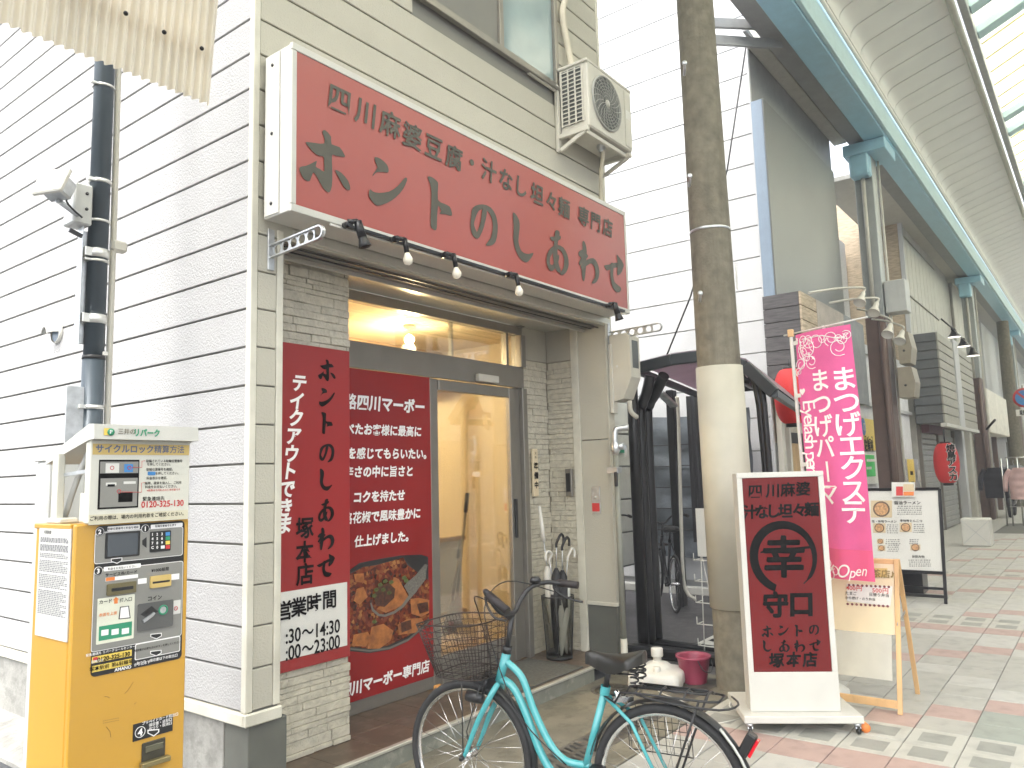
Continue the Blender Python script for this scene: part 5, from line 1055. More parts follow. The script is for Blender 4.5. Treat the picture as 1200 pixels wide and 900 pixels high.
# parasol base and bucket
q = PZ(779, 797); t = thing('parasol_base', 'white square plastic parasol base on the ground behind the bicycle saddle', 'parasol base', (5.58, 2.93, 0)); bxx, byy = 5.55, 2.90
def base_fn(u, v):
    an = 2*math.pi*u; c_, s_ = math.cos(an), math.sin(an); e_ = .45+.55*v
    pr = [(.205, .015), (.212, .035), (.212, .085), (.20, .105), (.15, .118), (.11, .128), (.08, .155), (.05, .165), (.03, .17), (.03, .25)]; k = v*(len(pr)-1); i = min(int(k), len(pr)-2); f = k-i; r_ = pr[i][0]*(1-f)+pr[i+1][0]*f; z = pr[i][1]*(1-f)+pr[i+1][1]*f
    sq = (abs(c_)**(2/.9)+abs(s_)**(2/.9))**(-.45) if False else (1/max(abs(c_), abs(s_)))**(.75*(1-v)); notch = 1-.10*(1-v)*math.exp(-((((u*4) % 1)-.0)**2+0)/.02)-.10*(1-v)*math.exp(-((((u*4) % 1)-1)**2)/.02)
    rot = .25; r_ *= sq*notch; return V((bxx+r_*math.cos(an+rot), byy+r_*math.sin(an+rot), z))
MB().sheet(base_fn, 64, 18).build('water_tank', whitepl, t); MB().lathe((bxx, byy, 0), [(.032, .16), (.032, .20), (.042, .202), (.045, .21), (.045, .26), (.04, .266), (.001, .266)], n=24).build('collar', whitepl, t); MB().lathe((bxx-.11, byy-.05, .11), [(.03, 0), (.03, .04), (.001, .042)]).build('filler_cap', whitepl, t)
t = thing('bucket', 'pink plastic bucket with a black handle beside the concrete pole', 'bucket', (5.62, 2.74, 0)); c_ = V((5.78, 2.72, 0)) 
c_ = V((5.72, 2.68, 0)); MB().lathe(c_, [(.001, .008), (.085, .008), (.09, .0), (.092, .01), (.125, .185), (.135, .19), (.135, .205), (.123, .205), (.118, .18), (.086, .015), (.001, .015)], n=32).build('pail', bucketm, t)
MB().tube([c_+V((-.10, -.08, .19)), c_+V((-.09, -.12, .12)), c_+V((-.02, -.145, .10)), c_+V((.07, -.12, .13)), c_+V((.10, -.08, .19))], .004, 6, 5).build('handle', black, t)
# ================================================================ STANDING LIT SIGN ON CASTERS
p0, p1 = V((4.77, 1.92, 0)), V((5.15, 1.32, 0)); w_ = (p1-p0).normalized(); bk_ = V((-w_.y, w_.x, 0)); 
if bk_.x < 0: bk_ = -bk_
st = thing('standing_sign', 'white framed dark red standing sign on a wheeled base', 'sign', tuple((p0+p1)/2+bk_*.2))
cB = (p0+p1)/2+bk_*.275; MB().obox(cB+UZ*.085, (w_, bk_, UZ), (.355, .275, .022), .004).build('base_plate', white, st)
q0 = PZ(881, 829, .108); q1 = PZ(986, 829, .108); print('standing', q0, q1)
o_ = p0+w_*((q0-p0).dot(w_)); ww = .52; ff = .10
def onpl(px, py, e_=0):   # pixel on the sign's front plane
    d = ray(px, py); P_ = p0+bk_*(ff-e_); k = (P_-CP).dot(bk_)/d.dot(bk_); return CP+d*k
L0, L1 = onpl(881, 829), onpl(986, 829); T0, T1 = onpl(861, 556), onpl(963, 550)
sL = ((L0-p0).dot(w_)+(T0-p0).dot(w_))/2; sR = ((L1-p0).dot(w_)+(T1-p0).dot(w_))/2; zT = (T0.z+T1.z)/2; zB = .108
print('sign', sL, sR, zT, L0.z, L1.z)
def SP(s_, z, e_=0): return p0+w_*s_+bk_*(ff-e_)+UZ*z
cC = SP((sL+sR)/2, (zB+zT)/2)+bk_*.075; MB().obox(cC, (w_, bk_, UZ), ((sR-sL)/2-.002, .072, (zT-zB)/2-.002), .004).build('casing', white, st)
zr1 = onpl(960, 787).z; zr0 = zT-.035; rl, rr = sL+.035, sR-.035
for a_, b_ in (((sL, zT-.034), (sR, zT)), ((sL, zr1), (sL+.034, zT-.0345)), ((sR-.034, zr1), (sR, zT-.0345)), ((sL, zB), (sR, zr1-.0005))):
    c0, c1 = SP(a_[0], a_[1]), SP(b_[0], b_[1]); MB().obox((c0+c1)/2-bk_*.002, (w_, bk_, UZ), (abs(b_[0]-a_[0])/2, .006, abs(b_[1]-a_[1])/2), .002).build('frame_rail', white, st)
MB().obox((SP(rl, zr1)+SP(rr, zr0))/2, (w_, bk_, UZ), ((rr-rl)/2, .002, (zr0-zr1)/2)).build('sign_panel', red_dark, st)
for (pts, sz, bo) in ((list(zip('四川麻婆', ((885, 576), (905, 575), (923, 574), (941, 573)))), .085, .02), (list(zip('汁なし坦々麺', ((879, 600), (893, 600), (907, 599), (920, 599), (936, 598), (951, 597)))), .085, .03), (list(zip('守口', ((909, 709), (939, 708)))), .15, .035), (list(zip('塚本店', ((910, 774), (930, 773), (949, 773)))), .085, .03)):
    for ch, (a_, b_) in pts: mb = MB(); put(mb, ch, onpl(a_, b_, .003), w_, UZ, sz*1.1, bo*1.25, eps=.0006, res=4, shear=.06); mb.build('character', ink2, st)
for ch, (a_, b_) in zip('ホントのしあわせ', ((899, 740), (918, 739), (936, 739), (954, 738), (899, 757), (919, 757), (937, 757), (955, 756))): mb = MB(); kana(mb, ch, onpl(a_, b_, .003), w_, UZ, .088, .0006); mb.build('character', ink2, st)
cc = onpl(919, 653, .003); mb = MB(); Rr = .203; ring = []
for i in range(33):
    an = math.radians(-75-(i/32)*318); wd = .022+.016*math.sin(i/32*math.pi)**.7; wd *= 1 if i < 31 else .4
    an2 = math.radians(250-(i/32)*305); rin, rout = Rr-wd*(1.0-.6*(i/32)), Rr+wd*(1.0-.6*(i/32)); ring.append((an2, rin, rout))
vs = [cc+w_*(r_*math.cos(a_))*.93+UZ*(r_*math.sin(a_)) for a_, r1, r2 in ring for r_ in (r1, r2)]; mb.add(vs, [(2*i, 2*i+1, 2*i+3, 2*i+2) for i in range(32)]); mb.build('brush_ring', ink2, st)
mb = MB(); put(mb, '幸', cc+UZ*.0, w_, UZ, .27, .03, eps=.0012, res=5, shear=.05); mb.build('character', ink2, st)
mb = MB(); mb.poly([cc-w_*.15+UZ*.028-bk_*.0026, cc+w_*.16+UZ*.052-bk_*.0026, cc+w_*.165+UZ*.068-bk_*.0026, cc-w_*.14+UZ*.040-bk_*.0026]); mb.build('brush_stroke', ink2, st)
for sx_, sy_, big in ((-.32, -.25, 0), (.32, -.25, 0), (-.32, .25, 0), (.32, .25, 0)):
    c_ = cB+w_*sx_+bk_*sy_; c1 = MB().cyl(c_+UZ*.062, c_+UZ*.045, .022).bar(c_+UZ*.055, c_+UZ*.03-bk_*.012, .03, .012).build('caster', galv, st); MB().lathe(c_+UZ*.024-w_*.008-bk_*.012, [(.001, 0), (.024, 0), (.024, .016), (.001, .016)], w_, 18).build('caster_wheel', black, c1)
t = thing('orange_can', 'small orange roll lying beside the right front caster of the standing sign', 'can', tuple(PZ(1012, 852))); c_ = PZ(1012, 856)+UZ*.028; MB().lathe(c_, [(.001, -.05), (.027, -.05), (.027, .05), (.001, .05)], bk_, 18).build('body', orange, t); MB().lathe(c_, [(.0275, -.02), (.0275, .025)], bk_, 18).build('label_band', yellow2, t)
t = thing('power_cable', 'thin pale power cable lying between the bicycle rack and the standing sign', 'cable', (4.8, 2.2, 0)); MB().tube([cB-w_*.30+bk_*.2+UZ*.11, cB-w_*.37+bk_*.15+UZ*.05, PZ(872, 838, .005), PZ(850, 846, .005), PZ(828, 845, .005), PZ(800, 822, .005), PZ(775, 812, .005), PZ(757, 796, .005), PZ(745, 786, .02)], .004, 6, 6).build('cable', whitepl, t)
# ================================================================ EASEL SIGN
es = thing('wooden_easel_sign', 'light wooden A-frame sign with a handwritten price card', 'sign', (5.95, 1.47, 0))
yL, yR = 1.80, 1.23; zt = PX(1050, 656, 5.93).z; print('easel top', zt)
def leg(x0, y0, x1, y1, w1=.018): return MB().bar((x0, y0, .0), (x1, y1, zt), w1, .03, .002, up=(0, 1, 0)).build('leg', wood, es)
for y in (yL, yR): leg(5.67, y, 5.93, y); leg(6.25, y, 5.965, y)
MB().bar((5.676, yL-.012, .06), (5.676, yR+.012, .06), .018, .05, .002).build('crossbar', wood, es); MB().bar((5.93, yL-.012, zt-.015), (5.93, yR+.012, zt-.015), .018, .03, .002).build('crossbar', wood, es); MB().bar((5.968, yL-.012, zt-.015), (5.968, yR+.012, zt-.015), .018, .03, .002).build('crossbar', wood, es)
def EP(v, z, e_=0): xf = 5.67+(5.93-5.67)*z/zt; return V((xf-e_, yL+(yR-yL)*v, z))
zlb = PX(1035, 742, 5.83).z
MB().prism([EP(.03, zlb), EP(.97, zlb), EP(.97, zt-.03), EP(.03, zt-.03)], (.008, 0, 0)).build('board', plywood, es); MB().prism([EP(.3, zlb-.28, .012), EP(.93, zlb-.28, .012), EP(.93, zlb, .012), EP(.3, zlb, .012)], (.002, 0, 0)).build('lower_sheet', translucent('clear_sheet', (.80, .78, .70), .5, .2), es)
c0, c1, c2, c3 = [PX(a_, b_, 5.83) for a_, b_ in ((990, 685), (1044, 688), (1043, 711), (992, 705))]
def EPz(p, e_): return EP((yL-p.y)/(yL-yR), p.z, e_)
MB().poly([EPz(c, .004) for c in (c3, c2, c1, c0)]).build('price_card', paper, es)
Ue = V((0, -1, 0)); Ve = (EP(0, 1)-EP(0, 0)).normalized()
for s_, a_, b_, sz, m_ in (('400円', 999, 690, .042, redp), ('500円', 1030, 693, .042, redp), ('たまご', 996, 696, .026, ink2), ('日替り弁当', 1029, 698, .026, ink2), ('から揚げ・のり弁当', 1007, 702, .022, ink2)): text('card_text', s_, EPz(PX(a_, b_, 5.83), .0055), Ue, Ve, sz, m_, es, .01, 'C', .0005, 2)
mb = MB()
for k in range(10):
    for zz in ((686.5+k*.25), (708+k*.3)):
        c_ = EPz(PX(993+k*5.2, zz, 5.83), .0065); mb.lathe(c_, [(.009, 0), (.001, .0006)], (-1, 0, 0), 7)
mb.build('card_border_dots', plain('plum_print', (.20, .06, .07), .6), es, kind='stuff')
MB().poly([EPz(PX(a_, b_, 5.86), .004) for a_, b_ in ((1000, 677), (1038, 677), (1038, 667), (1000, 666))]).build('old_label', gold, es); text('label_text', '喫茶店♪', EPz(PX(1028, 673, 5.86), .006), Ue, Ve, .06, plain('olive_print', (.25, .18, .06), .6), es, .02, 'C', .0005, 2)
MB().bar((5.80, yR, .55), (6.10, yR, .60), .004, .02).build('hinge_stay', galv, es)
# ================================================================ NOBORI FLAG
nb = thing('pink_banner', 'tall pink banner flag with white eyelash salon lettering on a white pole', 'banner', tuple(AT(940, 780, 5.75)-UZ*0))
F00, F10 = AT(932, 389, 5.72), AT(998, 384, 5.35); drop = 1.80
fz = (F00.z+F10.z)/2; FU = V((F10.x-F00.x, F10.y-F00.y, 0)); FL = .60; FU.normalize(); FN = FU.cross(UZ)
F0 = V((F00.x, F00.y, fz))
zbot = None
d_ = ray(1021, 680); k_ = ((F0-CP).dot(FN))/d_.dot(FN); zbot = (CP+d_*k_).z; fwid = (V((F10.x, F10.y, 0))-V((F00.x, F00.y, 0))).length; print('flag', fwid, fz-zbot)
def FP(u, z):  # u metres across, z metres below the top
    bow = .035*math.sin(u/fwid*math.pi)+.012*math.sin(z*3.1+u*4)+.010*math.sin(u*26+z*1.5)*min(1, z); lean = .06*(z/1.8)**1.2
    return F0+FU*(u+lean*.6)+FN*bow+UZ*(-z-.02*math.sin(u*5)*z*.2)
HF = fz-zbot
MB().sheet(lambda a_, b_: FP(a_*fwid, b_*HF), 24, 60).build('cloth', pinkcl, nb)
MB().sheet(lambda a_, b_: FP(fwid*(.06+a_*.94), HF-.20+b_*.2)+FN*.0015, 20, 8).build('darker_band', pinkdk, nb)
s_f = fwid/66
def ff_(a_, b_, e_=.004):      # banner position from photo pixels (undistorted)
    d = ray(a_, b_); k = (F0-CP).dot(FN)/d.dot(FN); q = CP+d*k; u = (q-F0).dot(FU); z = F0.z-q.z; lean = .06*(max(z, 0)/1.8)**1.2*.6; return u-lean, z
def fput(mb, ch, a_, b_, size, bold=.02, rot=0, sx=1):
    u0, z0_ = ff_(a_, b_); tmp = MB(); put(tmp, ch, (0, 0, 0), V((1, 0, 0)), V((0, 0, 1)), size, bold, eps=0, res=4, rot=rot, sx=sx)
    mb.add([FP(u0+p.x, z0_-p.z)+FN*.004 for p in tmp.v], tmp.f)
N_SIGN = 1
if FN.dot(CP-F0) < 0: FN = -FN
mb = MB()
for ch, a_, b_ in (('ま', 992, 444), ('つ', 994, 471), ('げ', 996, 497), ('エ', 999, 522), ('ク', 1000, 548), ('ス', 1001, 575), ('テ', 1002, 599)): fput(mb, ch, a_, b_, .18, .016)
for ch, a_, b_ in (('ま', 966, 446), ('つ', 967, 473), ('げ', 969, 499), ('パ', 970, 524), ('マ', 974, 578)): fput(mb, ch, a_, b_, .17, .016)
fput(mb, 'ー', 972, 552, .17, .016, -math.pi/2); mb.build('katakana_lettering', whiteprint, nb)
mb = MB(); tx = 'Eyelash perm'; zz = 0
for i, ch in enumerate(tx):
    if ch == ' ': zz += 6; continue
    wch = {'E': 9.5, 'y': 8.5, 'l': 5, 'm': 12}.get(ch, 8.2); fput(mb, ch, 951.5+zz*.04, 472+zz+wch/2-2, .15, .004, -math.pi/2); zz += wch*.98
mb.build('side_lettering', whiteprint, nb)
mb = MB(); u0, z0_ = ff_(943, 459); hp = [(.028*math.sin(q)**3, .0018*(13*math.cos(q)-5*math.cos(2*q)-2*math.cos(3*q)-math.cos(4*q))) for q in [i*math.pi/12 for i in range(24)]]; mb.poly([FP(u0+x, z0_-y)+FN*.004 for x, y in hp]); mb.build('heart', whiteprint, nb)
mb = MB()
def curl(a_, b_, r_, st_, turns=1.25, sg=1):
    u0, z0_ = ff_(a_, b_); mb.tube([FP(u0+sg*r_*(1-q*.62)*math.cos(st_+q*turns*6.28), z0_+r_*(1-q*.62)*math.sin(st_+q*turns*6.28))+FN*.004 for q in [i/16 for i in range(17)]], .0028, 4)
for c__ in ((944, 399, .05, 0), (951, 400, .055, 1), (961, 402, .07, 2), (949, 410, .085, 3), (943, 415, .05, 4), (955, 424, .055, 1), (949, 420, .04, 2), (941, 428, .05, 3), (968, 397, .035, 0), (978, 397, .055, 2), (986, 407, .065, 1), (994, 393, .035, 4), (986, 397, .03, 3), (938, 436, .035, 2), (989, 398, .04, 5)): curl(*c__)
def fl(P_, r_=.0032): mb.tube([FP(*[ff_(a_, b_)[i] for i in (0, 1)])+FN*.004 for a_, b_ in P_], r_, 4, 5)
fl([(942, 398), (955, 396), (968, 394), (980, 396), (990, 396), (996, 390)]); fl([(940, 400), (941, 412), (946, 425), (940, 433), (936, 440)])
for a_, b_ in ((935, 398), (952, 415), (957, 420)): fl([(a_-1.5, b_-1.5), (a_+1.5, b_+1.5)]); fl([(a_+1.5, b_-1.5), (a_-1.5, b_+1.5)])
for c__ in ((972, 660, .05, 0), (975, 672, .06, 2), (982, 668, .04, 3)): curl(*c__)
mb.build('scroll_ornament', whiteprint, nb, kind='stuff')
mb = MB(); xx = 988
for ch, wch in (('O', 9.5), ('p', 7.5), ('e', 6.5), ('n', 7)):
    u0, z0_ = ff_(xx+wch/2, 667 if ch != 'p' else 669); tmp = MB(); put(tmp, ch, (0, 0, 0), V((1, 0, 0)), V((0, 0, 1)),   .125 if ch == 'O' else .10, .002, eps=0, res=5, shear=.35, sx=.85); mb.add([FP(u0+p.x, z0_-p.z)+FN*.006 for p in tmp.v], tmp.f); xx += wch
mb.build('open_lettering', whiteprint, nb)
pb = F0-FU*.035; MB().tube([(pb.x+.10, pb.y-.02, .02), (pb.x+.06, pb.y, 1.2), (pb.x, pb.y, fz-.3), (pb.x-.01, pb.y, fz+.03)], .013, 10, 4).build('pole', whitepl, nb); MB().tube([F0-FU*.10+UZ*.012, F0+FU*(fwid+.12)+UZ*.03], .006, 8).build('top_rod', whitepl, nb); bx('pole_cap', wood, nb, (pb.x-.03, pb.y-.02, fz-.01), (pb.x+.005, pb.y+.02, fz+.045), .004)
for z in (.06, .45, .95): q = FP(-.0, z); MB().bar(q-FU*.04, q+FU*.03, .012, .028).build('clip', whitepl, nb)
MB().lathe((pb.x+.10, pb.y-.02, 0), [(.001, .0), (.17, .0), (.17, .05), (.12, .08), (.03, .09), (.03, .14)], n=24).build('water_base', whitepl, nb)
# ================================================================ MENU BOARD
mbx = thing('menu_board', 'large black framed standing menu board with white menu sheet', 'sign', (10.5, 2.1, 0))
zt = PX(1083, 573, 10.65).z; yR = 1.66; yL = 2.55; print('menu top', zt)
def MP(y, z, e_=0): return V((10.37+.28*z/zt-e_, y, z))
def mrail(y0, z0, y1, z1): return MB().bar(MP(y0, z0), MP(y1, z1), .035, .035, .004).build('frame_rail', blackmetal, mbx)
mrail(yR, 0, yR, zt); mrail(yL, 0, yL, zt); mrail(yL, zt, yR, zt); zl = PX(1095, 671, 10.45).z; mrail(yL, zl, yR, zl); mrail(yL, .08, yR, .08)
for y in (yR+.05, yL-.05): MB().bar((10.75, y, 0), (10.67, y, zt-.1), .03, .03, .003).build('rear_leg', blackmetal, mbx)
MB().bar((10.745, yR+.05, .12), (10.745, yL-.05, .12), .03, .03).build('rear_crossbar', blackmetal, mbx)
MB().prism([MP(yL-.02, zl+.02), MP(yR+.02, zl+.02), MP(yR+.02, zt-.02), MP(yL-.02, zt-.02)], (.01, 0, 0)).build('menu_sheet', paper, mbx)
Vm = (MP(0, 1)-MP(0, 0)).normalized()
def MQ(a_, b_, e_=.004): d = ray(a_, b_); nrm = V((1, 0, -.28/zt)).normalized(); k = (MP(0, 0)-CP).dot(nrm)/d.dot(nrm); return CP+d*k-nrm*e_
def zc_(a_, b_): return 970+a_/5.63, 560+b_/5.63
for (a0, b0, a1, b1) in ((285, 150, 425, 262), (300, 300, 382, 362), (475, 296, 555, 358), (325, 402, 370, 435), (330, 445, 380, 482), (545, 440, 612, 478)):
    c = [MQ(*zc_(a_, b_)) for a_, b_ in ((a0, b1), (a1, b1), (a1, b0), (a0, b0))]; MB().poly(c).build('dish_photo', plain('photo_tan', (.60, .48, .30), .5) if 'photo_tan' not in MATS else MATS['photo_tan'], mbx)
    cm = sum(c, V())/4; rr = (c[1]-c[0]).length*.40; MB().lathe(cm-V((.002, 0, 0)), [(rr, 0), (rr*.8, .001)], (-1, 0, .212), 18).build('bowl_rim', mat('bowl_brown', (.14, .09, .06), .5) if 'bowl_brown' not in MATS else MATS['bowl_brown'], mbx); MB().lathe(cm-V((.004, 0, 0)), [(rr*.8, 0), (.001, .0008)], (-1, 0, .212), 18).build('noodle_soup', mat('soup', (.50, .28, .13), .5, var=.4, scale=40) if 'soup' not in MATS else MATS['soup'], mbx)
random.seed(5)
for s_, a_, b_, sz in (('醤油ラーメン', 525, 165, .05), ('塩・味噌ラーメン', 372, 288, .036), ('辛味噌とんこつ', 550, 284, .036), ('お飲み物', 598, 520, .035)): text('menu_heading', s_, MQ(*zc_(a_, b_), .005), UY, Vm, sz, ink2, mbx, .02, 'C', .001, 2)
mb = MB()
for (a0, a1, b0, n_) in ((455, 620, 185, 5), (385, 465, 308, 5), (560, 640, 305, 5), (380, 480, 405, 3), (390, 470, 442, 4), (530, 600, 405, 3), (530, 680, 540, 4)):
    for k in range(n_):
        x = a0+random.uniform(0, 12)
        while x < a1:
            L_ = random.uniform(5, 14); q0 = MQ(*zc_(x, b0+k*13), .005); q1 = MQ(*zc_(min(a1, x+L_), b0+k*13), .005); mb.add([q0, q1, q1-Vm*.011, q0-Vm*.011], [(0, 1, 2, 3)]); x += L_+random.uniform(4, 9)
mb.build('menu_print', plain('pale_grey_print', (.22, .215, .20), .6), mbx, kind='stuff')
c = [MQ(*zc_(a_, b_), .03) for a_, b_ in ((425, 128), (578, 128), (578, 32), (425, 32))]; MB().prism(c, (.004, 0, 0)).build('top_card', paper, mbx); c = [MQ(*zc_(a_, b_), .033) for a_, b_ in ((455, 120), (500, 120), (500, 60), (455, 60))]; MB().poly(c).build('card_photo', redp, mbx); c = [MQ(*zc_(a_, b_), .033) for a_, b_ in ((503, 90), (572, 90), (572, 45), (503, 45))]; MB().poly(c).build('card_photo', MATS['photo_tan'], mbx); c = [MQ(*zc_(a_, b_), .033) for a_, b_ in ((503, 120), (572, 120), (572, 94), (503, 94))]; MB().poly(c).build('card_photo', orange, mbx)
bx('dark_box', blackmetal, None, (11.0, 2.0, 0), (11.35, 2.45, .62), .01); tag(bpy.data.objects['dark_box'], 'dark box standing on the pavement right behind the menu board', 'box')
# ================================================================ NEIGHBOUR BUILDING WITH WHITE SIDE WALL
BX = 9.92
nb2 = thing('neighbour_building', 'tall pale panelled building with a wood clad shopfront beyond the alley', 'building', (BX, 3.4, 0))
bx('wall_core', mat('panel_joint', (.38, .38, .37), .8), nb2, (BX+.024, 3.42, 0), (14.0, 13, 11.5), 0)
for i in range(27):
    z = 4.40-.425*10+.425*i; bx('wall_panel', b2wall, nb2, (BX-.0, 3.40, z+.007), (BX+.025, 13, z+.425-.007), .003)
bx('corner_trim', b2wall, nb2, (BX-.008, 3.38, 0), (BX+.05, 3.4, 11.5), .003)
bx('front_wall', mat('cream_front', (.58, .52, .40), .6), nb2, (BX+.051, 3.40, 1.95), (13.9, 3.43, 3.3), 0)
bx('front_wall', soffitgrey, nb2, (BX+.051, 3.40, 3.301), (13.9, 3.43, 9.5), 0); bx('dark_opening', mat('dark_interior', (.04, .035, .03), .7), nb2, (BX+.5, 3.395, 0), (11.6, 3.399, 2.1), 0)
bx('door_post', cream, nb2, (BX+.10, 3.30, 0), (BX+.22, 3.37, 3.0), .004); bx('door_post', cream, nb2, (BX+.40, 3.30, 0), (BX+.46, 3.37, 3.0), .004)
bx('entrance_door', roomwood, nb2, (BX+.55, 3.37, 0), (11.0, 3.39, 1.95), .005)
for k in range(4): bx('eave_step', soffitgrey if k % 2 else facadegrey, nb2, (BX+.06, 3.40-.22*(k+1), 7.35+.18*k), (14.2, 3.40-.22*k-.002, 7.5+.18*k+.1), .01)
# grey billboard
bb = thing('grey_billboard', 'big blank dark grey billboard box with blue grey side on the neighbour building', 'billboard', (BX, 3.2, 4.6)); s_l = PY(883, 118, 3.02)
gy = 3.21
gx0 = PY(900, 200, gy).x; gzt = PY(899, 120, gy).z; gzb = PY(912, 350, gy).z
gx1 = PY(977, 203, gy).x; print('billboard', gx0, gx1, gzt, gzb)
bx('front_face', screengrey, bb, (gx0, gy, gzb), (gx1, gy+.02, gzt), .004); bx('side_face', bluegrey, bb, (gx0, gy+.021, gzb), (gx0+.02, 3.38, gzt), .004); bx('body', soffitgrey, bb, (gx0+.021, gy+.021, gzb+.01), (gx1, 3.38, gzt-.01), .004)
# wooden fascia box
wf2 = thing('wood_fascia', 'weathered dark wood clad box over the neighbour shop entrance', 'shop fascia', (BX, 3.1, 3)); fy = PX(939, 345, BX-.0).y
print('fascia y', fy)
fzt, fzb = PY(941, 342, fy).z, PY(944, 458, fy).z; fx1 = PY(1013, 400, fy).x; fx0 = BX-.03; print(fzt, fzb, fx1)
for k in range(7):
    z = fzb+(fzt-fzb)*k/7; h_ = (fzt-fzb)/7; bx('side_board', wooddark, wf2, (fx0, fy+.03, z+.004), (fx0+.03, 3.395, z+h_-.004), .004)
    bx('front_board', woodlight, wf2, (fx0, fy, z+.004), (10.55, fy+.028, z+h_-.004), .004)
bx('front_panel', mat('tan_fascia', (.36, .31, .26), .5, var=.15), wf2, (10.555, fy, fzb), (11.9, fy+.028, fzt), .003); bx('front_panel', mat('grey_fascia', (.19, .20, .20), .5, var=.15), wf2, (11.905, fy, fzb), (fx1, fy+.028, fzt), .003); bx('core', black, wf2, (fx0+.035, fy+.03, fzb+.01), (fx1-.01, 3.39, fzt-.01), 0)
text('shop_lettering', '炭火焼鳥酒場', (11.3, fy-.002, fzt-.42), UX, UZ, .20, whiteprint, wf2, .03, 'C', .003, 2)
MB().lathe((BX+.75, 3.0, fzb-.12), [(.001, .02), (.06, .02), (.14, -.03), (.17, -.15), (.175, -.35), (.16, -.52), (.13, -.60), (.06, -.64), (.001, -.64)], n=24)
lt = thing('red_lantern', 'red paper lantern hanging behind the pink banner under the wooden fascia', 'lantern', (10.7, 3.0, 2.5)); lc = PY(925, 432, 3.0)
def lantern_mesh(c, H, R_, par, nm='paper_body'):
    pr = []
    for i in range(41): v = i/40; r_ = R_*(min(1, (math.sin(v*math.pi))**.24)); pr.append((max(.3*R_, r_)+(.012*R_ if i % 2 else 0), -v*H))
    MB().lathe(c, pr, n=28).build(nm, lantern, par); MB().lathe(c, [(.001, .02), (.42*R_, .02), (.42*R_, -.03*H), (.001, -.03*H)], n=20).build('top_ring', black, par); MB().lathe(c, [(.001, -H*.98), (.42*R_, -H*.98), (.42*R_, -H*1.05), (.001, -H*1.05)], n=20).build('bottom_ring', black, par)
lantern_mesh(lc, .68, .20, lt); MB().cyl(lc, lc+UZ*.12, .008).build('hanger', black, lt)
# spot lamps on long arms (four)
def armlamp(tip, root, lab, on=False):
    t = thing('arm_lamp', lab, 'lamp', tuple(root), 'arm lamps over the wooden fascia'); root, tip = V(root), V(tip); mid = tip+V((0, 0, .06))
    MB().tube([root, (root+mid)/2+UZ*.02, mid, tip+V((.01, 0, 0))], .016, 8, 4).build('arm', cream, t); d = V((-.5, .1, -.6)).normalized()
    MB().lathe(tip, [(.02, 0), (.035, .04), (.04, .12), (.075, .20), (.085, .24)], d, 16).build('lamp_head', cream, t); MB().lathe(tip, [(.08, .235), (.05, .22), (.001, .22)], d, 16).build('lens', lampglow if on else whitepl, t)
yA = 2.35
for k, (tp, rt, lb) in enumerate((((1018, 340), (948, 343), 'leftmost cream arm lamp above the pink banner'), ((1034, 352), (972, 355), 'second cream arm lamp with its head just left of the grey column foot'), ((1050, 377), (1005, 362), 'third cream arm lamp in front of the brown column'), ((1064, 385), (1022, 374), 'rightmost arm lamp glowing in front of the tan boxes'))):
    T_ = AT(tp[0]-6, tp[1]+2, 11.0+.15*k); armlamp(T_, PY(rt[0], rt[1], fy), lb, False)
# ================================================================ ARCADE
ar = thing('arcade_roof', 'curved white arcade roof with sky blue beam and translucent skylight', 'arcade roof', (30, 0, 8)); AX0, AX1 = -9.2, 75
bx('edge_beam', beamblue, ar, (AX0, 2.50, 7.2), (AX1, 2.85, 7.9), .01)
for sgn in (1,): bx('edge_flange', beampale, ar, (AX0, 2.44, 7.23), (AX1, 2.496, 7.62), .006)
bx('beam_backing', soffitgrey, ar, (8.2, 2.853, 7.25), (AX1, 3.12, 7.4), .01)
bx('far_side_beam', beamblue, ar, (AX0, -2.85, 7.2), (AX1, -2.50, 7.9), .01)
prof = [(2.40, 7.62), (2.405, 7.76), (2.37, 7.87), (2.28, 7.945), (2.12, 8.0), (1.7, 8.13), (1.25, 8.26)]
ny = 8; dxp = .59; n_i = int((AX1-AX0)/dxp)
def vault(mb, x0, x1, sg=1, e_=0):
    P_ = smooth_path([V((0, y, z)) for y, z in prof], 2); mb.sheet(lambda u, v: (lambda p: V((x0+(x1-x0)*u, sg*(p.y), p.z+e_)))(P_[int(round(v*(len(P_)-1)))]), 1, len(P_)-1)
pm0 = bpy.data.meshes
proto = None
for i in range(n_i):
    x0 = AX0+i*dxp
    if proto is None:
        mb = MB(); P_ = smooth_path([V((0, y, z)) for y, z in prof], 3); n_ = len(P_)
        for th in (0, .02): mb.add([V((x, p.y, p.z+th*.6))+V((0, th*.4, 0)) for p in P_ for x in (x0+.011, x0+dxp-.011)], [(2*k, 2*k+1, 2*k+3, 2*k+2) for k in range(n_-1)], True)
        mb.add([V((x, p.y+d_*.008, p.z+d_*.012)) for p in P_ for x in (x0+.011,) for d_ in (0, 1)], [(2*k, 2*k+1, 2*k+3, 2*k+2) for k in range(n_-1)])
        proto = mb.build('vault_panel', soffit, ar)
    else:
        c = proto.copy(); COL.objects.link(c); c.location = proto.location+V((dxp*i, 0, 0))
mb = MB(); vault(mb, AX0, AX1, 1, .03); mb.build('vault_backing', mat('vault_back', (.22, .21, .18), .8), ar, kind='stuff')
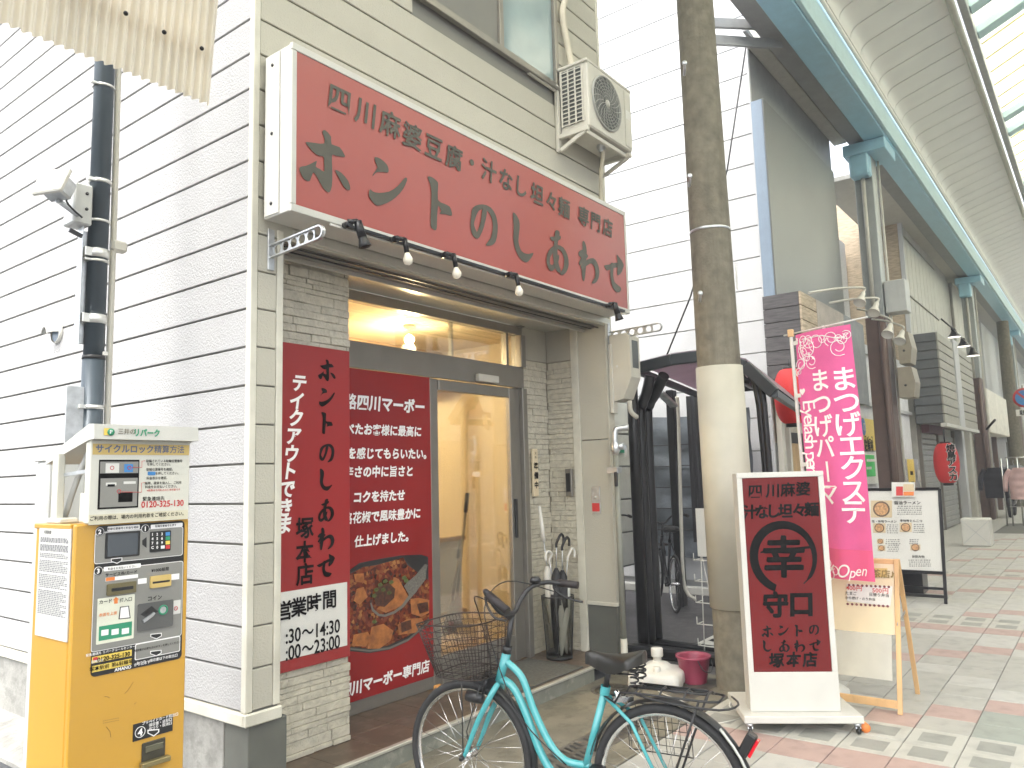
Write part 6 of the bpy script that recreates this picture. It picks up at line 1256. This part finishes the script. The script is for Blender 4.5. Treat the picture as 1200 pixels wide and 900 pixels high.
for sg in (1,):
    MB().tube([(AX0, sg*1.20, 8.24), (AX1, sg*1.20, 8.24)], .055, 10).build('gutter_pipe', alulight, ar); bx('gutter', mat('gutter_grey', (.45, .46, .45), .4, .2) if 'gutter_grey' not in MATS else MATS['gutter_grey'], ar, (AX0, min(sg*1.13, sg*1.02), 8.26), (AX1, max(sg*1.13, sg*1.02), 8.46), .01)
    MB().tube([(AX0, sg*2.39, 7.62), (AX1, sg*2.39, 7.62)], .03, 8).build('cove_strip', soffit, ar)
x = AX0+3.23; k = 0
while x < AX1:
    for dx_ in (0, .88):
        mb = MB(); ps = [(x+dx_, 1.03, 8.40), (x+dx_, .5, 8.63), (x+dx_, 0, 8.86), (x+dx_, -1.2, 8.62), (x+dx_, -2.45, 7.9)]
        for q0, q1 in zip(ps, ps[1:]): mb.bar(q0, q1, .26, .12)
        mb.build('skylight_rib', beampale, ar)
    x += 4.72
mb = MB(); bx('ridge_rail', beampale, ar, (AX0, -.06, 8.74), (AX1, .06, 8.90), .01)
for i in range(int((AX1-AX0)/.59)):
    x0 = AX0+i*.59; q1_ = [V((0, 1.03, 8.52)), V((0, .55, 8.75)), V((0, .05, 8.98))]; q2_ = [V((0, -.05, 8.98)), V((0, -1.2, 8.75)), V((0, -2.5, 8.02))]  # second slope lies out of view, made wide to let in more light
    for sg, q in ((1, q1_), (1, q2_)):
        mb = MB(); mb.sheet(lambda u, v: (lambda p: V((x0+.012+(.59-.024)*u, sg*p.y, p.z)))(q[int(round(v*2))]), 1, 2, False)
        if x0 < 40: mb.build('skylight_sheet', polycarb, ar)
        else: far_s = globals().setdefault('FARS', MB()); far_s.add(mb.v, mb.f)
FARS.build('skylight_sheet', polycarb, ar, kind='stuff')
mb = MB()
for x in (AX0+.59*i for i in range(int((AX1-AX0)/.59))):
    mb.bar((x, 1.03, 8.49), (x, .05, 8.95), .02, .03).bar((x, -.05, 8.95), (x, -1.2, 8.72), .02, .03).bar((x, -1.2, 8.72), (x, -2.5, 7.99), .02, .03)
mb.build('sheet_batten', mat('batten_tan', (.42, .38, .20), .5), ar, kind='stuff')
bx('side_awning_roof', facadegrey, ar, (15.9, 3.13, 7.3), (AX1, 4.2, 7.4), .01)
# columns
def column(X, lab, foot=False):
    t = thing('arcade_column', lab, 'column', (X, 2.95, 0), 'arcade columns along the shops'); zb = 4.15
    bx('upper_shaft', colgrey, t, (X-.18, 2.80, zb), (X+.18, 3.10, 7.06), .01); bx('lower_shaft', colbrown, t, (X-.20, 2.79, 0), (X+.20, 3.11, zb-.003), .01)
    bx('capital', beamblue, t, (X-.42, 2.52, 7.0), (X+.42, 3.2, 7.196), .01); bx('haunch', beamblue, t, (X-.42, 2.80, 6.60), (X-.181, 3.12, 6.998), .03)
    MB().tube([(X+.205, 2.77, 0), (X+.205, 2.77, 7)], .02, 8).build('conduit', cream, t); MB().tube([(X-.23, 2.85, 0), (X-.23, 2.85, zb)], .05, 10).build('downpipe', colbrown, t); MB().tube([(X-.23, 2.95, zb), (X-.23, 2.95, 6.9)], .035, 10).build('downpipe', cream, t)
    return t
for X, lb in ((14.35, 'nearest arcade column, brown below and grey above, behind the tan boxes'), (26.8, 'second arcade column with a white box at its foot'), (39.2, 'third arcade column near the far end of the street'), (51.6, 'farthest arcade column at the end of the street'), (64, 'last arcade column at the vanishing end of the roof')): column(X, lb)
# tan boxes on first column
for (a0, b0, a1, b1, lb) in ((1051, 390, 1067, 425, 'upper tan metal box fixed on the first brown column'), (1051, 431, 1071, 465, 'lower tan metal box fixed on the first brown column')):
    p_, q_ = PY(a0, b0, 2.55), PY(a1, b1, 2.55); t = thing('column_box', lb, 'box', (14.6, 2.6, p_.z), 'tan boxes on the first arcade column')
    xc = 14.62; pa, pb = PX(a0, b0, 14.15), PX(a1, b1, 14.15); MB().prism([(14.15, pa.y, pa.z), (14.15, pb.y, pa.z), (14.15, pb.y-.04, (pa.z+pb.z)/2), (14.15, pb.y, pb.z), (14.15, pa.y, pb.z)], (.45, 0, 0)).build('housing', tanbox, t)
    MB().lathe((14.148, (pa.y+pb.y)/2, (pa.z+pb.z)/2-.05), [(.02, 0), (.001, .008)], (-1, 0, 0), 10).build('lock', black, t)
bx('steel_box', greyb, bpy.data.objects['arcade_column'], (14.2, 2.45, 4.2), (14.55, 2.78, 4.75), .01)
# ================================================================ STREET BUILDINGS BEYOND
wcorr = mat('white_corrugated_wall', (.72, .72, .72), .5, var=.06)
g1 = thing('corrugated_shed', 'white corrugated metal front with a yellow parking sign beyond the first column', 'building', (14.2, 4.6, 0))
mb = MB(); mb.sheet(lambda u, v: V((14.1+u*5.5, 3.55+.02*math.sin(u*5.5/.09*6.28), v*3.9)), 480, 1, False); mb.build('corrugated_wall', wcorr, g1); bx('core', facadegrey, g1, (14.1, 3.58, 0), (19.6, 9, 3.85), 0)
bx('frame_band', b2wall, g1, (14.1, 3.47, 2.75), (19.6, 3.52, 2.82), 0); bx('frame_band', b2wall, g1, (14.1, 3.47, 3.75), (19.6, 3.53, 3.92), 0)
yp = thing('parking_sign', 'yellow bicycle parking sign with green mark on the white corrugated wall', 'sign', (16, 3.45, 2)); 
def YQ(name, m_, a0, b0, a1, b1, e_): p_, q_ = PY(a0, b0, 3.45), PY(a1, b1, 3.45); return bx(name, m_, yp, (p_.x, 3.45-e_, q_.z), (q_.x, 3.45-e_+.004, p_.z), 0)
YQ('yellow_panel', yellow2, 1006, 489, 1031, 528, .0); YQ('white_panel', paper, 1006, 529, 1033, 566, .0); YQ('green_mark', mat('bright_green_print', (.05, .55, .12), .5), 1010, 533, 1026, 558, .006); YQ('green_mark_gap', paper, 1015, 538, 1026, 541, .008); YQ('green_mark_gap', paper, 1015, 547, 1021, 550, .008)
q = PY(1012, 500, 3.44); MB().lathe(q, [(.16, 0), (.001, .01)], (0, -1, 0), 24).build('blue_disc', bluep, yp); text('mark', 'の', q+V((0, -.012, 0)), UX, UZ, .2, paper, yp, .02, 'C', .002, 2); text('lettering', 'スペース', PY(1018, 515, 3.445), UX, UZ, .16, ink2, yp, .02, 'C', .004, 2); text('lettering', '駐輪場', PY(1018, 522, 3.445), UX, UZ, .22, ink2, yp, .02, 'C', .004, 2)
g15 = thing('pale_upper_building', 'pale lavender upper storey wall seen between the billboard and first column', 'building', (17, 5, 4)); bx('wall', b2wall, g15, (16.5, 4.6, 3.9), (19.5, 12, 7.0), 0); bx('wall_ribs', wcorr, g15, (16.45, 4.55, 3.9), (16.49, 9, 6.6), 0)
MB().bar((16.3, 4.5, 5.0), (16.3, 7.5, 6.4), .05, .05).build('brace', galv, g15)
g2 = thing('panelled_building', 'grey vertical panelled building with a dark plank oriel and roller shutters', 'building', (19.7, 3.4, 0)); bx('core', facadegrey, g2, (19.78, 3.45, 0), (26.4, 10, 8.6), 0); bx('edge_trim', b2wall, g2, (19.68, 3.36, 3.9), (19.78, 3.45, 8.7), 0); bx('tan_side', woodlight, g2, (19.70, 3.46, 4.0), (19.77, 5.2, 8.2), 0)
for i in range(9):
    for j in range(3): bx('facade_panel', facadegrey, g2, (19.8+i*.5, 3.40, 4.2+j*1.45), (19.8+i*.5+.46, 3.449, 4.2+j*1.45+1.39), .005)
for i in range(4): bx('facade_panel', facadegrey, g2, (24.35+i*.5, 3.42, 4.2), (24.35+i*.5+.49, 3.449, 8.5), .005)
oy = PX(1101, 420, 19.5).y; oz0, oz1 = PX(1101, 496, 19.5).z, PX(1101, 388, 19.5).z; print('oriel', oy, oz0, oz1)
ox1 = PY(1141, 450, oy).x
for k in range(10):
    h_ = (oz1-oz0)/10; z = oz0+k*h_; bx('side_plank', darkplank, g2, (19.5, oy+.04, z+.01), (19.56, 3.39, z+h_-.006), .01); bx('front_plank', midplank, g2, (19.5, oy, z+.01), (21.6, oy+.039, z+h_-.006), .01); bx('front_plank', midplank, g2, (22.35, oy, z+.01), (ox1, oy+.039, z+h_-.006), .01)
bx('white_band', b2wall, g2, (21.61, oy-.03, oz0-.05), (22.34, oy+.03, oz1+.1), .01); bx('oriel_core', seam, g2, (19.56, oy+.04, oz0+.01), (ox1-.02, 3.38, oz1-.01), 0); bx('oriel_sill', white, g2, (19.48, oy-.03, oz0-.08), (ox1, oy+.1, oz0+.005), .01)
for (x0, x1) in ((19.9, 22.0), (22.3, 24.6)):
    for k in range(18): bx('shutter_slat', shutterm, g2, (x0, 3.40-(k % 2)*.0, .03+k*.13), (x1, 3.43, .03+k*.13+.118), .012)
for x in (19.82, 22.12, 24.7): bx('shutter_guide', alu, g2, (x, 3.37, 0), (x+.1, 3.45, 2.6), .005)
bx('stone_post', b2wall, g2, (24.9, 3.2, 0), (25.3, 3.44, 2.6), .01); bx('stone_post', cream, g2, (25.6, 3.1, 0), (26.0, 3.44, 2.6), .01); bx('red_curtain_box', mat('maroon_box', (.16, .07, .08), .6), g2, (19.9, 3.2, 2.36), (22.0, 3.36, 2.6), 0)
lx = thing('yakitori_lantern', 'large red lantern with black outlined lettering hanging under the dark plank oriel', 'lantern', tuple(AT(1107, 495, 16.6))); lc = AT(1107, 519, 16.6); HH = .86
lantern_mesh(lc, HH, .245, lx); MB().tube([lc, lc+UZ*.3], .015, 6).build('hanger', black, lx)
mb, mw = MB(), MB(); vd = (CP-lc); vd.z = 0; vd.normalize(); Ul = UZ.cross(vd); Ul = Ul.normalized()
for k, ch in enumerate('焼鳥アスカ'):
    o = lc+UZ*(-.12-k*.152)+Ul*.10+vd*.268; Ut = (Ul-vd*.38); put(mw, ch, o, Ut, UZ, .185, .06, eps=.0, res=2); put(mb, ch, o+vd*.012, Ut, UZ, .17, .03, eps=.0, res=2)
mw.build('white_outline', whiteprint, lx); mb.build('black_lettering', ink2, lx)
# three lamps
for k, (a_, b_) in enumerate(((1118, 391), (1129, 402), (1140, 413))):
    p_ = AT(a_, b_, 17.6+k*.3); t = thing('shade_lamp', ['first lamp from the left on the arm above the dark plank box', 'middle lamp on the arm above the dark plank box', 'lamp nearest the second column above the dark plank box'][k], 'lamp', tuple(p_), 'lamps on the arm above the plank box'); MB().lathe(p_, [(.03, .12), (.05, .1), (.07, .02), (.15, -.08)], (0, 0, 1), 16).build('shade', blackmetal, t); MB().lathe(p_, [(.14, -.08), (.001, -.09)], (0, 0, 1), 14).build('lens', flood, t); MB().tube([p_+UZ*.1, p_+V((-.9, .1, .22))], .018, 6).build('arm', black, t)
g3 = thing('awning_shop', 'grey panelled shop with a white boxed awning beyond the second column', 'building', (27.2, 3.4, 0)); bx('core', facadegrey, g3, (26.6, 3.5, 2.7), (33.5, 10, 8.3), 0); bx('lower_wall', mat('beige_lower', (.50, .47, .40), .7, var=.2), g3, (26.6, 3.6, 0), (33.5, 9, 2.7), 0)
for i in range(7): bx('facade_panel', facadegrey, g3, (27.4+i*.85, 3.42, 4.6), (27.4+i*.85+.83, 3.49, 8.2), .006)
bx('awning_box', mat('awning_white', (.74, .71, .62), .6), g3, (27.4, 2.75, 2.55), (33.0, 3.4, 3.9), .02); bx('window_band', darkplank, g3, (27.6, 3.40, 3.95), (33.3, 3.41, 4.55), 0)
for x in (28.0, 30.0, 32.2): bx('shop_post', colbrown, g3, (x, 3.1, 0), (x+.18, 3.25, 2.55), .01)
for x in (28.4, 30.5): bx('shop_window', mat('shop_window_pane', (.40, .40, .36), .2, var=.3) if 'shop_window_pane' not in MATS else MATS['shop_window_pane'], g3, (x, 3.55, .3), (x+1.4, 3.59, 2.4), 0)
g4 = thing('far_shop_row', 'row of pale shop fronts fading at the far end of the arcade', 'building', (34, 3.4, 0)); bx('wall', b2wall, g4, (34, 3.4, 0), (75, 12, 7), 0)
for k in range(9): bx('shop_opening', seam if k % 3 else shutterm, g4, (34.4+k*4.4, 3.36, 0), (34.4+k*4.4+3.4, 3.399, 2.5), 0); bx('shop_fascia', [white, midplank, b2wall][k % 3], g4, (34.4+k*4.4, 3.0, 2.7), (34.4+k*4.4+3.9, 3.39, 3.7), .02)
g5 = thing('opposite_shop_row', 'shop fronts on the opposite side of the arcade street', 'building', (6, -3.4, 0)); bx('wall', b2wall, g5, (5, -9, 0), (75, -4.4, 6.5), 0)
for k in range(14): bx('shop_opening', shutterm if k % 2 else darkplank, g5, (5.6+k*4.9, -4.399, 0), (5.6+k*4.9+3.8, -4.36, 2.5), 0)
t = thing('street_end_building', 'pale building closing the far end of the arcade street', 'building', (95, 0, 0)); bx('wall', b2wall, t, (95, -20, 0), (98, 20, 9), 0)
# white crate at column B, yellow notices
wb = thing('white_crate', 'white cross braced box at the foot of the second arcade column', 'box', (18, 2.3, 0)); ca = PZ(1160, 640); 
c0 = V((19.2, 2.18, 0)); q = [PZ(1148, 636), PZ(1164, 641), PZ(1175, 632)]; print('crate', q)
bw, bh = (q[0]-q[1]).length, .62; U1 = (q[0]-q[1]).normalized(); U2 = (q[2]-q[1]); bd_ = U2.length; U2 = V((-U1.y, U1.x, 0)); U2 = U2 if U2.x > 0 else -U2; bw = .50; U1 = V((0, 1, 0)); U2 = V((1, 0, 0)); cc = V((17.85+.22, 1.97+.25, 0))
MB().obox(cc+UZ*.27, (U1, U2, UZ), (bw/2, .22, .27), .02).build('box', whitepl, wb)
for s_ in (1, -1): MB().bar(cc-U2*.223-U1*s_*(bw/2-.02)+UZ*.04, cc-U2*.223+U1*s_*(bw/2-.02)+UZ*.50, .006, .012).build('strap', greyb, wb)
t = thing('yellow_notice', 'narrow yellow notice posted between the brown column and the shutters', 'notice', tuple(PY(1067, 550, 3.3))); p_, q_ = PY(1063, 538, 3.3), PY(1073, 565, 3.3); bx('sheet', yellow2, t, (p_.x, 3.3, q_.z), (q_.x, 3.305, p_.z), 0); bx('backing', galv, t, (p_.x-.1, 3.306, q_.z-.3), (q_.x+.5, 3.33, p_.z), 0)
mb = MB(); 
for k in range(5): mb.box((p_.x+.2, 3.296, p_.z-.25-k*.22), (q_.x-.2, 3.2995, p_.z-.33-k*.22))
mb.build('print_lines', ink2, t, kind='stuff')
t = thing('small_white_notice', 'small white notice beside the narrow yellow notice', 'notice', tuple(PY(1076, 558, 3.3))); p_, q_ = PY(1075, 551, 3.28), PY(1079, 563, 3.28); bx('sheet', paper, t, (p_.x, 3.28, q_.z), (q_.x, 3.285, p_.z), 0); bx('print_block', greyb, t, (p_.x+.1, 3.277, q_.z+.15), (q_.x-.1, 3.2795, p_.z-.2), 0)
# clothes racks with jackets
def jacket(c, m_, lab, wd=.5, h_=.75):
    t = thing('jacket', lab, 'jacket', c, 'jackets on the street rack'); c = V(c); N = 10
    def fn(u, v):
        an = u*2*math.pi; r = wd/2*(.55+.45*min(1, v*3.5))*(1-.12*v); return c+V((.13*math.cos(an)*(1+.08*math.sin(v*26)), r*math.sin(an), -v*h_))
    MB().sheet(fn, 20, 22).build('body', m_, t)
    for s_ in (-1, 1): MB().tube([c+V((0, s_*wd*.36, -.05)), c+V((-.03, s_*wd*.55, -.25)), c+V((-.05, s_*wd*.60, -.60))], [.07, .065, .05], 8, 3).build('sleeve', m_, t)
    MB().tube([c+V((0, 0, .12)), c+V((0, .02, .08)), c+V((0, 0, 0)), c+V((0, -.2, -.06))], .006, 5).build('hanger', galv, t)
for (a_, b_, D_, lb, m_) in ((1188, 545, 20.5, 'grey puffer jacket hanging on the rack beyond the second column', 0), (1196, 548, 19.8, 'pale pink coat at the right end of the street rack', 2), (1166, 548, 20.6, 'dark coat hanging against the second arcade column', 1)): p_ = AT(a_, b_, D_); jacket((p_.x, p_.y, p_.z), skin_cloth[m_], lb, .62, .80)
t = thing('clothes_rack', 'chrome clothes rack standing in the street past the second column', 'rack', tuple(AT(1190, 610, 20)))
for a_ in (1180, 1187, 1199): p_ = AT(a_, 610, 20); MB().tube([(p_.x, p_.y, .0), (p_.x, p_.y, 1.75)], .02, 6).build('upright', chrome, t)
pa, pb = AT(1180, 560, 20), AT(1215, 560, 19.6); MB().tube([(pa.x, pa.y, 1.75), (pb.x, pb.y, 1.75)], .018, 6).tube([(pa.x, pa.y, .5), (pb.x, pb.y, .5)], .015, 6).build('crossbar', chrome, t)
t = thing('parked_motorcycle', 'dark two wheeled vehicle partly hidden behind the hanging jackets', 'motorcycle', tuple(AT(1180, 590, 23))); p_ = AT(1184, 600, 23); p_.z = 0
for dx_ in (0, 1.15): MB().tube([p_+V((dx_, 0, .30))+V((.24*math.cos(q), 0, .24*math.sin(q))) for q in [i*math.pi/10 for i in range(20)]], .055, 8, closed=True).build('wheel', rubber, t)
MB().tube([p_+V((.0, 0, .3)), p_+V((.2, 0, .6)), p_+V((.6, 0, .45)), p_+V((1.1, 0, .55))], [.08, .16, .13, .15], 10, 4).build('body', blackmetal, t); MB().tube([p_+V((.35, 0, .80)), p_+V((1.05, 0, .82))], [.08, .11], 10).build('seat', black, t); MB().tube([p_+V((0, 0, .3)), p_+V((.15, 0, 1.0)), p_+V((.12, -.3, 1.05))], .03, 8).tube([p_+V((.15, 0, 1.0)), p_+V((.12, .3, 1.05))], .025, 8).build('handlebar', black, t)
t = thing('far_utility_pole', 'grey concrete utility pole at the far right beside the round sign', 'pole', tuple(AT(1184, 600, 30))); p_ = AT(1180, 430, 30); MB().lathe((p_.x, p_.y, 0), [(.26, -.05), (.2, 7.1)], n=20).build('shaft', polecon, t)
t = thing('no_parking_sign', 'round blue and red no parking sign at the right edge', 'sign', tuple(AT(1200, 465, 24))); p_ = AT(1200, 466, 24); vd = (CP-p_); vd.z = 0; vd.normalize(); MB().lathe(p_, [(.30, 0), (.30, .01), (.001, .012)], vd, 28).build('red_disc', redp, t); MB().lathe(p_+vd*.014, [(.235, 0), (.001, .003)], vd, 28).build('blue_disc', bluep, t); uu = UZ.cross(vd).normalized(); MB().bar(p_+vd*.02+(uu*-.7+UZ*.7)*.24, p_+vd*.02-(uu*-.7+UZ*.7)*.24, .01, .06).build('slash', redp, t); MB().cyl((p_.x-vd.x*.05, p_.y-vd.y*.05, 0), (p_.x-vd.x*.05, p_.y-vd.y*.05, p_.z+.4), .04).build('post', galv, t); MB().obox(p_-UZ*.46+vd*.005, (uu, vd, UZ), (.25, .005, .10)).build('sub_plate', paper, t); text('sub_text', '駐輪', p_-UZ*.46+vd*.012, uu, UZ, .16, ink2, t, .02, 'C', .002, 2)
t = thing('street_awning_arm', 'short dark rod sticking out from the second column', 'rod', tuple(AT(1155, 500, 20))); MB().tube([AT(1156, 503, 20), AT(1166, 492, 19.6)], .03, 6).build('rod', black, t)

# steel channel struts between pole and beam
t = thing('roof_strut', 'grey steel channel frame joining the arcade beam above the concrete pole', 'strut', (9, 3.1, 7.3))
for (p_, q_) in (((836, 27), (905, 30)), ((836, 47), (915, 52))): MB().bar(PX(p_[0], p_[1], 8.9), PY(q_[0], q_[1], 2.95), .05, .12).build('channel', soffitgrey, t)
MB().bar(PY(872, 34, 3.3), PY(884, 50, 3.3), .05, .06).build('brace', soffitgrey, t)

t = thing('traffic_cone', 'edge of a small red cone at the bottom left behind the yellow machine', 'cone', (1.15, 3.05, 0)); q = PY(40, 905, 3.0); MB().lathe((q.x, q.y, 0), [(.17, 0), (.17, .02), (.11, .025), (.025, .34), (.001, .34)], n=20).build('body', redp, t); MB().lathe((q.x, q.y, 0), [(.085, .13), (.068, .19)], n=20).build('band', whiteprint, t)

# ================================================================ HAZE
hz = MB().box((-14, -13, -1.3), (104, 14, 9.6)).build('haze', black, None); hz.data.materials.clear(); hm = bpy.data.materials.new('haze_air'); hm.use_nodes = True; hn = hm.node_tree.nodes; hn.remove(hn['Principled BSDF']); pv = hn.new('ShaderNodeVolumePrincipled'); pv.inputs['Color'].default_value = (.96, .97, 1, 1); pv.inputs['Density'].default_value = .005; hm.node_tree.links.new(pv.outputs[0], hn['Material Output'].inputs['Volume']); hz.data.materials.append(hm); hz['kind'] = 'stuff'
